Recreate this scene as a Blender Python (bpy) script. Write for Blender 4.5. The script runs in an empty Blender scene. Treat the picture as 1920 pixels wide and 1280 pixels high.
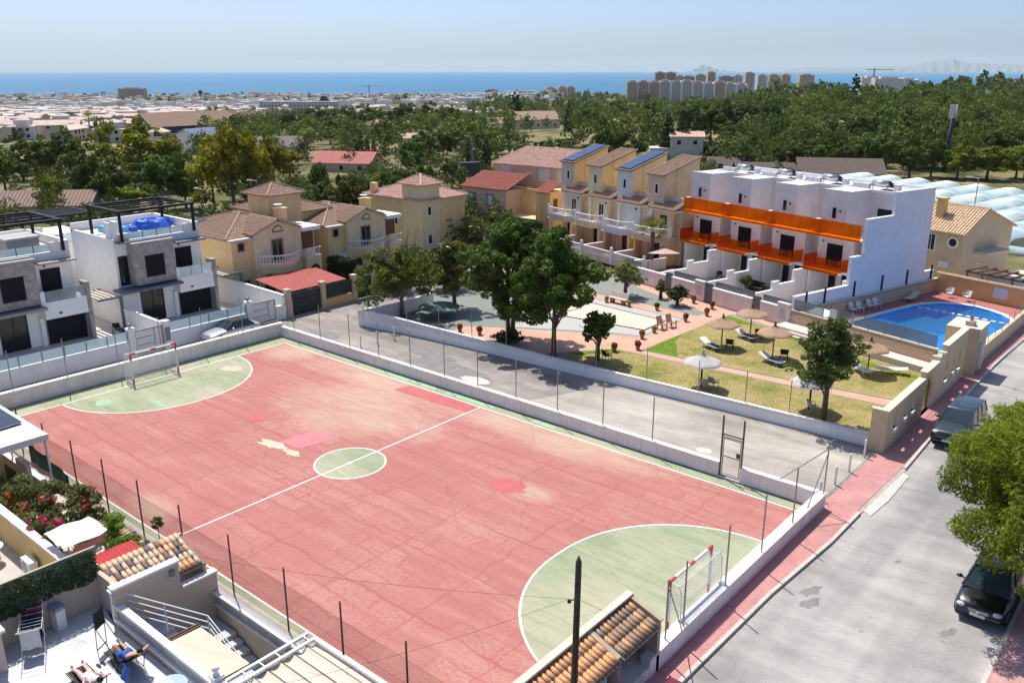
import bpy, bmesh, math, random
import numpy as np
from mathutils import Vector, Matrix
R = math.radians
scene = bpy.context.scene
col = scene.collection
rng = np.random.default_rng(7)
random.seed(7)

# ------------------------------------------------------------------ camera
CAM = Vector((32.488, -25.433, 19.385))
cam_d = bpy.data.cameras.new('camera')
cam_d.sensor_width = 36.0; cam_d.sensor_fit = 'HORIZONTAL'
cam_d.lens = 30.214
cam_d.clip_start = 0.3; cam_d.clip_end = 90000
cam = bpy.data.objects.new('camera', cam_d); col.objects.link(cam)
cam.location = CAM
cam.rotation_mode = 'XYZ'
cam.rotation_euler = (R(90) - 0.3071, 0.0, 0.7027)
scene.camera = cam

# ------------------------------------------------------------------ light
SUN_EL = R(61.5); SUN_AZ = math.atan2(-0.925, 0.38)      # bearing from +Y towards +X
to_sun = Vector((math.cos(SUN_EL)*math.sin(SUN_AZ), math.cos(SUN_EL)*math.cos(SUN_AZ), math.sin(SUN_EL)))
w = bpy.data.worlds.new('World'); scene.world = w; w.use_nodes = True
nt = w.node_tree
sky = nt.nodes.new('ShaderNodeTexSky'); sky.sky_type = 'NISHITA'; sky.sun_disc = False
sky.sun_elevation = SUN_EL; sky.sun_rotation = SUN_AZ
sky.altitude = 0; sky.air_density = 0.62; sky.dust_density = 1.7; sky.ozone_density = 7.0
nt.links.new(sky.outputs['Color'], nt.nodes['Background'].inputs['Color'])
nt.nodes['Background'].inputs['Strength'].default_value = 0.108
sun_d = bpy.data.lights.new('sun', 'SUN'); sun_d.energy = 3.35; sun_d.angle = R(0.53); sun_d.color = (1.0, 0.945, 0.86)
sun = bpy.data.objects.new('sun', sun_d); col.objects.link(sun)
sun.rotation_euler = (-to_sun).to_track_quat('-Z', 'Y').to_euler(); sun.location = (0, 0, 60)
vs = scene.view_settings
vs.view_transform = 'Standard'; vs.look = 'None'; vs.exposure = 0.66; vs.gamma = 1.0
scene.display_settings.display_device = 'sRGB'
scene.cycles.max_bounces = 8; scene.cycles.transparent_max_bounces = 16
scene.cycles.diffuse_bounces = 4; scene.cycles.glossy_bounces = 3
scene.cycles.caustics_reflective = False; scene.cycles.caustics_refractive = False
scene.cycles.use_denoising = True
scene.cycles.volume_bounces = 1

# ------------------------------------------------------------------ materials
MATS = {}
def _mat(name):
    m = bpy.data.materials.new(name); m.use_nodes = True
    n = m.node_tree.nodes; l = m.node_tree.links
    return m, n, l, n['Principled BSDF']
def _noise(n, l, src, scale, detail=5, rough=.6, vec=(1, 1, 1)):
    mp = n.new('ShaderNodeMapping'); mp.inputs['Scale'].default_value = vec
    l.new(src, mp.inputs['Vector'])
    t = n.new('ShaderNodeTexNoise'); t.inputs['Scale'].default_value = scale
    t.inputs['Detail'].default_value = detail; t.inputs['Roughness'].default_value = rough
    l.new(mp.outputs['Vector'], t.inputs['Vector'])
    return t.outputs['Fac']
def _ramp(n, l, src, stops):
    r = n.new('ShaderNodeValToRGB'); e = r.color_ramp.elements
    while len(e) < len(stops): e.new(0.5)
    for k, (p, c) in enumerate(stops):
        e[k].position = p; e[k].color = tuple(c) + (1,) if len(c) == 3 else c
    l.new(src, r.inputs['Fac']); return r.outputs['Color']
def _mix(n, l, fac, a, b, blend='MIX'):
    x = n.new('ShaderNodeMix'); x.data_type = 'RGBA'; x.blend_type = blend
    for s, v in ((x.inputs[0], fac), (x.inputs[6], a), (x.inputs[7], b)):
        if hasattr(v, 'links'): l.new(v, s)
        elif isinstance(v, (int, float)): s.default_value = v
        else: s.default_value = tuple(v) + (1,) if len(v) == 3 else v
    return x.outputs[2]
def _math(n, l, op, a, b=0.0, clamp=False):
    x = n.new('ShaderNodeMath'); x.operation = op; x.use_clamp = clamp
    for k, v in enumerate((a, b)):
        if hasattr(v, 'links'): l.new(v, x.inputs[k])
        else: x.inputs[k].default_value = v
    return x.outputs[0]
def _bump(n, l, p, h, strength, dist=0.02):
    b = n.new('ShaderNodeBump'); b.inputs['Strength'].default_value = strength; b.inputs['Distance'].default_value = dist
    l.new(h, b.inputs['Height']); l.new(b.outputs['Normal'], p.inputs['Normal'])
def M(name, c, rough=.8, var=.14, scale=2.5, bump=.0, metal=0., stain=0., stain_c=None, spec=.4, streak=0.):
    """plain surface: base colour with mottling, optional stains and vertical streaks."""
    if name in MATS: return MATS[name]
    m, n, l, p = _mat(name)
    tc = n.new('ShaderNodeTexCoord'); src = tc.outputs['Object']
    f = _noise(n, l, src, scale)
    lo = [max(0, x*(1-var)) for x in c]; hi = [min(1, x*(1+var)) for x in c]
    colr = _ramp(n, l, f, [(.3, lo), (.7, hi)])
    if stain:
        g = _noise(n, l, src, scale*.23, 6, .65)
        mask = _ramp(n, l, g, [(.48, (0, 0, 0)), (.72, (stain, stain, stain))])
        colr = _mix(n, l, mask, colr, stain_c or [x*.6 for x in c])
    if streak:
        g = _noise(n, l, src, 3.0, 5, .6, (1.6, 1.6, .12))
        mask = _ramp(n, l, g, [(.5, (0, 0, 0)), (.75, (streak, streak, streak))])
        colr = _mix(n, l, mask, colr, stain_c or [x*.62 for x in c])
    l.new(colr, p.inputs['Base Color'])
    p.inputs['Roughness'].default_value = rough; p.inputs['Metallic'].default_value = metal
    p.inputs['Specular IOR Level'].default_value = spec
    if bump: _bump(n, l, p, _noise(n, l, src, scale*9), bump)
    MATS[name] = m; return m
def M_leaf(name, dark, light, tip=None, trans=.35, scale=.6, g=1.0):
    """foliage: clumps of dark and light leaves, some light let through."""
    if name in MATS: return MATS[name]
    dark, light = [dark[0]*1.5*g, dark[1]*1.4*g, dark[2]*g], [light[0]*2.1*g, light[1]*1.9*g, light[2]*1.3*g]
    if tip: tip = [min(.8, x*1.75*g) for x in tip]
    m, n, l, p = _mat(name)
    tc = n.new('ShaderNodeTexCoord'); oi = n.new('ShaderNodeObjectInfo')
    f = _noise(n, l, tc.outputs['Object'], scale, 4, .7)
    g = _noise(n, l, tc.outputs['Object'], scale*9, 2, .5)
    k = _math(n, l, 'ADD', _math(n, l, 'MULTIPLY', f, .6), _math(n, l, 'MULTIPLY', g, .4))
    st = [(.34, dark), (.62, light)]
    if tip: st.append((.74, tip))
    c = _ramp(n, l, k, st)
    hsv = n.new('ShaderNodeHueSaturation')
    l.new(c, hsv.inputs['Color'])
    l.new(_math(n, l, 'ADD', _math(n, l, 'MULTIPLY', oi.outputs['Random'], .5), .75), hsv.inputs['Value'])
    l.new(_math(n, l, 'ADD', _math(n, l, 'MULTIPLY', oi.outputs['Random'], .03), .485), hsv.inputs['Hue'])
    p.inputs['Roughness'].default_value = .6; p.inputs['Specular IOR Level'].default_value = .25
    l.new(hsv.outputs['Color'], p.inputs['Base Color'])
    tr = n.new('ShaderNodeBsdfTranslucent'); l.new(hsv.outputs['Color'], tr.inputs['Color'])
    mx = n.new('ShaderNodeMixShader'); mx.inputs[0].default_value = trans
    l.new(p.outputs[0], mx.inputs[1]); l.new(tr.outputs[0], mx.inputs[2])
    l.new(mx.outputs[0], n['Material Output'].inputs['Surface'])
    MATS[name] = m; return m
def M_glass(name, c, alpha=.45, rough=.05):
    """thin tinted pane: part tinted see-through, part glossy."""
    if name in MATS: return MATS[name]
    m, n, l, p = _mat(name)
    tr = n.new('ShaderNodeBsdfTransparent'); tr.inputs['Color'].default_value = tuple(c) + (1,)
    p.inputs['Base Color'].default_value = tuple(c) + (1,)
    p.inputs['Roughness'].default_value = rough
    mx = n.new('ShaderNodeMixShader'); mx.inputs[0].default_value = alpha
    l.new(tr.outputs[0], mx.inputs[1]); l.new(p.outputs[0], mx.inputs[2])
    l.new(mx.outputs[0], n['Material Output'].inputs['Surface'])
    MATS[name] = m; return m
def M_tiles(name, c1, c2, mortar, bw, bh, msize=.012, rough=.8, rot=0., dirt=.25, bump=.3, offset=0.):
    """paving or block pattern too small to build piece by piece."""
    if name in MATS: return MATS[name]
    m, n, l, p = _mat(name)
    tc = n.new('ShaderNodeTexCoord'); mp = n.new('ShaderNodeMapping'); mp.inputs['Rotation'].default_value = (0, 0, rot)
    l.new(tc.outputs['Object'], mp.inputs['Vector'])
    b = n.new('ShaderNodeTexBrick'); b.inputs['Scale'].default_value = 1.0
    b.offset = offset
    b.inputs['Color1'].default_value = tuple(c1)+(1,); b.inputs['Color2'].default_value = tuple(c2)+(1,)
    b.inputs['Mortar'].default_value = tuple(mortar)+(1,)
    b.inputs['Brick Width'].default_value = bw; b.inputs['Row Height'].default_value = bh
    b.inputs['Mortar Size'].default_value = msize; b.inputs['Mortar Smooth'].default_value = .3
    l.new(mp.outputs['Vector'], b.inputs['Vector'])
    f = _noise(n, l, tc.outputs['Object'], .7, 6, .65)
    k = _ramp(n, l, f, [(.3, (1-dirt,)*3), (.7, (1.08,)*3)])
    l.new(_mix(n, l, 1.0, b.outputs['Color'], k, 'MULTIPLY'), p.inputs['Base Color'])
    p.inputs['Roughness'].default_value = rough
    if bump: _bump(n, l, p, b.outputs['Fac'], -bump, .01)
    MATS[name] = m; return m

# ------------------------------------------------------------------ mesh helpers
class MB:
    def __init__(s): s.v = []; s.f = []
    def add(s, vs, fs):
        o = len(s.v); s.v += [tuple(q) for q in vs]; s.f += [tuple(o+i for i in q) for q in fs]; return s
    def box(s, x0, x1, y0, y1, z0, z1):
        return s.add([(x0,y0,z0),(x1,y0,z0),(x1,y1,z0),(x0,y1,z0),(x0,y0,z1),(x1,y0,z1),(x1,y1,z1),(x0,y1,z1)],
                     [(0,3,2,1),(4,5,6,7),(0,1,5,4),(1,2,6,5),(2,3,7,6),(3,0,4,7)])
    def cbox(s, c, sz, rz=0, rx=0, ry=0):
        m = Matrix.Rotation(rz,3,'Z') @ Matrix.Rotation(ry,3,'Y') @ Matrix.Rotation(rx,3,'X')
        h = [q/2 for q in sz]; vs = []
        for z in (-1,1):
            for x,y in ((-1,-1),(1,-1),(1,1),(-1,1)): vs.append(Vector(c) + m @ Vector((x*h[0],y*h[1],z*h[2])))
        return s.add(vs, [(0,3,2,1),(4,5,6,7),(0,1,5,4),(1,2,6,5),(2,3,7,6),(3,0,4,7)])
    def prism(s, poly, z0, z1):
        n = len(poly)
        a = sum(poly[i][0]*poly[(i+1)%n][1]-poly[(i+1)%n][0]*poly[i][1] for i in range(n))
        if a < 0: poly = poly[::-1]
        vs = [(p[0],p[1],z0) for p in poly] + [(p[0],p[1],z1) for p in poly]
        return s.add(vs, [tuple(range(n-1,-1,-1)), tuple(range(n,2*n))] + [(i,(i+1)%n,n+(i+1)%n,n+i) for i in range(n)])
    def ext(s, poly3, d):
        """polygon in 3-D extruded by the vector d"""
        n = len(poly3); d = Vector(d); p = [Vector(q) for q in poly3]
        return s.add(p + [q+d for q in p], [tuple(range(n-1,-1,-1)), tuple(range(n,2*n))] + [(i,(i+1)%n,n+(i+1)%n,n+i) for i in range(n)])
    def quad(s, *p): return s.add(p, [tuple(range(len(p)))])
    def tube(s, pts, r, n=6, cap=True):
        P = [Vector(p) for p in pts]; rr = r if isinstance(r, (list,tuple)) else [r]*len(P); o = len(s.v)
        up = Vector((0,0,1))
        for i, p in enumerate(P):
            t = (P[min(i+1,len(P)-1)] - P[max(i-1,0)])
            if t.length < 1e-9: t = Vector((0,0,1))
            t.normalize(); a = t.cross(up if abs(t.z) < .95 else Vector((1,0,0))).normalized(); b = t.cross(a)
            for k in range(n):
                q = 2*math.pi*k/n; s.v.append(tuple(p + (a*math.cos(q)+b*math.sin(q))*rr[i]))
        for i in range(len(P)-1):
            for k in range(n):
                k2 = (k+1)%n; s.f.append((o+i*n+k, o+i*n+k2, o+(i+1)*n+k2, o+(i+1)*n+k))
        if cap:
            s.f.append(tuple(o+k for k in range(n))[::-1]); s.f.append(tuple(o+(len(P)-1)*n+k for k in range(n)))
        return s
    def lathe(s, prof, n=12, c=(0,0,0)):
        o = len(s.v)
        for r, z in prof:
            for k in range(n):
                q = 2*math.pi*k/n; s.v.append((c[0]+r*math.cos(q), c[1]+r*math.sin(q), c[2]+z))
        for i in range(len(prof)-1):
            for k in range(n):
                k2 = (k+1)%n; s.f.append((o+i*n+k, o+i*n+k2, o+(i+1)*n+k2, o+(i+1)*n+k))
        if prof[0][0] > 1e-4: s.f.append(tuple(o+k for k in range(n))[::-1])
        if prof[-1][0] > 1e-4: s.f.append(tuple(o+(len(prof)-1)*n+k for k in range(n)))
        return s
    def sph(s, c, r, n=10, m=6, sc=(1,1,1)):
        o = len(s.v)
        for i in range(m+1):
            a = math.pi*i/m
            for k in range(n):
                q = 2*math.pi*k/n
                s.v.append((c[0]+r*sc[0]*math.sin(a)*math.cos(q), c[1]+r*sc[1]*math.sin(a)*math.sin(q), c[2]-r*sc[2]*math.cos(a)))
        for i in range(m):
            for k in range(n):
                k2 = (k+1)%n; s.f.append((o+i*n+k, o+i*n+k2, o+(i+1)*n+k2, o+(i+1)*n+k))
        return s
    def mesh(s, name, mat, smooth=False):
        me = bpy.data.meshes.new(name); me.from_pydata(s.v, [], s.f); me.validate(clean_customdata=False)
        me.materials.append(mat)
        if smooth: me.polygons.foreach_set('use_smooth', [True]*len(me.polygons))
        me.update(); return me
def link(name, me, parent=None, loc=None, rz=0, kind=None):
    o = bpy.data.objects.new(name, me); col.objects.link(o)
    if parent is not None: o.parent = parent
    if loc is not None: o.location = loc
    if rz: o.rotation_euler = (0, 0, rz)
    if kind: o['kind'] = kind
    return o
def part(T, name, mb, mat, smooth=False, kind=None, label=None):
    o = link(name, mb.mesh(name, mat, smooth), T, kind=kind)
    if label: o['label'] = label
    return o
def thing(name, label, cat, loc=(0,0,0), rz=0, group=None):
    o = bpy.data.objects.new(name, None); col.objects.link(o); o.empty_display_size = .3
    o.location = loc; o.rotation_euler = (0, 0, rz)
    return tag(o, label, cat, group)
def tag(o, label, cat, group=None):
    o['label'] = label; o['category'] = cat
    if group: o['group'] = group
    return o
def one(name, mb, mat, label, cat, group=None, smooth=False):
    return tag(link(name, mb.mesh(name, mat, smooth)), label, cat, group)
def struct(name, mb, mat, smooth=False, parent=None):
    o = link(name, mb.mesh(name, mat, smooth), parent)
    if parent is None: o['kind'] = 'structure'
    return o
def dup(root, loc, rz=None, label=None, group=None, scale=None):
    r = root.copy(); col.objects.link(r); r.location = loc
    if rz is not None: r.rotation_euler = (0, 0, rz)
    if scale is not None: r.scale = scale if isinstance(scale, (tuple, list)) else (scale,)*3
    if label: r['label'] = label
    if group: r['group'] = group
    for ch in root.children:
        c = ch.copy(); col.objects.link(c); c.parent = r
        for g in ch.children:
            d = g.copy(); col.objects.link(d); d.parent = c
    return r
def npmesh(name, V, F, mat, smooth=False):
    """mesh from numpy arrays: V (n,3), F (m,k) with k corners each"""
    me = bpy.data.meshes.new(name); k = F.shape[1]
    me.vertices.add(len(V)); me.vertices.foreach_set('co', np.ascontiguousarray(V, dtype=np.float32).ravel())
    me.loops.add(F.size); me.loops.foreach_set('vertex_index', np.ascontiguousarray(F, dtype=np.int32).ravel())
    me.polygons.add(len(F)); me.polygons.foreach_set('loop_start', np.arange(0, F.size, k, dtype=np.int32))
    me.polygons.foreach_set('loop_total', np.full(len(F), k, dtype=np.int32))
    if smooth: me.polygons.foreach_set('use_smooth', np.ones(len(F), dtype=bool))
    me.materials.append(mat); me.update(calc_edges=True); return me
# ------------------------------------------------------------------ terrain
VD = (-0.6463, 0.7631); VR = (0.7631, 0.6463)            # the valley falls this way to the sea
PA = [-400, 60, 74, 112, 150, 200, 280, 420, 700, 1200, 2000, 2800, 3300, 4500]
PZ = [-3.4, -3.4, -.5, -.5, -.9, -1.8, -4.0, -8.5, -18, -36, -54, -63, -70, -80]
def terrain(x, y):
    a = (x-32.5)*VD[0] + (y+25.4)*VD[1]; b = (x-32.5)*VR[0] + (y+25.4)*VR[1]
    z = np.interp(a, PA, PZ)
    f = np.clip((a-115)/60, 0, 1)
    z = z + f*8.5*np.exp(-((a-330)/110)**2 - ((b-140)/85)**2)
    z = z + f*26*np.exp(-((a-900)/260)**2 - ((b-560)/190)**2)
    z = z + 17*np.exp(-((a-800)/170)**2 - ((b-262)/70)**2)
    z = z + 15*np.exp(-((a-1500)/350)**2 - ((b-60)/230)**2)
    z = z + f*(1.2*np.sin(x*.021+1.3)*np.cos(y*.017) + .5*np.sin(x*.06)*np.sin(y*.05+.7))
    return z
# ------------------------------------------------------------------ frame of the north terrace block
FO = (-10.11, 51.11); FA = R(-15.9)
def F(s, t): return (FO[0] + s*math.cos(FA) - t*math.sin(FA), FO[1] + s*math.sin(FA) + t*math.cos(FA))
def Fm(name, label, cat, z=0, group=None): return thing(name, label, cat, (FO[0], FO[1], z), FA, group)

# ------------------------------------------------------------------ palette
WHITE = M('white_render', (.90, .885, .86), .85, .05, 1.5, stain=.15, stain_c=(.66, .62, .57), streak=.26)
WHITE_OLD = M('old_white_render', (.80, .77, .75), .9, .09, 1.8, stain=.28, stain_c=(.45, .38, .33), streak=.38)
WALL_LILAC = M('court_wall_paint', (.80, .75, .75), .9, .08, 1.5, stain=.2, stain_c=(.42, .34, .27), streak=.3)
WHITE_PAINT = M('white_paint', (.82, .81, .79), .6, .06, 6)
PINKWALL = M('pale_pink_render', (.80, .68, .66), .9, .08, 1.6, stain=.3, stain_c=(.46, .36, .34), streak=.3)
YELLOW = M('yellow_render', (.80, .59, .31), .9, .08, 1.2, stain=.28, stain_c=(.56, .42, .25), streak=.26)
YELLOW2 = M('pale_yellow_render', (.82, .68, .42), .9, .08, 1.2, stain=.28, stain_c=(.60, .50, .33), streak=.26)
OCHRE = M('ochre_render', (.70, .48, .20), .9, .08, 1.5, stain=.25, streak=.2)
CREAM = M('cream_render', (.66, .57, .46), .9, .07, 1.3, stain=.18, streak=.15)
TAN = M('tan_render', (.56, .46, .36), .9, .06, 1.5, stain=.15, streak=.1)
SAND = M('sand_render', (.60, .49, .32), .9, .07, 1.5, stain=.18, streak=.15)
SANDCAP = M('sand_coping', (.66, .58, .46), .85, .08, 3)
PINKHOUSE = M('salmon_render', (.70, .50, .38), .9, .08, 1.1, stain=.25, streak=.2)
LILAC = M('lilac_grey_render', (.70, .67, .68), .9, .07, 1.2, stain=.25, stain_c=(.50, .47, .48), streak=.35)
STONE = M('stone_cladding', (.36, .33, .31), .85, .30, 2.2, bump=.25, stain=.3)
DARK = M('dark_metal', (.018, .019, .022), .6, .1, 4, spec=.2)
GREYM = M('grey_metal', (.22, .23, .25), .5, .1, 4, metal=.3)
GALV = M('galvanised_steel', (.30, .30, .31), .5, .15, 5, metal=.6)
RUST = M('rusty_steel', (.15, .08, .065), .7, .25, 6)
BROWN = M('brown_wood', (.16, .075, .045), .7, .2, 8)
SHUT = M('dark_shutter', (.014, .016, .021), .7, .12, 4, spec=.12)
SHUTW = M('white_shutter', (.66, .66, .67), .6, .05, 4)
SLATE = M('slate_canopy', (.13, .15, .19), .6, .12, 3)
GLASSD = M('dark_glass', (.012, .016, .022), .1, .15, 2, spec=.35)
ROOFT = M('terracotta_tiles', (.52, .31, .20), .85, .28, 3.2, stain=.35, stain_c=(.27, .17, .12))
ROOFB = M('brown_tiles', (.40, .27, .19), .85, .22, 3.0, stain=.3, stain_c=(.22, .15, .11))
ROOFP = M('pink_tiles', (.62, .40, .32), .85, .28, 2.2, stain=.35, stain_c=(.70, .55, .47))
ROOFR = M('red_tiles', (.46, .16, .12), .85, .18, 2.2, stain=.2)
ROOFY = M('straw_tiles', (.66, .48, .30), .85, .30, 3.5, stain=.25, stain_c=(.40, .26, .16))
CONC = M('concrete', (.46, .44, .42), .9, .12, 1.2, stain=.25, bump=.1)
LEAF_G = M_leaf('ash_leaves', (.022, .045, .010), (.075, .13, .022), (.13, .20, .035), g=.85)
LEAF_P = M_leaf('pine_needles', (.022, .042, .012), (.085, .125, .026), (.15, .19, .035), trans=.3)
LEAF_B = M_leaf('bright_pine_needles', (.035, .06, .012), (.15, .20, .018), (.23, .28, .03), trans=.4, g=1.0)
LEAF_Y = M_leaf('yellow_flowering_leaves', (.05, .07, .012), (.22, .20, .015), (.46, .28, .02), trans=.35, scale=.45)
LEAF_D = M_leaf('dark_leaves', (.014, .028, .012), (.04, .07, .025), trans=.2)
LEAF_O = M_leaf('olive_leaves', (.06, .075, .035), (.17, .19, .09), (.24, .25, .13))
LEAF_PALM = M_leaf('palm_leaves', (.05, .08, .02), (.16, .20, .05), (.26, .27, .09))
BARK = M('bark', (.13, .095, .07), .95, .3, 6, bump=.4)
BARKG = M('grey_bark', (.26, .23, .20), .95, .25, 6, bump=.3)

# ------------------------------------------------------------------ terrain sheet, sea, far coast
def m_land():
    m, n, l, p = _mat('dry_land')
    tc = n.new('ShaderNodeTexCoord'); s = tc.outputs['Object']
    f = _noise(n, l, s, .02, 8, .7); g = _noise(n, l, s, .11, 6, .7); h = _noise(n, l, s, .9, 5, .7)
    c = _ramp(n, l, f, [(.36, (.24, .18, .10)), (.46, (.36, .28, .16)), (.52, (.11, .115, .04)), (.62, (.06, .08, .025)), (.75, (.33, .25, .15))])
    c2 = _ramp(n, l, g, [(.4, (.36, .28, .16)), (.52, (.10, .115, .04)), (.68, (.055, .075, .025))])
    c = _mix(n, l, .5, c, c2)
    l.new(_mix(n, l, _ramp(n, l, h, [(.35, (0, 0, 0)), (.75, (.45, .45, .45))]), c, (.06, .075, .03)), p.inputs['Base Color'])
    p.inputs['Roughness'].default_value = .95; p.inputs['Specular IOR Level'].default_value = .1
    return m
av = np.concatenate([np.linspace(-160, 100, 90), np.linspace(106, 460, 80), np.geomspace(470, 4200, 70)])
bs = np.linspace(-1, 1, 120)
A, B = np.meshgrid(av, bs, indexing='ij')
B = B*(0.80*np.maximum(A, 100)+90)
TX = 32.5 + A*VD[0] + B*VR[0]; TY = -25.4 + A*VD[1] + B*VR[1]
TZ = terrain(TX, TY) + np.where(A > 2300, (np.sin(B*.006)+np.sin(B*.0023+1.))*2.0, 0)
na, nb = A.shape
idx = np.arange(na*nb).reshape(na, nb)
Fq = np.stack([idx[:-1, :-1], idx[:-1, 1:], idx[1:, 1:], idx[1:, :-1]], -1).reshape(-1, 4)[:, ::-1]
g = link('ground', npmesh('ground', np.stack([TX, TY, TZ], -1).reshape(-1, 3), Fq, m_land(), True)); g['kind'] = 'structure'

def m_sea():
    m, n, l, p = _mat('sea_water')
    tc = n.new('ShaderNodeTexCoord')
    f = _noise(n, l, tc.outputs['Object'], .0006, 6, .6, (1, 3, 1))
    l.new(_ramp(n, l, f, [(.35, (.004, .12, .26)), (.7, (.008, .16, .31))]), p.inputs['Base Color'])
    p.inputs['Roughness'].default_value = .55; p.inputs['Specular IOR Level'].default_value = .12
    return m
SEA_Z = -65.0
sm = MB(); sea_pts = []
for k in range(97):
    q = math.radians(-75 + 150*k/96); r_ = 21500
    a_ = r_*math.cos(q); b_ = r_*math.sin(q)
    sea_pts.append((32.5 + a_*VD[0] + b_*VR[0], -25.4 + a_*VD[1] + b_*VR[1], SEA_Z))
sm.add([(32.5 + 900*VD[0], -25.4 + 900*VD[1], SEA_Z)] + sea_pts, [(0, k+1, k+2) for k in range(96)])
struct('sea', sm, m_sea())

def polar(u, dist):
    """a spot at a compass bearing and distance from the survey station over the street corner"""
    q = -0.7027 + math.atan(u*.908)
    return 32.49 + dist*math.sin(q), -25.43 + dist*math.cos(q)
def ridge(name, samples, dist, depth, mat, base):
    """a range of hills: bearing/height samples, with a real foot and back slope"""
    V = []; n = len(samples)
    for j, (dd, hf) in enumerate(((0, 0), (.35, .55), (.6, 1.0), (1.0, 0.0))):
        for k, (u, h) in enumerate(samples):
            x, y = polar(u, dist*(1 + .05*math.sin(k*1.7+j)) + depth*dd); V.append((x, y, base + (h*hf if hf else 0)))
    Fc = [(j*n+k, j*n+k+1, (j+1)*n+k+1, (j+1)*n+k) for j in range(3) for k in range(n-1)]
    mb = MB(); mb.add(V, Fc); return struct(name, mb, mat, True)
MTN = M('mountain_rock', (.16, .16, .13), .95, .3, .0009)
def fine(pts, step, amp, seed):
    r2 = np.random.default_rng(seed); us = np.arange(pts[0][0], pts[-1][0], step)
    hs = np.interp(us, [p[0] for p in pts], [p[1] for p in pts])
    return [(u, h + (amp*h)*(r2.random()-.5)) for u, h in zip(us, hs)]
ridge('mountains', fine([(.325, 0), (.345, 95), (.37, 130), (.40, 95), (.43, 110), (.455, 150), (.48, 120), (.50, 200), (.515, 290), (.522, 270), (.531, 345), (.54, 320), (.555, 220), (.58, 205), (.60, 190), (.63, 150), (.70, 100)], .0035, .14, 3), 24500, 5000, MTN, -62)
ridge('island_hill', fine([(.212, 0), (.222, 60), (.23, 150), (.234, 178), (.238, 150), (.247, 80), (.26, 40), (.275, 0)], .0024, .1, 4), 23800, 1800, MTN, -62)
# ------------------------------------------------------------------ roads, alley, pavements
def m_asphalt(name, c, warm, sc=1.0, crack=.22):
    m, n, l, p = _mat(name)
    tc = n.new('ShaderNodeTexCoord'); s = tc.outputs['Object']
    f = _noise(n, l, s, .22*sc, 7, .65); g = _noise(n, l, s, .8*sc, 6, .7, (.35, 1.2, 1)); h = _noise(n, l, s, 30, 3, .7)
    a = _ramp(n, l, f, [(.3, [x*.72 for x in c]), (.5, c), (.7, warm)])
    b = _ramp(n, l, g, [(.35, (.82, .82, .82)), (.65, (1.08, 1.07, 1.05))])
    a = _mix(n, l, 1.0, a, b, 'MULTIPLY')
    a = _mix(n, l, 1.0, a, _ramp(n, l, h, [(.3, (.85, .85, .85)), (.7, (1.1, 1.1, 1.1))]), 'MULTIPLY')
    v = n.new('ShaderNodeTexVoronoi'); v.feature = 'DISTANCE_TO_EDGE'; v.inputs['Scale'].default_value = .22
    wn = n.new('ShaderNodeTexNoise'); wn.inputs['Scale'].default_value = .8; wn.inputs['Detail'].default_value = 5
    l.new(s, wn.inputs['Vector'])
    vm = n.new('ShaderNodeVectorMath'); vm.operation = 'ADD'
    l.new(s, vm.inputs[0]); l.new(wn.outputs['Color'], vm.inputs[1]); l.new(vm.outputs[0], v.inputs['Vector'])
    k = _ramp(n, l, v.outputs['Distance'], [(.0, (crack,)*3), (.007, (0, 0, 0))])
    a = _mix(n, l, k, a, [x*.45 for x in c])
    tr = _noise(n, l, s, .55, 3, .5, (1.0, .06, 1)) if 'road' in name else _noise(n, l, s, .5, 3, .5, (.08, 1.0, 1))
    a = _mix(n, l, 1.0, a, _ramp(n, l, tr, [(.36, (.80, .80, .81)), (.56, (1.04, 1.03, 1.02))]), 'MULTIPLY')
    st = _noise(n, l, s, 1.7, 3, .5)
    a = _mix(n, l, _ramp(n, l, st, [(.70, (0, 0, 0)), (.76, (.55, .55, .55))]), a, [x*.4 for x in c])
    l.new(a, p.inputs['Base Color']); p.inputs['Roughness'].default_value = .92; p.inputs['Specular IOR Level'].default_value = .2
    _bump(n, l, p, h, .15, .01)
    return m
ROAD = m_asphalt('road_surface', (.40, .385, .37), (.47, .45, .43))
ALLEY = m_asphalt('alley_surface', (.33, .30, .275), (.43, .385, .34), 1.2, .3)
KERBX = [(-45, 21.3), (-2.3, 21.45), (3.1, 21.55), (8.4, 21.9), (12.9, 21.95), (17.9, 22.1), (26, 21.9), (33.4, 21.75), (39.3, 21.75), (46, 22.0), (75, 22.6)]
mb = MB()
for (y0, x0), (y1, x1) in zip(KERBX[:-1], KERBX[1:]): mb.quad((x0-.05, y0, -.12), (29.1, y0, -.12), (29.1, y1, -.12), (x1-.05, y1, -.12))
struct('road', mb, ROAD)
PAVE = M_tiles('pink_pavement_tiles', (.60, .29, .265), (.55, .25, .235), (.42, .22, .20), .2, .2, .009, dirt=.3)
PAVER = M_tiles('faded_pavement_tiles', (.62, .36, .33), (.57, .31, .29), (.42, .24, .22), .2, .2, .009, dirt=.35)
mb = MB(); kb = MB()
for (y0, x0), (y1, x1) in zip(KERBX[:-1], KERBX[1:]):
    mb.quad((20.3, y0, 0), (x0-.16, y0, 0), (x1-.16, y1, 0), (20.3, y1, 0))
pv = struct('pavement', mb, PAVE)
KERB = M('kerb_stone', (.58, .52, .45), .9, .15, 2.5, stain=.3)
k = 0
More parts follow.
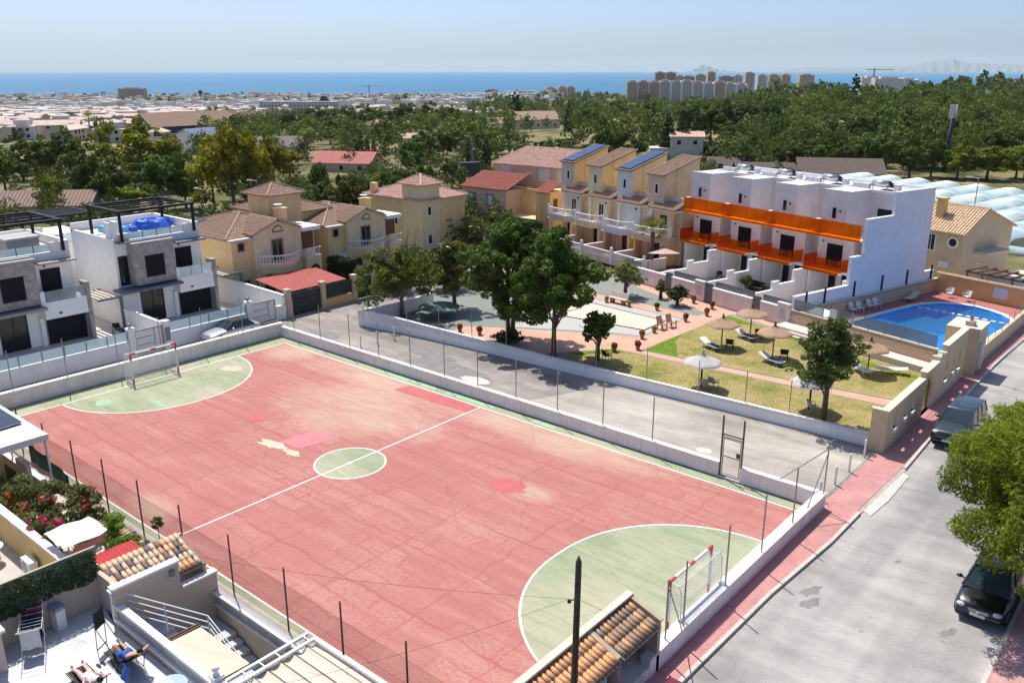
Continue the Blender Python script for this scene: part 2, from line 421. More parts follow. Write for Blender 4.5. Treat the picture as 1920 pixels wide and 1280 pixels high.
for (y0, x0), (y1, x1) in zip(KERBX[:-1], KERBX[1:]):
    y0 = max(y0, -12.)
    L = y1-y0; n = max(1, round(L/1.0))
    for i in range(n):
        ya, yb = y0+L*i/n, y0+L*(i+1)/n
        if ya < -11.9 or ya > 60: continue
        xa = x0+(x1-x0)*i/n; xb = x0+(x1-x0)*(i+1)/n
        drop = .09 if 10.8 < ya < 17.2 else 0
        q = MB(); q.ext([(xa-.15, ya+.006, -.14), (xa, ya+.006, -.14), (xa, ya+.006, -drop+.004), (xa-.15, ya+.006, -drop*.3+.012)], (xb-xa, yb-ya-.012, 0))
        struct('kerb_stone', q, KERB, parent=pv)
# lowered access strip in front of the alley mouth
mb = MB(); mb.prism([(21.93, 12.2), (22.35, 11.9), (22.5, 14), (22.45, 17.2), (22.1, 17.5)], -.119, -.085)
struct('access_ramp', mb, M('ramp_concrete', (.56, .52, .46), .9, .15, 1.5, stain=.35))
mb = MB(); mb.prism([(29.1, -30), (29.1, 70), (33, 70), (33, -30)], -.12, .0)
pr = struct('pavement_east', mb, PAVER)
for i in range(60):
    q = MB(); q.box(29.0, 29.14, -14+i+.006, -13+i-.006, -.14, .012); struct('kerb_stone', q, KERB, parent=pr)
# alley and west lane
mb = MB()
mb.prism([(-25.3, -40), (-21.2, -40), (-21.2, 10.9), (20.3, 10.9), (20.3, 19.3), (13, 19.2), (4.3, 18.7), (-6.4, 18.1), (-15.3, 17.4), (-18.9, 16.7), (-19.4, 26), (-22, 34), (-28, 45), (-31, 45), (-25.3, 27)], -.1, -.004)
al = struct('alley', mb, ALLEY)
SANDY = m_asphalt('pale_concrete_lane', (.45, .415, .365), (.54, .495, .435), .9, .35)
mb = MB(); mb.prism([(1.0, 11.4), (20.1, 11.4), (20.2, 18.9), (12, 18.5), (5.0, 18.2), (3.4, 17.2)], -.003, .004)
struct('concrete_lane', mb, SANDY)
PATCHD = M('dark_repair_asphalt', (.235, .225, .215), .95, .15, 1.5, stain=.2)
PATCHL = M('pale_repair_cement', (.58, .55, .50), .95, .1, 2, stain=.3)
def blob(cx, cy, rx, ry, z, seed, n=18, rot=0., j=.25):
    r2 = random.Random(seed); pts = []
    for i in range(n):
        q = 2*math.pi*i/n; k = 1 + j*(r2.random()-.5)
        x, y = rx*k*math.cos(q), ry*k*math.sin(q)
        pts.append((cx + x*math.cos(rot)-y*math.sin(rot), cy + x*math.sin(rot)+y*math.cos(rot), z))
    return pts
for i, (cx, cy, rx, ry, m_) in enumerate([(-19.2, 13.3, 1.5, .8, PATCHD), (-6.5, 13.6, 3.6, 1.3, PATCHD), (-9.5, 15.2, 2.2, .7, PATCHD), (13.2, 13.2, .45, .35, PATCHL), (13.6, 12.5, .3, .25, PATCHL), (-3.4, 13.2, 1.1, .6, PATCHL)]):
    q = MB(); q.quad(*blob(cx, cy, rx, ry, .008 + .003*(i % 3), i)); struct('road_patch', q, m_, parent=al)
for i, (x, y, r_) in enumerate([(22.6, 4.4, .35), (22.9, 3.6, .4), (24.5, 8.8, .12), (27.4, 5.0, .3)]):
    q = MB(); q.quad(*blob(x, y, r_*1.4, r_*.6, -.115, 20+i, rot=1.2, j=.7)); struct('road_stain', q, PATCHD, parent=al)

# ------------------------------------------------------------------ sports court
def m_court(name, base, pale, worn, seam, green=False):
    m, n, l, p = _mat(name)
    tc = n.new('ShaderNodeTexCoord'); s = tc.outputs['Object']
    sx = n.new('ShaderNodeSeparateXYZ'); l.new(s, sx.inputs[0])
    # brushed streaks along the court
    st = _noise(n, l, s, 1.1, 6, .65, (.16, 1.3, 1)); big = _noise(n, l, s, .16, 5, .6); fine_ = _noise(n, l, s, 6, 4, .7)
    c = _ramp(n, l, st, [(.32, [x*.88 for x in base]), (.55, base), (.72, pale)])
    # slabs with darker overpainted joints
    wn = n.new('ShaderNodeTexNoise'); wn.inputs['Scale'].default_value = .9; wn.inputs['Detail'].default_value = 4
    l.new(s, wn.inputs['Vector'])
    vm = n.new('ShaderNodeVectorMath'); vm.operation = 'MULTIPLY_ADD'
    l.new(wn.outputs['Color'], vm.inputs[0]); vm.inputs[1].default_value = (.7, .55, 0); l.new(s, vm.inputs[2])
    b = n.new('ShaderNodeTexBrick'); b.inputs['Scale'].default_value = 1; b.offset = .37; b.squash = .8; b.squash_frequency = 3
    b.inputs['Brick Width'].default_value = 2.3; b.inputs['Row Height'].default_value = .95
    b.inputs['Mortar Size'].default_value = .11; b.inputs['Mortar Smooth'].default_value = .9
    b.inputs['Color1'].default_value = (.25, .25, .25, 1); b.inputs['Color2'].default_value = (1, 1, 1, 1); b.inputs['Mortar'].default_value = (0, 0, 0, 1)
    l.new(vm.outputs[0], b.inputs['Vector'])
    amt = _ramp(n, l, big, [(.32, (.12, .12, .12)), (.60, (.95, .95, .95))])
    grit = _ramp(n, l, fine_, [(.36, (.0, .0, .0)), (.58, (1, 1, 1))])
    k = _mix(n, l, 1.0, _mix(n, l, 1.0, b.outputs['Color'], amt, 'MULTIPLY'), grit, 'MULTIPLY')
    c = _mix(n, l, k, c, pale)
    b2 = n.new('ShaderNodeTexBrick'); b2.inputs['Scale'].default_value = 1; b2.offset = .0
    b2.inputs['Brick Width'].default_value = 4.1; b2.inputs['Row Height'].default_value = 3.3
    b2.inputs['Mortar Size'].default_value = .07; b2.inputs['Mortar Smooth'].default_value = .8
    l.new(vm.outputs[0], b2.inputs['Vector'])
    c = _mix(n, l, _math(n, l, 'MULTIPLY', b2.outputs['Fac'], .55), c, seam)
    # paint worn through to the cement, mostly along the far touchline
    w1 = _noise(n, l, s, .28, 6, .62, (.6, 1.1, 1))
    def bell(cx, cy, rx, ry):
        dx = _math(n, l, 'DIVIDE', _math(n, l, 'SUBTRACT', sx.outputs[0], cx), rx); dy = _math(n, l, 'DIVIDE', _math(n, l, 'SUBTRACT', sx.outputs[1], cy), ry)
        r2 = _math(n, l, 'ADD', _math(n, l, 'MULTIPLY', dx, dx), _math(n, l, 'MULTIPLY', dy, dy))
        return _math(n, l, 'SUBTRACT', 1.0, r2, True)
    brush = _noise(n, l, s, 2.6, 6, .7, (.22, 1.5, 1))
    if not green:
        bb = bell(-5.2, 5.5, 7.5, 5.0)
        for q in ((-8.5, 9.2, 10, 2.2), (5.0, 9.2, 11, 2.2), (-17.5, 9.0, 3.0, 2.2), (-2.8, 4.4, 3.4, 1.8), (9.0, 3.5, 2.0, 1.2), (-3.5, -9.0, 2.6, 1.2)):
            bb = _math(n, l, 'MAXIMUM', bb, bell(*q))
        wv = _math(n, l, 'ADD', _math(n, l, 'ADD', _math(n, l, 'MULTIPLY', bb, .30), _math(n, l, 'MULTIPLY', w1, .6)), _math(n, l, 'MULTIPLY', brush, .45))
        mask = _ramp(n, l, wv, [(.58, (0, 0, 0)), (.88, (.85, .85, .85))])
    else:
        wv = _math(n, l, 'ADD', _math(n, l, 'MULTIPLY', w1, .6), _math(n, l, 'MULTIPLY', brush, .4))
        mask = _ramp(n, l, wv, [(.42, (0, 0, 0)), (.64, (.85, .85, .85))])
    c = _mix(n, l, mask, c, worn)
    # thin dark cracks
    v = n.new('ShaderNodeTexVoronoi'); v.feature = 'DISTANCE_TO_EDGE'; v.inputs['Scale'].default_value = .17
    l.new(vm.outputs[0], v.inputs['Vector'])
    ck = _ramp(n, l, v.outputs['Distance'], [(.0, (.28, .28, .28)), (.005, (0, 0, 0))])
    c = _mix(n, l, ck, c, [x*.5 for x in seam])
    l.new(c, p.inputs['Base Color']); p.inputs['Roughness'].default_value = .9; p.inputs['Specular IOR Level'].default_value = .2
    return m
RED = m_court('court_red_paint', (.43, .165, .142), (.50, .255, .215), (.54, .40, .30), (.36, .105, .09))
GRN = m_court('court_green_paint', (.27, .325, .195), (.36, .40, .26), (.50, .45, .33), (.23, .29, .165), True)
LINE = M('court_line_paint', (.80, .77, .73), .8, .08, 3, stain=.2, stain_c=(.62, .50, .45))
CL, CW = 39.27/2, 10.015
mb = MB(); mb.prism([(-21.3, -10.42), (20.1, -10.42), (20.1, 10.9), (-21.3, 10.9)], -.1, 0)
court = struct('court', mb, GRN)
def sheet(name, pts, z, mat): mb = MB(); mb.quad(*[(x, y, z) for x, y in pts]); return struct(name, mb, mat, parent=court)
sheet('red_field', [(-CL, -CW), (CL, -CW), (CL, CW), (-CL, CW)], .004, RED)
def dee(sgn, r=None, n=28):
    r = r or (5.75 if sgn < 0 else 6.15)
    pts = [(sgn*CL, -.3-r)]
    for i in range(n+1):
        q = -math.pi/2 + math.pi/2*i/n; pts.append((sgn*(CL - r*math.cos(q)), -.3 + r*math.sin(q)))
    for i in range(n+1):
        q = math.pi/2*i/n; pts.append((sgn*(CL - r*math.cos(q)), .3 + r*math.sin(q)))
    return pts[1:]
for sg in (-1, 1):
    sheet('goal_area', dee(sg) if sg < 0 else dee(sg)[::-1], .008, GRN)
circ = lambda r, n=48: [(r*math.cos(2*math.pi*i/n), r*math.sin(2*math.pi*i/n)) for i in range(n)]
sheet('centre_circle', circ(1.82), .008, GRN)
def stripe(pts, w_=.09, z=.013, closed=False):
    mb = MB(); n = len(pts)
    for i in range(n if closed else n-1):
        a, b = Vector(pts[i]), Vector(pts[(i+1) % n]); d = (b-a).normalized(); e = Vector((-d.y, d.x))*w_/2; a = a-d*.02; b = b+d*.02
        o = .0002*(i % 2)
        mb.quad((*(a-e), z+o), (*(b-e), z+o), (*(b+e), z+o), (*(a+e), z+o))
    return struct('court_line', mb, LINE, parent=court)
stripe([(-CL, -CW), (-CL, CW)]); stripe([(CL, -CW), (CL, CW)]); stripe([(-CL+.05, CW), (CL-.05, CW)]); stripe([(-CL+.05, -CW), (CL-.05, -CW)])
stripe([(0, -CW+.05), (0, CW-.05)], z=.0165)
stripe(circ(1.82, 64), closed=True)
for sg in (-1, 1): stripe([(x - sg*.0, y) for x, y in dee(sg)])
sheet('centre_spot', circ(.13, 14), .021, LINE)
P_RED = M('fresh_red_patch', (.50, .13, .13), .9, .12, 1.5, stain=.3, stain_c=(.58, .24, .22))
P_PINK = M('pink_patch', (.60, .21, .22), .9, .06, 1.5)
P_TAN = M('bare_cement_patch', (.64, .50, .37), .9, .12, 1.5, stain=.3, stain_c=(.58, .33, .27))
P_GRN = M('fresh_green_patch', (.34, .50, .31), .9, .1, 2)
def patch(pts, m_, z=.0105):
    mb = MB(); mb.quad(*[(p[0], p[1], z) for p in pts]); struct('paint_patch', mb, m_, parent=court)
patch([(-6.22, 8.64), (-5.12, 8.65), (-.1, 8.9), (.0, 9.9), (-5.98, 9.8)], P_RED)
patch([(-5.01, -.83), (-3.42, -.60), (-3.01, 1.59), (-4.82, 1.25)], P_PINK)
patch(blob(-8.9, .35, .75, .5, 0, 51), P_RED)
patch(blob(7.9, 3.3, .95, .75, 0, 52, j=.45), P_RED)
patch(blob(-5.0, -1.25, 1.0, .35, 0, 53, rot=.1, j=.6), P_TAN)
patch(blob(-3.3, -1.2, .6, .25, 0, 54, j=.6), P_TAN, .012)
patch(blob(-18.0, -4.3, .55, .45, 0, 55, j=.5), P_GRN)
patch(blob(-15.6, -2.2, 1.1, .16, 0, 56, rot=.05, j=.8), P_GRN)
patch(blob(-17.6, 4.3, .75, .45, 0, 57, rot=.7, j=.6), P_TAN)
for i_, (x_, l_) in enumerate(((-8.2, 1.6), (-1.4, 2.2), (-5.4, 1.2), (4.5, .9))): patch([(x_-l_, 10.25), (x_+l_, 10.2), (x_+l_*.9, 10.6), (x_-l_*.8, 10.66)], P_GRN)
# ------------------------------------------------------------------ court walls with their posts
def wall_poly(mb, pts, th, z0, z1):
    """low wall along a polyline with its own top heights"""
    n = len(pts)
    for i in range(n-1):
        a = Vector(pts[i][:2]); b = Vector(pts[i+1][:2]); d = (b-a).normalized(); e = Vector((-d.y, d.x))*th/2
        za = pts[i][2] if len(pts[i]) > 2 else z1; zb = pts[i+1][2] if len(pts[i+1]) > 2 else z1
        mb.add([(*(a-e), z0), (*(b-e), z0), (*(b+e), z0), (*(a+e), z0), (*(a-e), za), (*(b-e), zb), (*(b+e), zb), (*(a+e), za)],
               [(0,3,2,1),(4,5,6,7),(0,1,5,4),(1,2,6,5),(2,3,7,6),(3,0,4,7)])
    return mb
def post_mb(x, y, z0, z1, r_=.032):
    q = MB(); q.tube([(x, y, z0), (x, y, z1)], r_, 6); return q
cw = thing('court_wall', 'long low lilac-white wall with bare steel posts between the court and the alley', 'wall')
mb = MB(); mb.box(-21.4, 15.2, 10.86, 11.14, -.1, .74); mb.box(16.35, 20.15, 10.86, 11.14, -.1, .75)
part(cw, 'wall', mb, WALL_LILAC)
mb = MB(); mb.box(-21.4, 15.2, 10.84, 11.17, .74, .79); mb.box(16.35, 20.15, 10.84, 11.17, .75, .80); part(cw, 'coping', mb, WHITE_OLD)
for x in (-19.7, -16.58, -13.29, -10.24, -7.12, -3.99, -1.12, 1.94, 5.02, 8.15, 11.29): part(cw, 'post', post_mb(x, 11.0, .7, 3.2), GALV)
gt = thing('court_gate', 'tall open steel door frame in the gap of the far court wall', 'gate', (15.78, 11.0, 0))
for x in (-.55, .55):
    q = MB(); q.box(x-.035, x+.035, -.035, .035, 0, 3.25); part(gt, 'post', q, RUST)
q = MB(); q.box(-.515, .515, -.02, .02, 2.25, 2.31); q.box(-.515, .515, -.02, .02, 2.14, 2.17); part(gt, 'lintel', q, RUST)
q = MB(); q.box(-.47, .47, -.015, .015, .08, .12); q.box(-.47, .47, -.015, .015, 2.06, 2.1); q.box(-.47, -.44, -.015, .015, .12, 2.06); q.box(.44, .47, -.015, .015, .12, 2.06); q.box(-.44, .44, -.012, .012, 1.12, 1.16)
q.box(.25, .44, -.02, .02, 1.2, 1.45)
for i in range(22): q.box(-.43+i*.041, -.424+i*.041, -.003, .003, .12, 1.12)
part(gt, 'door_leaf', q, RUST)
q = MB(); q.box(-.56, .56, -.16, .16, -.1, .06); part(gt, 'threshold', q, WHITE_OLD)

rw = thing('court_wall', 'white wall with leaning steel posts along the pink pavement', 'wall')
mb = MB(); mb.box(20.15, 20.5, -4.2, 11.14, -.1, .70); part(rw, 'wall', mb, WALL_LILAC)
mb = MB(); mb.box(20.12, 20.54, -4.2, 11.17, .70, .76); part(rw, 'coping', mb, WHITE_OLD)
for y in (11.02, 7.52, 4.43, 1.29, -1.89): part(rw, 'post', post_mb(20.42, y, .7, 3.35), GALV)
part(rw, 'post', post_mb(20.33, -2.95, .7, 3.1), GALV)
q = MB(); q.tube([(20.4, 9.2, .76), (20.42, 10.98, 2.75)], .025, 5); q.tube([(18.3, 11.0, .79), (20.38, 11.02, 2.95)], .025, 5); q.tube([(20.4, -2.0, .76), (20.34, -2.9, 2.75)], .025, 5)
part(rw, 'brace', q, GALV)

lw = thing('court_wall', 'grubby white wall behind the left goal with steel posts beside the lane', 'wall')
mb = MB(); mb.box(-21.65, -21.35, -24, 11.14, -.1, .96); part(lw, 'wall', mb, WHITE_OLD)
mb = MB(); mb.box(-21.69, -21.31, -24, 11.17, .96, 1.02); part(lw, 'coping', mb, WHITE_OLD)
for y in (-11.1, -7.97, -4.78, -1.5, 1.5, 4.6, 7.8): part(lw, 'post', post_mb(-21.5, y, .95, 3.5), GALV)

nw = thing('chain_link_fence', 'rusty chain link fence along the near touchline of the court', 'fence')
mb = MB(); mb.box(-21.3, 20.15, -10.72, -10.42, -.3, .10); part(nw, 'kerb', mb, M('cream_kerb', (.66, .60, .50), .9, .12, 2, stain=.3))
NX = [-20.2, -17.0, -13.8, -10.6, -7.45, -4.32, -1.1, 2.3, 5.85, 9.34, 12.44, 15.6, 18.6]
for x in NX: part(nw, 'post', post_mb(x, -10.52, .05, 2.72, .036), RUST)
mb = MB(); x0, x1, h0, h1 = NX[0], NX[-1], .14, 2.0
sp = .085
import itertools
def wire(mb, a, b, r_=.0032):
    a = Vector(a); b = Vector(b); t = (b-a).normalized(); u_ = t.cross(Vector((0, 1, 0))).normalized()*r_; v_ = Vector((0, r_, 0))
    o = len(mb.v); mb.v += [tuple(a+u_), tuple(a-u_*.5+v_*.87), tuple(a-u_*.5-v_*.87), tuple(b+u_), tuple(b-u_*.5+v_*.87), tuple(b-u_*.5-v_*.87)]
    mb.f += [(o, o+1, o+4, o+3), (o+1, o+2, o+5, o+4), (o+2, o, o+3, o+5)]
H = h1-h0; nW = int((x1-x0)/sp)
for i in range(-int(H/sp), nW):
    xa = x0+i*sp; a, b = max(xa, x0), min(xa+H, x1)
    if b-a < .02: continue
    sag = lambda x: .06*math.sin((x-x0)*1.0)
    wire(mb, (a, -10.50, h0+(a-xa)), (b, -10.50, h0+(b-xa))); wire(mb, (a, -10.507, h1-(a-xa)), (b, -10.507, h1-(b-xa)))
part(nw, 'wire_mesh', mb, RUST, kind='stuff')
mb = MB()
for z in (h0, (h0+h1)/2, h1): mb.tube([(x, -10.505, z + (.03*math.sin(x*1.3) if z > h0 else 0)) for x in np.linspace(x0, x1, 60)], .007, 4)
part(nw, 'tension_wire', mb, RUST)

# ------------------------------------------------------------------ handball goals
REDP = M('red_goal_paint', (.60, .035, .035), .5, .1, 4); NETW = M('white_net', (.8, .8, .8), .9, .05, 3)
def goal(label, loc, rz, dp=1.0):
    """goal standing on y = -1.54..1.54 with the net towards -x"""
    D_ = lambda pts: [(x*dp if x < -.05 else x, y, z) for x, y, z in pts]
    T = thing('handball_goal', label, 'goal', loc, rz, 'handball goals on the court')
    def banded(name, a, b, cuts):
        a = Vector(a); b = Vector(b); wmb = MB(); rmb = MB()
        for (f0, f1, isr) in cuts:
            p, q = a.lerp(b, f0), a.lerp(b, f1); t = (q-p); lo = [min(p[i], q[i])-(0 if abs(t[i]) > 1e-4 else .042) for i in range(3)]; hi = [max(p[i], q[i])+(0 if abs(t[i]) > 1e-4 else .042) for i in range(3)]
            (rmb if isr else wmb).box(lo[0], hi[0], lo[1], hi[1], lo[2], hi[2])
        o = part(T, name, wmb, WHITE_PAINT)
        for i in range(0, len(rmb.v), 8): q = MB(); q.add(rmb.v[i:i+8], [(0,3,2,1),(4,5,6,7),(0,1,5,4),(1,2,6,5),(2,3,7,6),(3,0,4,7)]); part(o, 'red_band', q, REDP)
    for s_ in (-1.54, 1.54):
        banded('goal_post', (0, s_, 0.012), (0, s_, 2.0), [(0, .19, 1), (.19, .81, 0), (.81, 1, 1)])
    banded('crossbar', (0, -1.582, 2.042), (0, 1.582, 2.042), [(0, .12, 1), (.12, .44, 0), (.44, .56, 1), (.56, .88, 0), (.88, 1, 1)])
    mb = MB()
    for s_ in (-1.54, 1.54): mb.tube(D_([(-.03, s_, 2.02), (-.75, s_, 1.95), (-.95, s_, 1.75), (-1.0, s_, .9), (-1.02, s_, .03), (-.03, s_, .03)]), .018, 5)
    mb.tube(D_([(-.75, -1.54, 1.95), (-.75, 1.54, 1.95)]), .014, 5); mb.tube(D_([(-1.02, -1.54, .03), (-1.02, 1.54, .03)]), .018, 5)
    part(T, 'net_frame', mb, WHITE_PAINT)
    mb = MB(); prof = [(-.04, 2.0), (-.4, 1.93), (-.75, 1.93), (-.93, 1.7), (-.97, 1.2), (-.98, .6), (-1.0, .06)]; prof = [(x*dp if x < -.05 else x, z) for x, z in prof]
    tw = .006
    for i in range(25):
        y = -1.53+i*3.06/24
        mb.tube([(px, y + .03*math.sin(pz*5+i), pz) for px, pz in prof], tw, 3, False)
    acc = 0
    for (xa, za), (xb, zb) in zip(prof[:-1], prof[1:]):
        L = math.hypot(xb-xa, zb-za); nn = max(1, round(L/.13))
        for j in range(nn):
            k = j/nn; mb.tube([(xa+(xb-xa)*k, -1.54+3.08*i/10, za+(zb-za)*k - .03*math.sin(math.pi*i/10)) for i in range(11)], tw, 3, False)
    for s_ in (-1.54, 1.54):
        for i in range(1, 8): mb.tube([(-i*.12*dp, s_, .05), (-i*.12*dp, s_, 1.93)], tw, 3, False)
        for i in range(1, 15): mb.tube([(-.03, s_, i*.13), (-.96*dp, s_, i*.13)], tw, 3, False)
    part(T, 'net', mb, NETW, kind='stuff')
    return T
goal('red and white handball goal by the lane in front of the white houses', (-CL, 0, 0), 0)
goal('red and white handball goal beside the pink pavement and street', (CL, 0, 0), math.pi, .48)

# grime and weeds along the foot of the walls
GRIME = M('wall_foot_grime', (.10, .085, .06), .95, .3, 5); rg = random.Random(3)
for nm, pts in (('grime_strip', [(-21.2+.42*i, 10.86 - .03 - .10*rg.random()**2) for i in range(98)]),):
    mb = MB()
    for (xa, ya), (xb, yb) in zip(pts[:-1], pts[1:]): mb.quad((xa, ya, .0115), (xb, yb, .0115), (xb, 10.862, .0115), (xa, 10.862, .0115))
    struct(nm, mb, GRIME, parent=court)
mb = MB(); pts = [(-21.35 + .03 + .10*rg.random()**2, -10.3+.4*i) for i in range(53)]
for (xa, ya), (xb, yb) in zip(pts[:-1], pts[1:]): mb.quad((-21.352, ya, .0115), (xa, ya, .0115), (xb, yb, .0115), (-21.352, yb, .0115))
struct('grime_strip', mb, GRIME, parent=court)
# ------------------------------------------------------------------ garden of the pool club
GRAVEL = M('green_grey_gravel', (.235, .25, .225), .95, .14, 3, stain=.2, stain_c=(.30, .30, .27))
GRAVELL = M('pale_gravel', (.46, .45, .42), .95, .16, 9, stain=.2)
PATHM = M_tiles('salmon_path_tiles', (.66, .385, .265), (.62, .345, .24), (.50, .31, .23), .4, .4, .012, rot=.12, dirt=.2)
PINKP = M('pale_pink_slab', (.70, .56, .50), .9, .08, 1.2, stain=.2)
SANDC = M('petanque_sand', (.62, .55, .44), .95, .08, 1.5, stain=.15)
def m_lawn():
    m, n, l, p = _mat('dry_lawn')
    tc = n.new('ShaderNodeTexCoord'); s = tc.outputs['Object']
    f = _noise(n, l, s, .35, 6, .6); g = _noise(n, l, s, 2.2, 5, .75); h = _noise(n, l, s, 28, 3, .8)
    k = _math(n, l, 'ADD', _math(n, l, 'MULTIPLY', f, .7), _math(n, l, 'MULTIPLY', g, .3))
    c = _ramp(n, l, k, [(.36, (.16, .21, .045)), (.44, (.27, .255, .08)), (.52, (.37, .30, .13)), (.66, (.45, .36, .19))])
    l.new(_mix(n, l, 1.0, c, _ramp(n, l, h, [(.25, (.8, .8, .76)), (.75, (1.12, 1.12, 1.1))]), 'MULTIPLY'), p.inputs['Base Color'])
    p.inputs['Roughness'].default_value = .95; p.inputs['Specular IOR Level'].default_value = .1
    _bump(n, l, p, h, .6, .04)
    return m
LAWN = m_lawn()
GREENG = M('watered_grass', (.13, .21, .022), .95, .3, 3, bump=.5, spec=.1)
def flat(name, pts, z, mat, parent=None):
    mb = MB(); mb.quad(*[(p[0], p[1], z) for p in pts])
    o = struct(name, mb, mat, parent=parent); return o
gy = flat('gravel_yard', [(-18.8, 16.8), (-15.3, 17.4), (-6.4, 18.1), (4.3, 18.75), (20.3, 19.4), (20.3, 36), F(32.5, -7.6), F(-1, -7.6), F(-6, -5.5), (-24, 46), (-22, 34)], .004, GRAVEL)
flat('salmon_path', [(-12.3, 20.2), (-3.6, 20.2), (-.2, 24.7), (20.4, 26.2), (20.4, 27.4), (13.2, 26.5), (1.45, 25.6), (2.05, 38.6), (6.0, 37.4), F(19.9, -7.62), F(3, -7.62), F(3.4, -8.9), (.5, 37.5), (.05, 36.3), (-9.4, 37.0), (-14, 38.2), (-14, 37.0), (-9.4, 35.6), (-.1, 34.9), (-.2, 28.4), (-2.4, 27.5), (-9.5, 23.6), (-12.3, 21.9)], .012, PATHM)
flat('gravel_border', [(-.25, 34.7), (-9.2, 35.4), (-13.8, 36.6), (-11.5, 28.9), (-9.4, 24.2), (-2.6, 27.9), (-.4, 28.6)], .008, GRAVELL)
mb = MB(); mb.prism([(-1.1, 33.3), (-1.0, 30.0), (-3.9, 29.7), (-10.6, 28.9), (-12.6, 34.6), (-7.7, 33.9)], -.05, .03)
pqc = struct('petanque_court', mb, SANDC)
PQ = [(-1.1, 33.3), (-1.0, 30.0), (-3.9, 29.7), (-10.6, 28.9), (-12.6, 34.6), (-7.7, 33.9)]
for a, b in zip(PQ, PQ[1:]+PQ[:1]): mb = MB(); wall_poly(mb, [a, b], .09, -.05, .06); struct('edging_board', mb, BROWN, parent=pqc)
lawn = flat('lawn', [(1.5, 25.75), (13.2, 26.65), (20.4, 27.55), (20.4, 33.0), F(26, -9.2), F(20.2, -9.4), (6.0, 36.9), (2.05, 38.3)], .022, LAWN)
flat('lawn_strip', [(-3.5, 19.2), (4.3, 18.95), (20.3, 19.6), (20.3, 26.0), (0, 24.55)], .020, LAWN)
mb = MB()
for pts in ([(1.6, 25.9), (4.2, 26.05), (2.3, 29), (1.75, 31)], [(2.0, 38.1), (1.95, 36), (3.4, 36.2), (5.2, 36.9)], [(-.25, 24.5), (-2.3, 21.6), (-1.3, 22.0), (.9, 24.5)], [(13, 33.8), (17, 32.9), (20.2, 32.6), (20.2, 31.9), (14, 32.8)], [(8.5, 35.7), (13, 34.4), (12.8, 33.8), (7.5, 35.4)]):
    r2 = random.Random(len(mb.v)); P = []
    for i, a in enumerate(pts):
        b = pts[(i+1) % len(pts)]
        for k_ in range(5): P.append((a[0]+(b[0]-a[0])*k_/5+.15*(r2.random()-.5), a[1]+(b[1]-a[1])*k_/5+.15*(r2.random()-.5), .027))
    mb.quad(*P)
struct('green_grass_patch', mb, GREENG, parent=lawn)
# grass tufts so the lawn edge is not razor sharp
def tufts(name, pts_fn, n, mat, label):
    V = []; Fc = []
    P = pts_fn(n)
    for i, (x, y) in enumerate(P):
        for k_ in range(3):
            a = random.random()*6.28; hgt = .02+.045*random.random(); dx, dy = math.cos(a)*.016, math.sin(a)*.016; lx, ly = (random.random()-.5)*.06, (random.random()-.5)*.06
            o = len(V); V += [(x-dx, y-dy, .02), (x+dx, y+dy, .02), (x+lx, y+ly, .02+hgt)]; Fc.append((o, o+1, o+2))
    o = link(name, npmesh(name, np.array(V), np.array(Fc), mat), kind='stuff'); o['label'] = label; o['category'] = 'grass'
    return o
TUFT = M_leaf('grass_blades', (.17, .18, .055), (.21, .18, .08), (.25, .21, .10), trans=.45, scale=.5)
def lawn_pts(n):
    out = []
    while len(out) < n:
        x, y = random.uniform(-3, 20.2), random.uniform(19.3, 37.5)
        if y < 24.6 + .075*max(0, x) and y > 19.0 and x > -3.2 + (y-19.3)*.55: out.append((x, y))
        elif x > 1.7 and 26.2+.07*x < y < 38.3-.30*(x-1.7): out.append((x, y))
    return out
tufts('grass', lawn_pts, 9000, TUFT, 'short half-dry grass on the club lawn beside the pool')

# boundary wall of the garden along the alley
gw = thing('garden_wall', 'low white garden wall with thin posts between the alley and the lawn', 'wall')
GWP = [(-19.0, 16.65, 1.25), (-15.3, 17.35, 1.1), (-11, 17.75, .95), (-6.4, 18.1, .85), (-.5, 18.42, .75), (4.3, 18.7, .72), (12, 19.1, .72), (19.9, 19.45, .72)]
mb = MB(); wall_poly(mb, GWP, .22, -.1, .7); wall_poly(mb, [(-19.0, 16.6, 1.25), (-18.6, 20, 1.15), (-19.2, 25, 1.0)], .22, -.1, 1.1)
part(gw, 'wall', mb, WHITE)
mb = MB(); wall_poly(mb, [(x, y, z+.05) for x, y, z in GWP], .26, .6, .7); part(gw, 'coping', mb, WHITE_OLD)
for x, y in ((-18.2, 16.9), (-14.4, 17.5), (-11.2, 17.75), (-8.1, 18.0), (-5.0, 18.2), (-1.0, 18.45), (2.4, 18.6), (6.1, 18.8), (9.6, 19.0), (12.6, 19.15), (15.2, 19.3)):
    part(gw, 'post', post_mb(x, y, .7, 2.75, .028), GALV)

# bollards at the two ends of the alley
def bollard(x, y, label, grp, rust=False, tilt=0):
    q = MB(); q.lathe([(.055, 0), (.055, .95), (.045, .99), (.0, 1.0)], 10)
    o = one('bollard', q, WHITE_PAINT, label, 'bollard', grp, True); o.location = (x, y, -.003); o.rotation_euler = (tilt, 0, 0)
for (x, y), nm in zip(((20.02, 11.75), (20.0, 13.75), (20.02, 15.6), (20.0, 17.85)), ('first', 'second', 'third', 'fourth')):
    bollard(x, y, f'{nm} white bollard along the pink pavement counting from the court wall', 'white bollards across the street end of the alley')
for (x, y), nm in zip(((-14.4, 12.9), (-14.2, 14.3), (-14.0, 15.8)), ('nearest the court wall', 'in the middle of the alley', 'nearest the garden wall')):
    bollard(x, y, f'thin white bollard at the far end of the alley, {nm}', 'white bollards at the far end of the alley')

# ------------------------------------------------------------------ arched gate wall on the street
gwl = thing('arched_wall', 'sand-coloured garden entrance wall with arched openings and gate along the pavement', 'wall', (20.6, 19.2, 0))
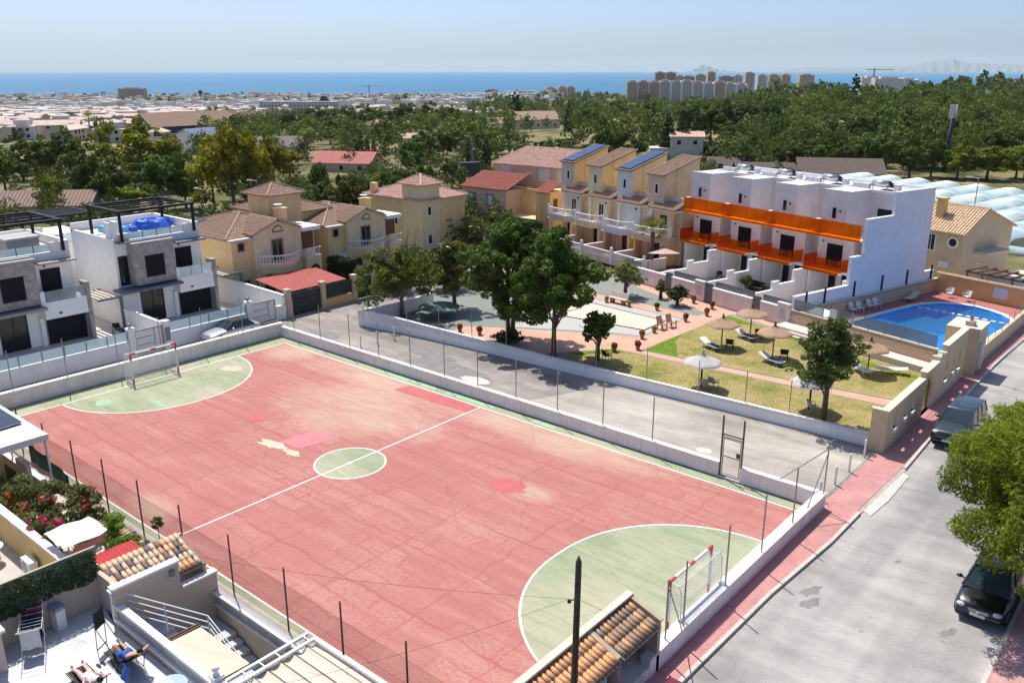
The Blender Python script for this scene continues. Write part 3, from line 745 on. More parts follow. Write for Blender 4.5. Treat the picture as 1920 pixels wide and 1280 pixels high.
# local: y along the street 0..15.3, x thickness -.2..+.15
def arch_outline(c, w_, z0, z1, n=10):
    r_ = w_/2; zs = z1-r_
    pts = [(c-r_, z0), (c+r_, z0)]
    for i in range(n+1):
        q = math.pi*i/n; pts.append((c + r_*math.cos(q), zs + r_*math.sin(q)))
    return pts
outer = [(0, -.05), (15.4, -.05), (15.4, 3.3), (10.4, 3.3), (10.35, 2.75), (9.9, 2.75), (9.75, 2.95), (9.45, 3.1), (9.15, 2.95), (9.0, 2.7), (6.3, 2.7), (6.25, 2.35), (0, 2.35)]
holes = [(1.3, .62, .95, 2.05), (3.0, .5, 1.05, 1.95), (4.45, .62, .95, 2.05), (7.2, 1.75, .0, 2.25), (10.9, .62, 1.0, 2.3), (12.6, .5, 1.1, 2.2), (13.9, .62, 1.0, 2.3)]
bm = bmesh.new()
def loop(pts):
    vs_ = [bm.verts.new((0, a, b)) for a, b in pts]
    return [bm.edges.new((vs_[i], vs_[(i+1) % len(vs_)])) for i in range(len(vs_))]
ed = loop(outer)
for h in holes: ed += loop(arch_outline(*h))
bmesh.ops.triangle_fill(bm, edges=ed, use_beauty=True)
ret = bmesh.ops.extrude_face_region(bm, geom=bm.faces[:])
bmesh.ops.translate(bm, vec=(-.28, 0, 0), verts=[e for e in ret['geom'] if isinstance(e, bmesh.types.BMVert)])
bmesh.ops.recalc_face_normals(bm, faces=bm.faces[:])
me = bpy.data.meshes.new('wall'); bm.to_mesh(me); bm.free(); me.materials.append(SAND); link('wall', me, gwl)
mb = MB(); mb.box(-.8, .0, -.28, -.002, -.05, 2.35); part(gwl, 'return_wall', mb, SAND)
mb = MB()
mb.box(-.36, .06, 0.0, 6.24, 2.35, 2.42); mb.box(-.85, .06, -.34, .0, 2.35, 2.42); mb.box(-.36, .06, 6.26, 8.98, 2.70, 2.77); mb.box(-.36, .06, 10.42, 15.45, 3.30, 3.37)
part(gwl, 'coping', mb, SANDCAP)
mb = MB(); mb.box(-.5, .012, 9.0, 10.3, 2.3, 2.72) ; mb.box(-.45, .04, 8.95, 9.2, 2.72, 3.0); mb.box(-.45, .04, 10.05, 10.35, 2.76, 3.0)
part(gwl, 'stepped_crest', mb, SANDCAP)
for c, w_, z0, z1 in holes:
    if w_ > 1:
        mb = MB()
        for i in range(12): mb.tube([(-.14, c-.8+i*.145, .05), (-.14, c-.8+i*.145, 1.4 + math.sqrt(max(.01, .84**2-(-.8+i*.145)**2)))], .012, 4)
        for z in (.1, .9, 1.35): mb.tube([(-.14, c-.86, z), (-.14, c+.86, z)], .018, 4)
        part(gwl, 'gate', mb, DARK)
    else:
        mb = MB(); mb.box(-.2, .1, c-w_/2-.08, c+w_/2+.08, z0-.1, z0)
        for i in range(5): mb.box(.0, .08, c-w_/2-.04+i*w_/4.6, c-w_/2+.04+i*w_/4.6, z0-.2-(.05 if i % 2 else 0), z0-.1)
        wn_ = part(gwl, 'window_sill', mb, WHITE_PAINT)
        mb = MB(); mb.tube([(-.14, c, z0), (-.14, c, z1)], .012, 4); mb.tube([(-.14, c-w_/2, (z0+z1)/2-.1), (-.14, c+w_/2, (z0+z1)/2-.1)], .012, 4)
        part(wn_, 'bar', mb, DARK)
# end return wall at the pool tower
mb = MB(); mb.box(-1.3, -.28, 15.1, 15.39, -.05, 3.3); part(gwl, 'return_wall', mb, YELLOW2)
mb = MB(); mb.box(-1.3, -.36, 15.05, 15.45, 3.3, 3.37); part(gwl, 'coping', mb, SANDCAP)

# pump house tower next to it
ph = thing('pump_house', 'small square rendered pump house with flat roof beside the arched wall', 'building', (20.2, 36.4, 0))
mb = MB(); mb.box(-1.0, .95, -1.15, 1.15, -.1, 3.05); part(ph, 'wall', mb, TAN)
mb = MB(); mb.box(-1.06, 1.01, -1.21, 1.21, 3.05, 3.2); rf = part(ph, 'roof', mb, SANDCAP)
mb = MB(); mb.box(-.1, .45, -.75, -.2, 3.2, 3.5); part(rf, 'chimney', mb, TAN)
mb = MB(); mb.tube([(.2, -.45, 3.5), (.2, -.45, 7.4)], .025, 5); mb.box(.12, .28, -.53, -.37, 3.5, 3.9); mb.tube([(.2, -.9, 6.6), (.2, 0.0, 6.6)], .015, 4)
for z in (6.9, 7.1, 7.3): mb.tube([(-.1, -.45, z), (.5, -.45, z)], .01, 4)
part(rf, 'aerial_mast', mb, GALV)
mb = MB(); mb.box(.952, .99, -.9, -.1, .0, 2.1); d_ = part(ph, 'door', mb, GREYM); mb = MB(); mb.sph((1.01, -.25, 1.0), .04); part(d_, 'handle', mb, GALV)
mb = MB(); mb.box(.952, .98, .3, .8, 1.1, 1.9); part(ph, 'meter_box', mb, SHUTW)

# ------------------------------------------------------------------ pool
DECK = M_tiles('red_deck_tiles', (.46, .17, .15), (.42, .145, .13), (.34, .12, .11), .3, .3, .01, rot=FA, dirt=.2)
COPING = M('pool_coping', (.78, .75, .70), .8, .05, 2)
edge = [(22.6, -2.9), (22.55, 0), (22.5, 3.2), (22.5, 5.6), (22.7, 6.8), (23.3, 8.2), (24.2, 9.0), (25.4, 9.5), (26.9, 9.3), (28.2, 8.8), (29.2, 8.0), (29.9, 6.6), (30.5, 3.0), (31.3, -.5), (31.8, -3.2), (31.7, -5.9), (28, -5.9), (24.6, -5.9)]
wat = [F(s, t) for s, t in edge]; cx_ = sum(p[0] for p in wat)/len(wat); cy_ = sum(p[1] for p in wat)/len(wat)
def off(pts, d):
    n = len(pts); out = []
    for i in range(n):
        a, b, c = Vector(pts[i-1]), Vector(pts[i]), Vector(pts[(i+1) % n]); e = ((c-b).normalized() + (b-a).normalized()).normalized(); nrm = Vector((-e.y, e.x))
        if nrm.dot(b - Vector((cx_, cy_))) < 0: nrm = -nrm
        out.append(tuple(b + nrm*d))
    return out
def ring(name, inner, outer_, z, mat, parent=None, th=.05):
    mb = MB(); n = len(inner)
    for i in range(n):
        j = (i+1) % n
        mb.add([(*inner[i], z-th), (*inner[j], z-th), (*outer_[j], z-th), (*outer_[i], z-th), (*inner[i], z), (*inner[j], z), (*outer_[j], z), (*outer_[i], z)], [(4,5,6,7),(0,1,5,4),(2,3,7,6)])
    return struct(name, mb, mat, parent=parent)
DZ = .25
pool = thing('swimming_pool', 'blue tiled swimming pool with curved far end and white coping', 'pool')
def m_pooltile():
    m, n, l, p = _mat('pool_mosaic')
    tc = n.new('ShaderNodeTexCoord'); s = tc.outputs['Object']
    f = _noise(n, l, s, 3.0, 2, .5)
    l.new(_ramp(n, l, f, [(.35, (.03, .42, .80)), (.65, (.08, .55, .88))]), p.inputs['Base Color'])
    p.inputs['Roughness'].default_value = .4
    return m
PT = m_pooltile()
mb = MB(); n_ = len(wat); zb = -1.05
mb.add([(*p, zb) for p in wat] + [(*p, DZ-.02) for p in wat], [tuple(range(n_-1, -1, -1))] + [(i, (i+1) % n_, n_+(i+1) % n_, n_+i) for i in range(n_)])
part(pool, 'basin', mb, PT)
def m_poolwater():
    m, n, l, p = _mat('pool_water')
    tc = n.new('ShaderNodeTexCoord'); s = tc.outputs['Object']
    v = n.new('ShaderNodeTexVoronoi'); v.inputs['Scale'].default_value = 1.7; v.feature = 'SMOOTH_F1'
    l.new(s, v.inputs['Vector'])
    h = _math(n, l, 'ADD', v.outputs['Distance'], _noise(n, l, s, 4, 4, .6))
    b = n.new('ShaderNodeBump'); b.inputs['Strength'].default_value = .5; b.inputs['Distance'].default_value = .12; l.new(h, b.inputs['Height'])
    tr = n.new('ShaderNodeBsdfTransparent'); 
    # caustic light painted in: the ripple pattern brightens and darkens the see-through tint
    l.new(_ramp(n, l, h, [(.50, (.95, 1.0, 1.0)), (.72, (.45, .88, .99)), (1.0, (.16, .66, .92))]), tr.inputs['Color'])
    gl = n.new('ShaderNodeBsdfGlossy'); gl.inputs['Roughness'].default_value = .06; l.new(b.outputs['Normal'], gl.inputs['Normal'])
    fr = n.new('ShaderNodeFresnel'); fr.inputs['IOR'].default_value = 1.18; l.new(b.outputs['Normal'], fr.inputs['Normal'])
    df = n.new('ShaderNodeBsdfDiffuse'); df.inputs['Color'].default_value = (.03, .50, .92, 1)
    m0 = n.new('ShaderNodeMixShader'); m0.inputs[0].default_value = .22; l.new(tr.outputs[0], m0.inputs[1]); l.new(df.outputs[0], m0.inputs[2])
    m1 = n.new('ShaderNodeMixShader'); l.new(_math(n, l, 'MULTIPLY', fr.outputs[0], .3), m1.inputs[0]); l.new(m0.outputs[0], m1.inputs[1]); l.new(gl.outputs[0], m1.inputs[2])
    l.new(m1.outputs[0], n['Material Output'].inputs['Surface'])
    return m
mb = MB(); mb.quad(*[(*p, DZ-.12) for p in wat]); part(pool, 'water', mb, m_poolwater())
o_ = ring('coping', wat, off(wat, .42), DZ+.035, COPING, pool)
ring('pool_deck', off(wat, .40), [F(*p) for p in ((20.5, -7.5), (20.5, 0), (20.5, 3.2), (20.5, 5.6), (20.5, 9), (20.5, 11.9), (23.5, 11.9), (25.4, 11.9), (27.5, 11.9), (28.6, 11.9), (29.35, 10.3), (30.3, 6.8), (31.2, 3.2), (32.3, -.5), (33.1, -3.4), (33.6, -5.6), (28, -7.5), (24, -7.5))], DZ, DECK)
# low dividing ledge with white stepping pads
for i in range(11):
    s_ = 23.0 + 6.3*i/10; t_ = 5.65 + .95*i/10; x, y = F(s_, t_)
    q = MB(); q.cbox((x, y, DZ-.09), (.36, .30, .16), FA); part(pool, 'ledge_block', q, COPING)
# block walls round the pool
BLOCK = M('split_face_block', (.55, .42, .29), .95, .20, 5, bump=.4, stain=.2)
BLOCKJ = M('block_mortar', (.40, .31, .23), .95, .1, 4)
def block_wall(name, label, s0, t0, s1, t1, z0, z1, pieces=True, front=-1):
    L = math.hypot(s1-s0, t1-t0); a = math.atan2(t1-t0, s1-s0)
    T = thing(name, label, 'wall', (*F(s0, t0), 0), FA + a)
    mb = MB(); mb.box(0, L, -.09, .09, z0-.3, z1-.02); part(T, 'core', mb, BLOCKJ)
    mb = MB(); mb.box(-.02, L+.02, -.14, .14, z1-.02, z1+.05); part(T, 'coping', mb, SANDCAP)
    bw, bh = .40, .195; nz = max(1, int((z1-z0-.02)/bh)); nx = int(L/bw)
    base = MB(); base.box(.006, bw-.006, -.125, .125, .006, bh-.006); me = base.mesh('block', BLOCK)
    for r_ in range(nz):
        for c_ in range(nx):
            x = c_*bw + (bw/2 if r_ % 2 else 0)
            if x+bw > L: continue
            o = link('block', me, T, (x, (random.random()-.5)*.016, z0 + r_*bh))
    return T
block_wall('block_wall', 'tan block wall with coping between the lawn path and the pool', 20.25, -7.6, 32.3, -7.6, .42, 1.40)
block_wall('block_wall', 'tan block wall at the foot of the white end gable beside the pool', 20.55, -4.6, 20.55, 11.9, .25, 1.42)
GLB = M_glass('smoked_glass_panel', (.55, .60, .62), .25)
gp = Fm('glass_fence', 'smoked glass panel fence on the block wall in front of the pool', 'fence')
for i in range(6):
    s_ = 24.3 + i*1.32
    mb = MB(); mb.box(s_+.05, s_+1.27, -7.61, -7.595, 1.5, 2.35); part(gp, 'glass_panel', mb, GLB)
    mb = MB(); mb.box(s_-.03, s_+.03, -7.63, -7.57, 1.45, 2.42); part(gp, 'post', mb, GALV)
gp2 = Fm('glass_fence', 'short dark glass fence on the block wall near the white terrace corner', 'fence')
for i in range(2):
    mb = MB(); mb.box(20.4+i*1.35, 21.7+i*1.35, -7.61, -7.595, 1.48, 2.3); part(gp2, 'glass_panel', mb, GLB)
    mb = MB(); mb.box(21.7+i*1.35, 21.76+i*1.35, -7.63, -7.57, 1.45, 2.35); part(gp2, 'post', mb, GALV)
bwl = Fm('pool_back_wall', 'sand-coloured wall with a row of roof tiles on top behind the pool', 'wall')
mb = MB(); mb.box(20.45, 29.2, 12.0, 12.22, 0, 1.85); part(bwl, 'wall', mb, OCHRE)
mb = MB()
for i in range(44): mb.tube([(20.5+i*.2, 11.86, 1.87), (20.5+i*.2, 12.1, 1.99), (20.5+i*.2, 12.36, 1.87)], .085, 6)
part(bwl, 'roof_tiles', mb, ROOFY, kind='stuff')
mb = MB(); mb.box(25.6, 26.8, 11.975, 11.997, .75, 1.65); part(bwl, 'notice_board', mb, M('pale_blue_sign', (.62, .70, .80), .7, .08, 9))
swl = thing('pool_street_wall', 'sand-coloured wall topped by a metal rail along the pavement beside the pool', 'wall')
mb = MB(); wall_poly(mb, [(20.75, 37.6, 1.15), (20.95, 45, 1.15), (21.15, 53.5, 1.15), (21.1, 62, 1.15)], .25, -.1, 1.2); part(swl, 'wall', mb, SAND)
mb = MB()
for z in (1.5, 1.85): mb.tube([(20.8, 38, z), (20.95, 45, z), (21.15, 53.5, z)], .02, 4)
for i in range(9): mb.tube([(20.8+.04*i, 38+i*1.9, 1.1), (20.8+.04*i, 38+i*1.9, 1.87)], .022, 4)
part(swl, 'railing', mb, GALV)
# raised terrace with steps in front of the block wall
mb = MB(); mb.prism([F(20.0, -9.3), F(20.0, -7.72), F(32.6, -7.72), F(32.6, -9.0), F(26, -9.1)], -.05, .42); st_ = struct('raised_path', mb, PINKP)
for i in range(2):
    mb = MB(); mb.prism([F(20.0, -9.3-.32*(i+1)), F(20.0, -9.3-.32*i), F(24.5, -9.2-.32*i), F(24.5, -9.2-.32*(i+1))], -.05, .28-.14*i); struct('step', mb, PINKP, parent=st_)
# shower and sign by the corner
sg = thing('pool_sign', 'white pool rules board standing at the corner of the block wall', 'sign', (*F(23.6, -7.3), .25), FA)
mb = MB(); mb.box(-.03, .03, -.03, .03, 0, 1.9); mb.box(.57, .63, -.03, .03, 0, 1.9); part(sg, 'post', mb, GALV)
mb = MB(); mb.box(-.1, .7, -.06, -.035, .8, 1.95); part(sg, 'board', mb, M('lilac_white_board', (.68, .66, .72), .7, .1, 12))
sh = thing('pool_shower', 'curved grey pool shower beside the block wall corner', 'shower', (*F(23.0, -6.6), .25), FA)
mb = MB(); mb.tube([(0, 0, 0), (0, 0, 1.7), (.1, -.03, 2.1), (.3, -.1, 2.35), (.5, -.15, 2.4)], .05, 8); mb.lathe([(.09, 2.3), (.09, 2.36)], 10, (.5, -.15, 0)); part(sh, 'column', mb, GREYM)
mb = MB(); mb.lathe([(.3, 0), (.3, .05)], 14); part(sh, 'base', mb, CONC)
tb = Fm('pool_hut', 'low shed with pale corrugated lid behind the dark glass fence', 'shed')
mb = MB(); mb.box(20.9, 22.9, -6.9, -5.6, .25, 1.2); part(tb, 'body', mb, GREYM)
mb = MB(); mb.ext([(20.8, -7.05, 1.3), (23.0, -7.05, 1.3), (23.0, -5.5, 1.42), (20.8, -5.5, 1.42)], (0, 0, .06)); part(tb, 'lid', mb, M('pale_green_sheet', (.58, .66, .62), .6, .06, 3))
# ------------------------------------------------------------------ building helpers
def win(T, face, p, a0, a1, z0, z1, frame, pane, name='window', fw=.07, bars=1, proud=.05):
    """framed opening on a wall plane: face 'y' looks to -Y (a runs along X), face 'x' looks to +X (a runs along Y)"""
    f = MB(); g_ = MB()
    def bx(mb, a, b, c, d, e0, e1):
        if face == 'y': mb.box(a, b, p-e1, p-e0, c, d)
        else: mb.box(p+e0, p+e1, a, b, c, d)
    bx(f, a0, a1, z0, z0+fw, 0, proud); bx(f, a0, a1, z1-fw, z1, 0, proud); bx(f, a0, a0+fw, z0+fw, z1-fw, 0, proud); bx(f, a1-fw, a1, z0+fw, z1-fw, 0, proud)
    for i in range(1, bars+1):
        c = a0 + (a1-a0)*i/(bars+1); bx(f, c-.025, c+.025, z0+fw, z1-fw, 0, proud*.8)
    o = part(T, name, f, frame); bx(g_, a0+fw, a1-fw, z0+fw, z1-fw, 0, proud*.3); part(o, 'pane', g_, pane); return o
def slats(T, face, p, a0, a1, z0, z1, mat, name='shutter', pitch=.12):
    """roller shutter: real slats on a dark backing"""
    mb = MB(); n = max(1, int((z1-z0)/pitch))
    for i in range(n):
        za = z0 + (z1-z0)*i/n; zb_ = z0 + (z1-z0)*(i+1)/n - .012
        if face == 'y': mb.box(a0, a1, p-.05, p-.004, za, zb_)
        else: mb.box(p+.004, p+.05, a0, a1, za, zb_)
    return part(T, name, mb, mat)
def balustrade(T, pts, z, h=.85, mat=None, balls=True):
    mat = mat or WHITE_PAINT; mb = MB()
    for (xa, ya), (xb, yb) in zip(pts[:-1], pts[1:]):
        L = math.hypot(xb-xa, yb-ya); rz = math.atan2(yb-ya, xb-xa); cx, cy = (xa+xb)/2, (ya+yb)/2
        mb.cbox((cx, cy, z+.06), (L, .16, .1), rz); mb.cbox((cx, cy, z+h-.05), (L, .18, .1), rz)
        n = max(1, int(L/.21))
        for i in range(n):
            k = (i+.5)/n; x, y = xa+(xb-xa)*k, ya+(yb-ya)*k
            mb.tube([(x, y, z+.1), (x, y, z+.28), (x, y, z+h*.6), (x, y, z+h-.1)], [.035, .06, .03, .045], 5, False)
    if balls:
        for x, y in (pts[0], pts[-1]):
            mb.cbox((x, y, z+h/2+.06), (.22, .22, h+.12)); mb.sph((x, y, z+h+.22), .11, 8, 5)
    return part(T, 'balustrade', mb, mat)
def tile_rows(mb, a, b, c, d, pitch=.26, r_=.085, seg=.42, lift=.02):
    """barrel tiles on a roof plane: a-b is the eave, d-c the ridge (d over a)"""
    A, B, C_, D = Vector(a), Vector(b), Vector(c), Vector(d)
    e = (B-A); L = e.length; e.normalize(); n = e.cross(D-A if (D-A).length > (C_-B).length*.2 else C_-B).normalized()
    if n.z < 0: n = -n
    up = n.cross(e).normalized()
    if up.z < 0: up = -up
    S = max((D-A).dot(up), (C_-B).dot(up)); d1 = max(0, (D-A).dot(e)); d2 = max(0, -(C_-B).dot(e))
    k = pitch/2
    while k < L:
        run = S
        if k < d1: run = S*k/d1
        if k > L-d2: run = min(run, S*(L-k)/d2)
        ns = max(1, int(run/seg+.3)); P0 = A + e*k
        for i in range(ns):
            s0, s1 = i*seg-.03, min((i+1)*seg, run)
            if s1-s0 < .08: continue
            rr0, rr1 = r_*1.08, r_*.9; o = len(mb.v); j = (random.random()-.5)*.012
            for s_, rr in ((s0, rr0), (s1, rr1)):
                base = P0 + up*s_ + n*(lift if s_ == s0 else 0)
                for q in (-1, -.5, .5, 1): mb.v.append(tuple(base + e*(rr*q*1.05+j) + n*(rr*.95*(1-q*q)**.5 if abs(q) < 1 else 0)))
            mb.f += [(o, o+1, o+5, o+4), (o+1, o+2, o+6, o+5), (o+2, o+3, o+7, o+6), (o, o+3, o+2, o+1)]
        k += pitch
def roof_part(T, planes, mat, under=.1, caps=(), name='roof', pitch=.26):
    mb = MB()
    for pl in planes: mb.ext(pl, (0, 0, -under))
    o = part(T, name, mb, mat)
    mb = MB()
    for pl in planes:
        a, b = pl[0], pl[1]
        if len(pl) == 4: tile_rows(mb, a, b, pl[2], pl[3], pitch)
        else: tile_rows(mb, a, b, pl[2], pl[2], pitch)
    for a, b in caps: mb.tube([Vector(a)+Vector((0, 0, .04)), Vector(b)+Vector((0, 0, .04))], .12, 6)
    part(o, 'roof_tiles', mb, mat, kind='stuff'); return o
def hip(T, x0, x1, y0, y1, z, h, mat, ov=.35, name='roof', pitch=.26):
    x0 -= ov; x1 += ov; y0 -= ov; y1 += ov; w_, d_ = x1-x0, y1-y0
    if w_ >= d_: r0, r1 = (x0+d_/2, (y0+y1)/2, z+h), (x1-d_/2, (y0+y1)/2, z+h)
    else: r0, r1 = ((x0+x1)/2, y0+w_/2, z+h), ((x0+x1)/2, y1-w_/2, z+h)
    c = [(x0, y0, z), (x1, y0, z), (x1, y1, z), (x0, y1, z)]
    if w_ >= d_: planes = [[c[0], c[1], r1, r0], [c[1], c[2], r1], [c[2], c[3], r0, r1], [c[3], c[0], r0]]; caps = [(c[0], r0), (c[3], r0), (c[1], r1), (c[2], r1), (r0, r1)]
    else: planes = [[c[0], c[1], r0], [c[1], c[2], r1, r0], [c[2], c[3], r1], [c[3], c[0], r0, r1]]; caps = [(c[0], r0), (c[1], r0), (c[2], r1), (c[3], r1), (r0, r1)]
    return roof_part(T, planes, mat, caps=caps, name=name, pitch=pitch)
def arch_win(T, face, p, c, w_, z0, z1, frame, pane):
    def pl(e0, e1, w2, za, zb_):
        pts = arch_outline(c, w2, za, zb_, 8); mb = MB()
        if face == 'x': mb.ext([(p+e0, a, z) for a, z in pts], (e1-e0, 0, 0))
        else: mb.ext([(a, p-e0, z) for a, z in pts], (0, -(e1-e0), 0))
        return mb
    o = part(T, 'window', pl(0, .04, w_+.2, z0-.1, z1+.1), frame); part(o, 'pane', pl(.0, .055, w_, z0, z1), pane)

# ------------------------------------------------------------------ terrace of four houses with orange glass balconies
def m_orange():
    m, n, l, p = _mat('orange_glass')
    tr = n.new('ShaderNodeBsdfTransparent'); tr.inputs['Color'].default_value = (1.0, .50, .025, 1)
    p.inputs['Base Color'].default_value = (.9, .17, .005, 1); p.inputs['Roughness'].default_value = .12
    tl = n.new('ShaderNodeBsdfTranslucent'); tl.inputs['Color'].default_value = (1.0, .32, .01, 1)
    m0 = n.new('ShaderNodeMixShader'); m0.inputs[0].default_value = .4; l.new(p.outputs[0], m0.inputs[1]); l.new(tl.outputs[0], m0.inputs[2])
    mx = n.new('ShaderNodeMixShader'); mx.inputs[0].default_value = .14; l.new(tr.outputs[0], mx.inputs[1]); l.new(m0.outputs[0], mx.inputs[2])
    l.new(mx.outputs[0], n['Material Output'].inputs['Surface']); return m
ORG = m_orange(); FLOORT = M('balcony_floor', (.80, .72, .64), .8, .08, 4)
ORD = ['leftmost', 'second from the left', 'third from the left', 'rightmost']
for k in range(4):
    s0 = 5.03*k; s1 = s0 + 5.026
    T = Fm('terraced_house', f'{ORD[k]} white terraced house with orange glass balconies above the club garden', 'house', group='houses with orange glass balconies')
    mb = MB()
    mb.box(s0, s0+3.6, 1.8, 9.4, 2.76, 5.76)             # first floor, projecting bay
    mb.box(s0+3.6, s1, 3.3, 9.4, 2.76, 5.76)             # first floor, recess
    mb.box(s0, s1, 3.0, 9.4, 0, 2.755); mb.box(s0+.1, s0+.35, .6, 3.0, 0, 2.755); mb.box(s1-.3, s1-.003, -1.0, 3.0, 0, 2.755)
    part(T, 'wall', mb, WHITE)
    tw0 = s0 + .15*k
    mb = MB(); mb.box(tw0, tw0+2.45, 1.2, 4.3, 5.965, 9.62); mb.box(s0, s1, 4.302, 9.4, 5.965, 9.4); mb.box(tw0-.45, tw0-.002, .7, 1.35, 5.965, 7.1)
    part(T, 'penthouse', mb, LILAC)
    mb = MB(); mb.box(s0, s1, 4.302, 4.5, 9.4, 9.62); mb.box(s0, s1, 9.2, 9.42, 9.4, 9.7); mb.box(s0, s0+.15, 4.5, 9.2, 9.4, 9.66); mb.box(tw0, tw0+2.45, 1.2, 1.35, 9.62, 9.68)
    rf = part(T, 'parapet', mb, WHITE)
    mb = MB(); mb.box(s0+.02, s1-.02, .38, 4.3, 5.77, 5.96); part(T, 'terrace_slab', mb, FLOORT)
    mb = MB(); mb.box(s0+.0, s0+3.55, .0, 1.798, 2.77, 3.0); mb.box(s0+3.55, s1-.002, .8, 3.298, 2.77, 2.98); part(T, 'balcony_slab', mb, WHITE)
    mb = MB(); mb.box(s0+.06, s0+3.5, .06, 1.79, 3.0, 3.02); part(T, 'balcony_floor', mb, FLOORT)
    for i in range(4):
        a = s0+.02+i*.875; mb = MB(); mb.box(a, a+.86, -.012, .0, 2.78, 4.05); part(T, 'orange_panel', mb, ORG)
    mb = MB(); mb.box(s0+3.52, s0+3.535, .01, 1.79, 2.8, 4.05); part(T, 'orange_panel', mb, ORG)
    mb = MB(); mb.box(s0+.0, s0+.014, .01, 1.79, 2.98, 4.05); part(T, 'orange_panel', mb, ORG)
    for i in range(5):
        a = s0+i*1.006; mb = MB(); mb.box(a+.008, a+.998, .34, .352, 5.80, 7.22); part(T, 'orange_panel', mb, ORG)
    mb = MB()
    for i in range(5): mb.box(s0+i*1.006-.016, s0+i*1.006+.016, .32, .338, 5.8, 7.2)
    for i in range(5): mb.box(s0+.02+i*.875-.016, s0+.02+i*.875+.016, -.03, -.014, 2.8, 4.05)
    part(T, 'glass_clamp', mb, RUST)
    o = win(T, 'y', 1.8, s0+.95, s0+2.5, 3.02, 5.0, DARK, SHUT, 'balcony_door', .06, 0); slats(o, 'y', 1.78, s0+1.02, s0+2.43, 3.1, 4.95, SHUT)
    win(T, 'y', 3.3, s0+4.15, s0+4.75, 3.7, 4.9, DARK, GLASSD, bars=0)
    win(T, 'y', 3.0, s0+1.9, s0+3.1, .05, 2.15, DARK, SHUT, 'door', .06, 0)
    win(T, 'y', 3.0, s0+.55, s0+1.3, .05, 2.2, GREYM, GLASSD, 'glass_door', .06, 0)
    win(T, 'y', 1.2, tw0+1.0, tw0+1.5, 7.25, 8.25, SHUTW, GLASSD, bars=0, fw=.05)
    win(T, 'y', 4.3, s0+3.4+.1*k, s0+4.75+.1*k, 5.98, 8.1, DARK, GLASSD, 'terrace_door', .06, 1)
    mb = MB(); mb.box(tw0+1.75, tw0+1.9, 1.1, 1.2, 7.9, 8.02); mb.box(s0+.45, s0+.6, 1.7, 1.8, 5.1, 5.2); part(T, 'wall_lamp', mb, DARK)
    # roof kit: solar water heater, chimney, air conditioners
    hx = s0+2.2; mb = MB(); mb.tube([(hx, 5.4, 10.05), (hx+1.35, 5.4, 10.05)], .30, 12); wh = part(T, 'water_heater', mb, M('brushed_tank', (.62, .63, .65), .3, .06, 3, metal=.7), True)
    mb = MB(); mb.ext([(hx-.1, 5.6, 10.25), (hx+1.45, 5.6, 10.25), (hx+1.45, 7.2, 9.5), (hx-.1, 7.2, 9.5)], (0, 0, .07)); part(wh, 'solar_panel', mb, M('solar_glass', (.03, .035, .05), .12, .1, 3, spec=.7))
    mb = MB()
    for xx in (hx, hx+1.35): mb.tube([(xx, 5.4, 9.45), (xx, 5.4, 9.8)], .03, 4); mb.tube([(xx, 5.2, 9.45), (xx, 6.0, 10.0)], .025, 4)
    part(wh, 'stand', mb, GREYM)
    mb = MB(); mb.box(s0+.5, s0+1.25, 5.0, 5.3, 9.45, 9.95); mb.box(s0+1.4, s0+2.1, 5.0, 5.3, 9.45, 9.95); part(T, 'air_conditioner', mb, SHUTW)
    mb = MB(); mb.box(s0+4.3, s0+4.75, 5.2, 5.65, 9.4, 10.05); mb.box(s0+4.24, s0+4.81, 5.14, 5.71, 10.05, 10.12); part(T, 'chimney', mb, LILAC)
    # front garden: side wall, gate post and gate
    mb = MB()
    if k:
        mb.box(s0-.1, s0+.1, -7.48, -3.9, 0, 1.35); mb.box(s0-.12, s0+.12, -3.898, -3.1, 0, 2.05); mb.box(s0-.1, s0+.1, -3.098, -1.002, 0, 1.75)
        part(T, 'garden_side_wall', mb, WHITE)
        mb = MB(); mb.box(s0-.14, s0+.14, -7.48, -3.9, 1.35, 1.42); mb.box(s0-.15, s0+.15, -3.93, -3.07, 2.05, 2.12); mb.box(s0-.14, s0+.14, -3.068, -1.002, 1.75, 1.82); part(T, 'wall_coping', mb, WHITE_PAINT)
    mb = MB(); mb.box(s0+.3, s1-.3, -7.4, 2.9, .0, .1); part(T, 'patio_floor', mb, M('patio_tiles', (.46, .40, .36), .85, .1, 3))
# the blank gable with its stepped profile
eg = Fm('gable_wall', 'tall blank pale end wall stepping down towards the garden beside the pool', 'wall')
prof = [(-7.6, 0), (11.3, 0), (11.3, 2.2), (9.85, 2.2), (9.8, 9.62), (4.2, 9.62), (4.2, 7.70), (.6, 7.70), (.6, 4.72), (-.95, 4.78), (-.95, 2.44), (-7.6, 2.44)]
mb = MB(); mb.ext([(20.16, t, z) for t, z in prof], (.28, 0, 0)); part(eg, 'wall', mb, M('bluish_white_render', (.80, .80, .84), .9, .06, 1.0, stain=.25, stain_c=(.62, .62, .67), streak=.32))
mb = MB()
for (a, b, z) in ((-7.63, -.98, 2.442), (-.98, .57, 4.76), (.57, 4.17, 7.702), (4.17, 9.85, 9.622), (9.83, 11.35, 2.202)): mb.box(20.13, 20.47, a, b, z, z+.06)
part(eg, 'coping', mb, WHITE_PAINT)
for i, t in enumerate((-6.3, -4.0, -.2, 3.6, 7.2, 10.9)):
    mb = MB(); mb.box(20.442, 20.54, t-.07, t+.07, 1.2, 2.75); part(eg, 'dark_post', mb, DARK)
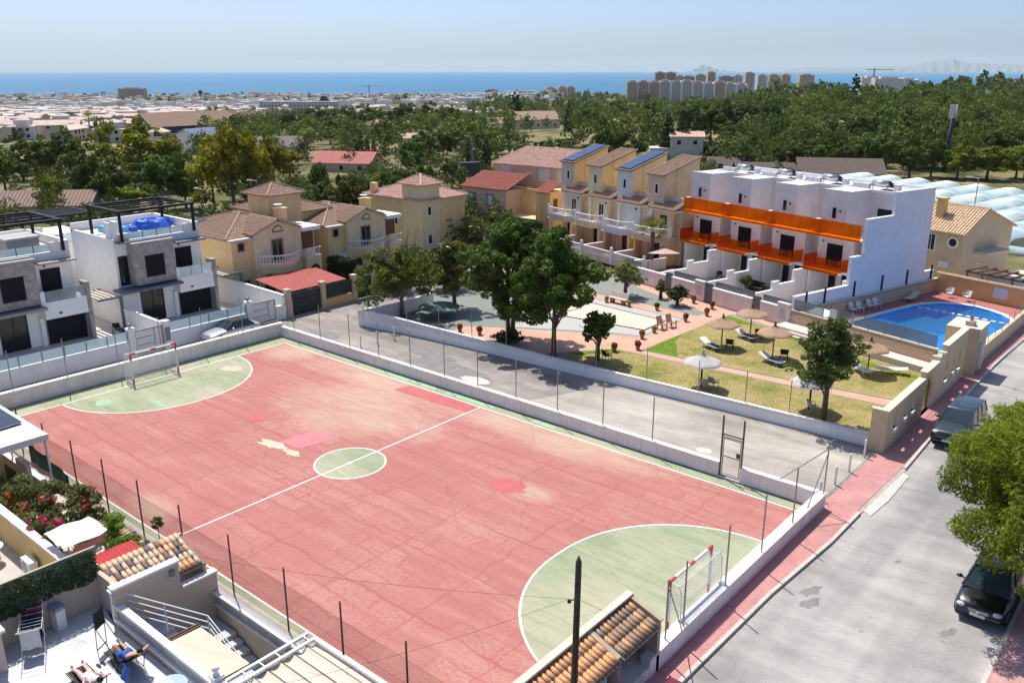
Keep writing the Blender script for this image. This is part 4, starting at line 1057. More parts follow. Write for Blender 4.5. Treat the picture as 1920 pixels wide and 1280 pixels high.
# the low pink front wall with gates
fwl = Fm('front_wall', 'long pale pink garden wall with grey gates in front of the terraced houses', 'wall')
mb = MB()
segs = [(2.6, 6.1), (7.0, 11.0), (12.0, 16.3), (17.2, 20.15)]
gates = [(6.1, 7.0), (11.0, 12.0), (16.3, 17.2)]
for k, (a, b) in enumerate(segs): mb.box(a, b, -7.72, -7.5, -.1, 1.40)
part(fwl, 'wall', mb, PINKWALL)
mb = MB()
for a, b in segs: mb.box(a-.04, b+.04, -7.77, -7.45, 1.40, 1.48)
part(fwl, 'coping', mb, WHITE_PAINT)
for a, b in gates:
    mb = MB(); mb.box(a+.03, b-.03, -7.62, -7.57, .05, 1.75); g_ = part(fwl, 'gate', mb, SLATE)
    mb = MB(); mb.box(b-.2, b-.1, -7.68, -7.62, .9, 1.0); part(g_, 'handle', mb, GALV)
for c in (10.45, 19.5):
    mb = MB(); mb.box(c-.55, c+.5, -7.76, -7.4, 1.48, 1.72); mb.box(c-.6, c+.55, -7.8, -7.36, 1.72, 1.8); part(fwl, 'pillar', mb, PINKWALL)
    mb = MB(); mb.box(c-.3, c+.2, -7.76, -7.725, .5, 1.35); part(fwl, 'meter_cabinet', mb, M('lilac_cabinet', (.55, .50, .52), .7, .1, 4))
mb = MB()
for a, b in segs[1:]: mb.box(a, b, -7.4, -7.36, 1.5, 2.0)
part(fwl, 'screen_mesh', mb, M('grey_screen', (.17, .18, .18), .8, .15, 3))

# ------------------------------------------------------------------ terrace of four yellow houses with sloping tower roofs
for k in range(4):
    s0 = -20.4 + 5.0*k; s1 = s0+4.995
    wl = [YELLOW, YELLOW, YELLOW2, M('faded_tan_render', (.60, .46, .30), .9, .12, .9, stain=.4, stain_c=(.36, .29, .23), streak=.4)][k]
    fr_ = [CREAM, YELLOW2, M('white_grey_render', (.68, .67, .66), .9, .05, 2), PINKHOUSE][k]
    T = Fm('terraced_house', f'{ORD[k]} yellow terraced house with a {"solar panelled" if k in (0, 2) else "brown tiled"} tower roof and white balustrade', 'house', group='yellow terraced houses with tower roofs')
    zt0, zt1 = 8.95, 10.5
    mb = MB(); mb.add([(s0, .4, 6), (s0+2.4, .4, 6), (s0+2.4, 5.3, 6), (s0, 5.3, 6), (s0, .4, zt0), (s0+2.4, .4, zt0), (s0+2.4, 5.3, zt1), (s0, 5.3, zt1)], [(0,3,2,1),(4,5,6,7),(1,2,6,5),(2,3,7,6),(3,0,4,7)])
    part(T, 'tower', mb, wl)
    mb = MB(); mb.box(s0-.003, s0+2.403, .37, .405, 6.0, zt0); part(T, 'tower_front', mb, fr_)
    rp = [[(s0-.12, .15, zt0+.03), (s0+2.52, .15, zt0+.03), (s0+2.52, 5.4, zt1+.12), (s0-.12, 5.4, zt1+.12)]]
    rf = roof_part(T, rp, ROOFB, caps=[((s0-.1, .15, zt0+.03), (s0-.1, 5.4, zt1+.12)), ((s0+2.5, .15, zt0+.03), (s0+2.5, 5.4, zt1+.12))])
    if k in (0, 2):
        sl = (zt1-zt0+.09)/5.25
        for i in range(5):
            ya, yb = .35+i*.98, .35+i*.98+.95; z_ = lambda y: zt0+.2+(y-.15)*sl
            mb = MB(); mb.ext([(s0+.25, ya, z_(ya)), (s0+2.15, ya, z_(ya)), (s0+2.15, yb, z_(yb)), (s0+.25, yb, z_(yb))], (0, 0, .05)); part(rf, 'solar_panel', mb, M('blue_solar_cells', (.035, .075, .16), .12, .2, 4, spec=.7))
    win(T, 'y', .37, s0+1.0, s0+1.6, 7.0, 8.1, WHITE_PAINT, GLASSD, bars=0, fw=.09)
    mb = MB(); mb.box(s0, s1, .6, 8.5, 0, 5.998); mb.box(s0+2.42, s1, 5.3, 8.5, 6.0, 8.3); part(T, 'wall', mb, wl)
    mb = MB(); mb.box(s0+1.2, s1-.9, .2, .598, 2.9, 5.9); part(T, 'bay', mb, fr_)
    mb = MB(); mb.box(s0+2.42, s1, 1.1, 1.3, 6.0, 6.85); mb.box(s0+2.42, s1, 1.3, 5.3, 6.0, 6.1); part(T, 'terrace_parapet', mb, CREAM)
    rp = [[(s0+1.05, -.45, 5.75), (s1-.05, -.45, 5.75), (s1-.05, 1.08, 6.35), (s0+1.05, 1.08, 6.35)]]
    roof_part(T, rp, ROOFB, caps=[((s0+1.05, -.45, 5.78), (s0+1.05, 1.08, 6.38)), ((s1-.05, -.45, 5.78), (s1-.05, 1.08, 6.38))], name='eave_roof')
    mb = MB(); mb.box(s0+1.0, s1, -.42, .6, 5.55, 5.72); mb.box(s0+1.1, s0+1.3, -.35, -.15, 3.0, 5.55); part(T, 'porch_beam', mb, WHITE_PAINT)
    win(T, 'y', .2, s0+2.2, s0+3.2, 3.05, 5.0, WHITE_PAINT if k != 3 else DARK, GLASSD if k != 2 else SHUTW, 'balcony_door', .1, 1)
    bp = [(s0, .5), (s0, -1.5), (s0+2.9, -1.5), (s0+4.3, -.3), (s0+4.3, .5)]
    mb = MB(); mb.prism(bp, 2.55, 3.0); mb.prism([(s0-.08, .5), (s0-.08, -1.62), (s0+2.95, -1.62), (s0+4.4, -.35), (s0+4.4, .5)], 2.4, 2.548); part(T, 'balcony', mb, fr_)
    balustrade(T, bp[1:4], 3.0)
    mb = MB(); mb.box(s0+3.9, s0+4.2, -1.3, .6, 0, 2.4); mb.box(s0+.05, s0+.3, -1.4, -1.1, 0, 2.4); part(T, 'porch_wall', mb, [YELLOW, TAN, OCHRE, OCHRE][k])
    win(T, 'y', .6, s0+1.0, s0+1.9, .1, 2.2, BROWN, GLASSD, 'door', .1, 0); win(T, 'y', .6, s0+2.5, s0+3.1, .9, 2.1, WHITE_PAINT, GLASSD)
    mb = MB(); mb.box(s1-.15, s1+.05, -4.2, -1.35, 0, 1.1); part(T, 'garden_side_wall', mb, PINKWALL)
    mb = MB(); mb.box(s1-.18, s1+.08, -4.25, -1.35, 1.1, 1.17); part(T, 'wall_coping', mb, WHITE_PAINT)
    mb = MB(); mb.box(s0+.3, s0+1.1, .05, .35, 4.6, 5.2) if k == 3 else mb.box(s0+3.4, s0+3.55, .1, .2, 5.0, 5.2); part(T, 'air_conditioner' if k == 3 else 'wall_lamp', mb, SHUTW if k == 3 else DARK)
    mb = MB(); mb.tube([(s0+2.6, 1.8, 6.9), (s0+2.6, 1.8, 10.2)], .02, 4); mb.tube([(s0+2.3, 1.8, 10.1), (s0+2.9, 1.8, 10.1)], .012, 4); mb.tube([(s0+2.4, 1.8, 9.8), (s0+2.8, 1.8, 9.8)], .012, 4); part(T, 'aerial', mb, RUST)
    mb = MB(); mb.box(s0+.2, s1-.2, -4.2, .5, .0, .06); part(T, 'patio_floor', mb, M('red_patio_tiles', (.34, .15, .13), .85, .15, 3))
yw = Fm('garden_wall', 'white balustrade wall in front of the yellow terraced houses', 'wall')
mb = MB(); mb.box(-20.3, -.3, -4.45, -4.25, -.1, .55); part(yw, 'wall', mb, CREAM)
balustrade(yw, [(-20.3, -4.35), (-10.3, -4.35), (-.4, -4.35)], .55, .7)
for sx in (-15.4, -10.4, -5.4, -.4):
    mb = MB(); mb.box(sx-.16, sx+.16, -4.5, -4.2, -.1, 1.45); mb.sph((sx, -4.35, 1.6), .17, 8, 6); part(yw, 'pillar', mb, WHITE_PAINT)
fp = Fm('fence_wall', 'pale pink wall with white coping beside the potted plant and fan palm', 'wall')
mb = MB(); mb.box(-.3, 2.55, -7.6, -7.4, -.1, 1.35); mb.box(-.4, -.2, -7.5, -4.5, -.1, 1.35); part(fp, 'wall', mb, PINKWALL)
mb = MB(); mb.box(-.35, 2.58, -7.65, -7.35, 1.35, 1.43); mb.box(-.45, -.15, -7.34, -4.5, 1.35, 1.43); part(fp, 'coping', mb, WHITE_PAINT)
mb = MB(); mb.box(.3, 2.5, -7.36, -7.32, 1.45, 1.95); part(fp, 'screen_mesh', mb, MATS['grey_screen'])

# ------------------------------------------------------------------ sand-coloured house behind the pool
T = Fm('detached_house', 'ochre house with straw-coloured tiled roof and round window behind the pool', 'house')
hx0, hx1, hy0, hy1 = 15.5, 20.2, 16.0, 24.5
mb = MB(); mb.box(hx0-1.5, hx1, hy0, hy1, 0, 5.0); mb.add([(hx1-.002, hy0, 5.0), (hx1-.002, hy1, 5.0), (hx1-.002, (hy0+hy1)/2-1, 6.9)], [(0, 1, 2)]); part(T, 'wall', mb, M('beige_render', (.64, .50, .34), .9, .07, 1.3, stain=.25, streak=.2))
ym = (hy0+hy1)/2-1
roof_part(T, [[(hx0-1.5, hy0-.35, 4.9), (hx1+.3, hy0-.35, 4.9), (hx1+.3, ym, 7.0), (hx0-1.5, ym, 7.0)], [(hx1+.3, hy1+.3, 4.9), (hx0-1.5, hy1+.3, 4.9), (hx0-1.5, ym, 7.0), (hx1+.3, ym, 7.0)]], ROOFY, caps=[((hx0-1.5, ym, 7.0), (hx1+.3, ym, 7.0)), ((hx1+.25, hy0-.3, 4.95), (hx1+.25, ym, 7.0))], pitch=.3)
mb = MB(); mb.lathe([(.55, 0), (.55, .08), (.38, .09), (.38, 0)], 20); o = part(T, 'round_window', mb, WHITE_PAINT)
o.location = (19.25, hy0, 4.0); o.rotation_euler = (R(90), 0, 0); mb = MB(); mb.lathe([(.4, .03), (.4, .05)], 20); part(o, 'pane', mb, GLASSD)
win(T, 'y', hy0, 16.6, 17.6, 2.9, 4.6, WHITE_PAINT, GLASSD, bars=1, fw=.12)
mb = MB(); mb.box(18.3, 19.2, hy0-.35, hy0, 1.6, 2.2); part(T, 'air_conditioner', mb, SHUTW)
mb = MB(); mb.box(16.4, 17.1, 17.3, 18.0, 5.3, 7.6); mb.box(16.3, 17.2, 17.2, 18.1, 7.6, 7.75); part(T, 'chimney', mb, OCHRE)
mb = MB(); mb.box(hx1, hx1+1.4, hy0+2, hy0+6, 2.9, 3.1); part(T, 'canopy', mb, CREAM)
pg = Fm('pergola', 'dark wooden slatted pergola over a patio behind the tile-topped wall', 'pergola')
for i in range(9):
    mb = MB(); mb.box(22.6+i*.95, 22.75+i*.95, 12.8, 15.9, 2.35, 2.5); part(pg, 'slat', mb, BROWN)
mb = MB(); mb.box(22.4, 30.6, 13.0, 13.12, 2.2, 2.35); mb.box(22.4, 30.6, 15.6, 15.72, 2.2, 2.35); part(pg, 'beam', mb, BROWN)
for x in (22.6, 26.5, 30.4):
    for y in (13.06, 15.66): mb = MB(); mb.box(x-.06, x+.06, y-.06, y+.06, 0, 2.2); part(pg, 'post', mb, BROWN)
mb = MB(); mb.prism([F(20.6, 12.4), F(31, 12.4), F(32, 26), F(28, 28), F(20, 28)], -.1, .02); struct('patio', mb, M('pale_patio', (.62, .58, .52), .9, .1, 2))
T = Fm('carport', 'low white flat-roofed carport with dark windows beside the ochre house', 'building')
mb = MB(); mb.box(28.5, 34, 19, 26, 0, 2.6); part(T, 'wall', mb, WHITE); mb = MB(); mb.box(28.2, 34.3, 18.6, 26.3, 2.6, 2.85); part(T, 'roof', mb, SLATE)
win(T, 'y', 19, 29.2, 33.2, .6, 2.2, DARK, GLASSD, bars=3)
# ------------------------------------------------------------------ modern white houses on the west lane
GL_W = M_glass('frosted_glass', (.80, .92, .93), .7, .3)
GL_S = M_glass('grey_balcony_glass', (.60, .66, .68), .35)
BLUEW = M('plunge_pool_blue', (.10, .42, .70), .25, .12, 2)
def white_house(label, loc, can, glassm, pool_):
    T = thing('modern_house', label, 'house', loc, 0, 'modern white cube houses by the lane')
    mb = MB(); mb.box(-7.2, 0, 0, 8.1, 0, 3.05); mb.box(-7.2, 0, 0, 7.2, 3.052, 6.75); part(T, 'wall', mb, WHITE)
    mb = MB(); mb.box(-7.2, -6.95, 0, 7.2, 6.75, 7.45); mb.box(-7.2, 0, 6.95, 7.2, 6.752, 7.45); mb.box(-7.2, -.002, 0, .22, 6.752, 6.95); mb.box(-.2, .0, .22, 1.3, 6.752, 7.3); mb.box(-.2, 0, 5.9, 6.95, 6.752, 7.42); mb.box(-1.6, -.8, .25, .95, 6.76, 8.05)
    mb.box(-1.66, -.74, .19, 1.01, 8.05, 8.13); part(T, 'parapet', mb, WHITE)
    mb = MB(); mb.box(-6.9, -.25, .25, 6.9, 6.753, 6.79); part(T, 'roof_terrace', mb, FLOORT)
    mb = MB(); mb.box(.002, 1.0, 1.0, 4.3, 3.3, 6.55); part(T, 'stone_bay', mb, STONE)
    mb = MB(); mb.box(-.05, 1.05, .95, 4.35, 6.55, 6.64); part(T, 'bay_coping', mb, CONC)
    o = win(T, 'x', 1.0, 1.85, 3.4, 3.85, 5.55, DARK, SHUT, bars=0); slats(o, 'x', 1.0, 1.92, 3.33, 3.93, 5.48, SHUT)
    mb = MB(); mb.box(.003, 1.7, -.5, 4.45, 2.98, 3.16); part(T, 'canopy', mb, can)
    mb = MB(); mb.box(.003, 1.0, 4.62, 7.2, 6.08, 6.2); mb.box(.003, .6, .1, 4.3, 6.66, 6.74); part(T, 'door_canopy', mb, can)
    mb = MB(); mb.box(.003, 1.0, 4.46, 7.5, 2.1, 2.98) ; mb.box(.9, 1.003, 4.302, 4.6, 2.982, 4.2); mb.box(.003, .25, 4.3, 4.6, 0, 2.1); mb.box(.003, .16, 4.3, 7.6, 0, .02); mb.box(.9, 1.0, 4.6, 7.5, 2.982, 3.35)
    part(T, 'balcony', mb, WHITE)
    for i in range(3):
        mb = MB(); mb.box(.94, .955, 4.64+i*.96, 5.54+i*.96, 3.36, 4.15); part(T, 'glass_panel', mb, glassm)
    mb = MB()
    for i in range(4): mb.box(.93, .97, 4.6+i*.96, 4.635+i*.96, 3.35, 4.17)
    part(T, 'panel_post', mb, GALV)
    mb = MB(); mb.box(.003, 1.02, 7.52, 7.82, 0, 4.3); mb.box(.0, 1.02, 7.5, 7.85, 4.3, 4.36); part(T, 'stone_pier', mb, STONE)
    o = win(T, 'x', 0, 4.9, 6.3, 3.3, 5.58, DARK, SHUT, 'balcony_door', bars=0); slats(o, 'x', 0, 4.97, 6.23, 3.38, 5.5, SHUT)
    o = win(T, 'x', .16, 4.75, 7.5, .02, 2.06, DARK, SHUT, 'garage_door', bars=0, proud=.06); slats(o, 'x', .18, 4.82, 7.43, .09, 2.0, SHUT, 'door_slats', .25)
    win(T, 'x', 0, 1.6, 3.5, .05, 2.6, DARK, GLASSD, 'entrance', bars=1); win(T, 'x', 0, .2, .95, 3.3, 5.6, DARK, GLASSD, 'tall_window', bars=0)
    mb = MB(); mb.box(0.003, .08, 5.2, 5.35, 5.75, 5.85); mb.box(1.0, 1.08, 5.4, 5.6, 2.4, 2.5); part(T, 'wall_lamp', mb, DARK)
    # roof glass screens
    for i in range(4):
        mb = MB(); mb.box(-.12, -.105, 1.35+i*1.15, 2.44+i*1.15, 6.8, 7.32); part(T, 'roof_screen', mb, GL_W)
    mb = MB()
    for i in range(5): mb.box(-.14, -.09, 1.3+i*1.15, 1.34+i*1.15, 6.78, 7.34)
    part(T, 'screen_post', mb, DARK)
    # pergola on the roof
    mb = MB(); mb.box(-5.1, .3, .55, .85, 8.9, 9.08); mb.box(-5.1, .3, 6.6, 6.9, 8.9, 9.08); mb.box(-.05, .25, .852, 6.598, 8.9, 9.08); mb.box(-5.05, -4.75, .852, 6.598, 8.9, 9.08)
    for i in range(3): mb.box(-3.9+i*1.2, -3.82+i*1.2, .852, 6.598, 8.94, 9.04)
    pp = part(T, 'roof_pergola', mb, DARK)
    for x in (.1, -4.9):
        for y in (.7, 6.75): mb = MB(); mb.box(x-.09, x+.09, y-.09, y+.09, 6.76, 8.9); part(pp, 'post', mb, DARK)
    if pool_:
        mb = MB(); mb.box(-5.4, -3.0, 1.4, 2.8, 6.8, 7.25); part(T, 'plunge_pool', mb, BLUEW)
        mb = MB(); mb.box(-2.6, -.6, 1.2, 2.3, 6.8, 6.95); part(T, 'plunge_pool', mb, BLUEW)
    else:
        mb = MB(); mb.box(-3.4, -1.0, 3.4, 5.6, 6.8, 7.75); hb = part(T, 'hot_tub', mb, GREYM); mb = MB(); mb.box(-3.5, -.9, 3.3, 5.7, 7.75, 7.87); part(hb, 'lid', mb, M('grey_lid', (.45, .44, .43), .7, .1, 3))
    # slatted side porch
    mb = MB(); mb.box(1.2, 1.35, 8.12, 10.0, 2.75, 2.9); mb.box(1.15, 1.35, 9.8, 10.0, 0, 2.75); sp_ = part(T, 'side_porch', mb, SLATE); mb = MB(); mb.box(-2.2, -2.05, 8.12, 10.0, 2.75, 2.9); part(sp_, 'beam', mb, SLATE)
    for i in range(5): mb = MB(); mb.box(-2.04, 1.19, 8.3+i*.38, 8.45+i*.38, 2.78, 2.88); part(sp_, 'slat', mb, CREAM)
    mb = MB(); mb.box(-7, 7.0, -.3, 10.1, -.05, .03); part(T, 'front_yard', mb, M('grey_yard_tiles', (.60, .57, .53), .85, .1, 2.5))
    return T
WB = white_house('white cube house with blue pools on its roof and frosted glass balcony', (-32.6, 4.3, 0), SLATE, GL_W, True)
WA = white_house('white cube house with a hot tub on its roof at the left edge', (-32.6, -6.15, 0), M('grey_canopy', (.34, .31, .29), .7, .1, 3), GL_S, False)
cv = thing('pool_cover', 'crumpled bright blue tarpaulin cover on the roof of the white house', 'cover', (-36.6, 9.6, 6.8))
V = []; nn = 22
for j in range(9):
    for i in range(nn):
        q = 2*math.pi*i/nn; rr = [1.6, 1.5, 1.35, 1.3, 1.1, .8, .5, .25, 0.01][j]; zz = [0, .25, .5, .62, .68, .66, .72, .66, .7][j]
        V.append((rr*math.cos(q)*(1+.08*math.sin(3*q+j)), rr*math.sin(q)*(1+.1*math.sin(5*q+j*.7)), zz + .06*math.sin(i*2.3+j*1.9)))
mb = MB(); mb.add(V, [(j*nn+i, j*nn+(i+1) % nn, (j+1)*nn+(i+1) % nn, (j+1)*nn+i) for j in range(8) for i in range(nn)])
part(cv, 'tarpaulin', mb, M('blue_tarpaulin', (.02, .12, .62), .45, .2, 5, bump=.5)); mb = MB(); mb.box(-.6, .9, -2.3, -1.7, 0, .35); part(cv, 'folded_edge', mb, MATS['blue_tarpaulin'])

# lane-side walls with frosted panels
def lane_wall(label, y0, y1, glass=True):
    T = thing('lane_wall', label, 'wall', (-25.2, y0, 0)); L = y1-y0
    mb = MB(); mb.box(-.12, .12, 0, L, -.1, 1.1); part(T, 'wall', mb, WHITE)
    mb = MB(); mb.box(-.16, .16, 0, L, 1.1, 1.16); part(T, 'coping', mb, WHITE_PAINT)
    if glass:
        n = max(1, round(L/1.45))
        for i in range(n): mb = MB(); mb.box(-.012, .012, L*i/n+.05, L*(i+1)/n-.05, 1.2, 1.85); part(T, 'frosted_panel', mb, GL_W)
        mb = MB()
        for i in range(n+1): mb.box(-.03, .03, L*i/n-.03, L*i/n+.03, 1.16, 1.88)
        part(T, 'panel_post', mb, GALV)
    return T
lane_wall('white lane wall with frosted panels below the hot tub house', -9.0, 1.0)
lane_wall('white lane wall with frosted panels behind the silver convertible', 4.15, 10.5)
lane_wall('low white lane wall right of the white sliding gate', 13.3, 14.1, False)
def pillar(y, label, lamp=True):
    T = thing('gate_pillar', label, 'pillar', (-25.2, y, 0), 0, 'white gate pillars on the lane')
    mb = MB(); mb.box(-.22, .22, -.22, .22, -.1, 2.0); mb.box(-.26, .26, -.26, .26, 2.0, 2.08); part(T, 'shaft', mb, WHITE)
    if lamp: mb = MB(); mb.lathe([(.05, 2.08), (.05, 2.14), (.16, 2.2), (.18, 2.32), (.1, 2.42), (0, 2.45)], 10); part(T, 'lamp', mb, GREYM)
    else: mb = MB(); mb.box(.225, .26, -.18, .18, .6, 1.6); part(T, 'meter_box', mb, GREYM)
pillar(1.25, 'white gate pillar with globe lamp left of the white gate'); pillar(3.85, 'white gate pillar with grey meter box beside the gate', False); pillar(10.75, 'white gate pillar with globe lamp behind the convertible'); 
def gate(y0, y1, label):
    T = thing('white_gate', label, 'gate', (-25.2, y0, 0), 0, 'white panel gates on the lane'); L = y1-y0
    mb = MB(); mb.box(-.04, .04, 0, L, .1, .18); mb.box(-.04, .04, 0, L, 1.72, 1.8); mb.box(-.04, .04, 0, .08, .18, 1.72); mb.box(-.04, .04, L-.08, L, .18, 1.72); mb.box(-.04, .04, L*.68, L*.68+.06, .18, 1.72); mb.box(-.04, .04, .08, L*.68, .68, .73); mb.box(-.04, .04, .08, L*.68, 1.2, 1.25); part(T, 'frame', mb, GALV)
    for a, b, c, d in ((.1, L*.66, .2, .66), (.1, L*.66, .75, 1.18), (.1, L*.66, 1.27, 1.7), (L*.7, L-.1, .2, 1.7)): mb = MB(); mb.box(-.02, .02, a, b, c, d); part(T, 'panel', mb, WHITE_PAINT)
gate(1.5, 3.6, 'white panelled gate behind the left goal'); gate(11.0, 13.2, 'white panelled gate right of the silver convertible')
dv = thing('dividing_wall', 'sloping white wall running back from the grey meter box pillar', 'wall')
mb = MB(); wall_poly(mb, [(-25.4, 3.9, 1.75), (-31.0, 3.8, 1.9)], .2, 0, 1.5); part(dv, 'wall', mb, WHITE); mb = MB(); wall_poly(mb, [(-25.4, 3.9, 1.82), (-31.0, 3.8, 1.97)], .26, 1.7, 1.5); part(dv, 'coping', mb, WHITE_PAINT)
dv = thing('dividing_wall', 'white wall between the white house and the yellow villa', 'wall')
mb = MB(); wall_poly(mb, [(-25.2, 14.1, 1.9), (-31.0, 13.9, 2.1), (-36, 13.6, 2.1)], .2, 0, 1.5); part(dv, 'wall', mb, WHITE); mb = MB(); wall_poly(mb, [(-25.2, 14.1, 1.95), (-31.0, 13.9, 2.15), (-36, 13.6, 2.15)], .26, 1.8, 1.5); part(dv, 'coping', mb, WHITE_PAINT)
dv = thing('dividing_wall', 'white wall corner with orange door panel at the left edge by the lane', 'wall')
mb = MB(); mb.box(-25.4, -25.0, -9.3, -9.05, 0, 1.9); mb.box(-31, -25.4, -9.3, -9.1, 0, 1.7); part(dv, 'wall', mb, WHITE); mb = MB(); mb.box(-25.3, -25.2, -11.2, -9.35, 0, 1.7); part(dv, 'orange_panel', mb, M('orange_panel', (.62, .30, .14), .7, .1, 2))
# neighbour behind with roof pergola
T = thing('modern_house', 'white flat-roofed house with slatted roof pergola behind the two cube houses', 'house', (-44.5, 2.5, -.5), 0)
mb = MB(); mb.box(-5, 3.5, -1.5, 5.2, 0, 6.2); part(T, 'wall', mb, WHITE)
for i in range(4): mb = MB(); mb.box(3.3, 3.32, -1.3+i*1.62, .25+i*1.62, 6.2, 6.95); part(T, 'glass_panel', mb, GL_W)
mb = MB(); mb.box(1.5, 2.1, .1, .7, 6.2, 7.4); part(T, 'chimney', mb, WHITE)
mb = MB()
for x in (-1.2, 2.6):
    for y in (-1.0, 4.4): mb.box(x-.08, x+.08, y-.08, y+.08, 6.2, 8.2)
mb.box(-1.4, 2.8, -1.2, -1.0, 8.2, 8.36); mb.box(-1.4, 2.8, 4.4, 4.6, 8.2, 8.36); mb.box(2.6, 2.8, -.99, 4.39, 8.2, 8.36); mb.box(-1.4, -1.2, -.99, 4.39, 8.2, 8.36)
pp = part(T, 'roof_pergola', mb, DARK)
for i in range(9): mb = MB(); mb.box(-1.0+i*.4, -.85+i*.4, -.98, 4.38, 8.25, 8.32); part(pp, 'slat', mb, DARK)

# ------------------------------------------------------------------ yellow villas
def villa(label, loc, tower):
    T = thing('villa', label, 'house', loc, 0, 'yellow villas with brown tiled roofs')
    mb = MB(); mb.box(-10, -1.0, 0, 8.0, 0, 5.5); mb.box(-1.0, -.4, 0, 2.0, 0, 5.498); part(T, 'wall', mb, YELLOW)
    gb = [(2.0, 0), (6.9, 0), (6.9, 5.75), (4.45, 6.6), (2.0, 5.75)]
    mb = MB(); mb.ext([(-1.0, y, z) for y, z in gb], (1.0, 0, 0)); part(T, 'gable_bay', mb, YELLOW2)
    mb = MB(); mb.box(-1.3, .0, -.3, 1.98, 5.3, 5.5); mb.box(-10.3, -1.3, -.3, 0, 5.3, 5.5); part(T, 'eave_board', mb, M('pale_eaves', (.62, .57, .52), .8, .05, 3))
    hip(T, -10, -1.0, 0, 8.0, 5.5, 1.35, ROOFB, .4)
    roof_part(T, [[(.2, 1.75, 5.72), (-4.0, 1.75, 5.72), (-4.0, 4.45, 6.74), (.2, 4.45, 6.74)], [(-4.0, 7.15, 5.72), (.2, 7.15, 5.72), (.2, 4.45, 6.74), (-4.0, 4.45, 6.74)]], ROOFB, caps=[((.2, 4.45, 6.72), (-4, 4.45, 6.72))], name='gable_roof')
    arch_win(T, 'x', 0, 4.45, .9, 5.75, 6.15, BROWN, YELLOW2)
    win(T, 'x', 0, 3.65, 4.95, 3.05, 5.1, M('stone_surround', (.42, .33, .25), .8, .1, 4), GLASSD, 'balcony_door', .12, 1)
    win(T, 'x', -.4, .5, 1.3, 4.3, 5.2, MATS['stone_surround'], GLASSD, bars=0, fw=.12); win(T, 'x', -.4, .5, 1.6, .7, 1.9, MATS['stone_surround'], GLASSD, bars=1, fw=.12)
    # curved balcony
    arc = [(1.45*math.sin(math.pi*i/10), 2.2 + 4.4*i/10) for i in range(11)]
    mb = MB(); mb.prism(arc, 2.75, 3.05); mb.prism([(x*.8+.02, 4.4+(y-4.4)*.9) for x, y in arc], 2.2, 2.748); part(T, 'balcony', mb, YELLOW2)
    balustrade(T, arc[0:11], 3.05, .8, balls=False)
    for c in (3.2, 5.3): arch_win(T, 'x', 0, c, .9, .2, 2.0, MATS['stone_surround'], GLASSD)
    # porch at the side
    mb = MB(); mb.box(-3.0, .6, 6.95, 8.6, 0, 3.0); mb.box(-3, -.4, 6.95, 8.6, 3.0, 5.4); part(T, 'porch', mb, YELLOW2)
    mb = MB(); mb.box(-3, .5, 6.8, 8.75, 5.4, 5.75); part(T, 'porch_roof', mb, WHITE); mb = MB(); mb.box(-.395, -.38, 7.1, 8.5, 3.6, 5.3); part(T, 'dark_screen', mb, BROWN)
    balustrade(T, [(.55, 6.95), (.55, 8.55)], 3.0, .85, balls=False); arch_win(T, 'x', .6, 7.8, 1.0, .05, 2.3, YELLOW, GLASSD)
    mb = MB(); mb.tube([(.03, 2.05, 0), (.05, 2.05, 5.0), (-.1, 1.8, 5.4)], .05, 5); part(T, 'drainpipe', mb, WHITE_PAINT)
    mb = MB(); mb.box(-3.4, -2.6, 6.5, 7.4, 6.0, 7.1); mb.box(-3.5, -2.5, 6.4, 7.5, 7.1, 7.2); ch = part(T, 'chimney', mb, YELLOW)
    mb = MB(); mb.lathe([(.02, 0), (.3, .06), (.42, .16)], 12, (-2.9, 6.7, 7.4)); mb.tube([(-2.9, 6.9, 7.1), (-2.9, 6.7, 7.45)], .02, 4); part(ch, 'satellite_dish', mb, SHUTW)
    if tower:
        mb = MB(); mb.box(-7.5, -4.2, 6.6, 10.2, 0, 8.2); part(T, 'tower', mb, YELLOW); hip(T, -7.5, -4.2, 6.6, 10.2, 8.2, .85, ROOFB, .4, 'tower_roof')
        hip(T, -12, -5, 8, 14, 6.2, 1.1, ROOFB, .3, 'rear_roof'); mb = MB(); mb.box(-11.9, -5.1, 8.1, 13.9, 0, 6.18); part(T, 'rear_wing', mb, YELLOW)
        for i in range(2): mb = MB(); mb.ext([(-9.4+i*1.15, .3, 5.75), (-8.35+i*1.15, .3, 5.75), (-8.35+i*1.15, 1.9, 6.3), (-9.4+i*1.15, 1.9, 6.3)], (0, 0, .06)); part(T, 'solar_panel', mb, MATS['solar_glass'])
    else:
        mb = MB(); mb.box(.003, .5, 2.3, 3.2, .5, 1.3) ; mb.box(-.395, .0, .9, 1.9, 2.1, 2.7); part(T, 'air_conditioner', mb, SHUTW)
    return T
V1 = villa('yellow villa with red awning yard and square tower beside the white houses', (-32.0, 14.2, 0), True)
V2 = villa('yellow villa with curved balcony behind the bare branches', (-33.0, 25.2, -.4), False)
T = thing('villa', 'large plain yellow villa with a square corner tower and pink tiles', 'house', (-36.6, 40.6, -.1))
mb = MB(); mb.box(-9.2, 0, .05, 7.0, 0, 5.6); part(T, 'wall', mb, YELLOW); mb = MB(); mb.box(-3.0, .04, 0, 2.85, 0, 7.3); part(T, 'tower', mb, YELLOW2)
hip(T, -9.2, 0, .05, 7.0, 5.6, 1.3, ROOFP, .35); hip(T, -3.0, .04, 0, 2.85, 7.3, .95, ROOFP, .35, 'tower_roof')
arch_win(T, 'x', .04, 1.2, .45, 3.9, 4.8, WHITE_PAINT, GLASSD); arch_win(T, 'x', .04, 1.2, .5, .7, 1.7, WHITE_PAINT, GLASSD)
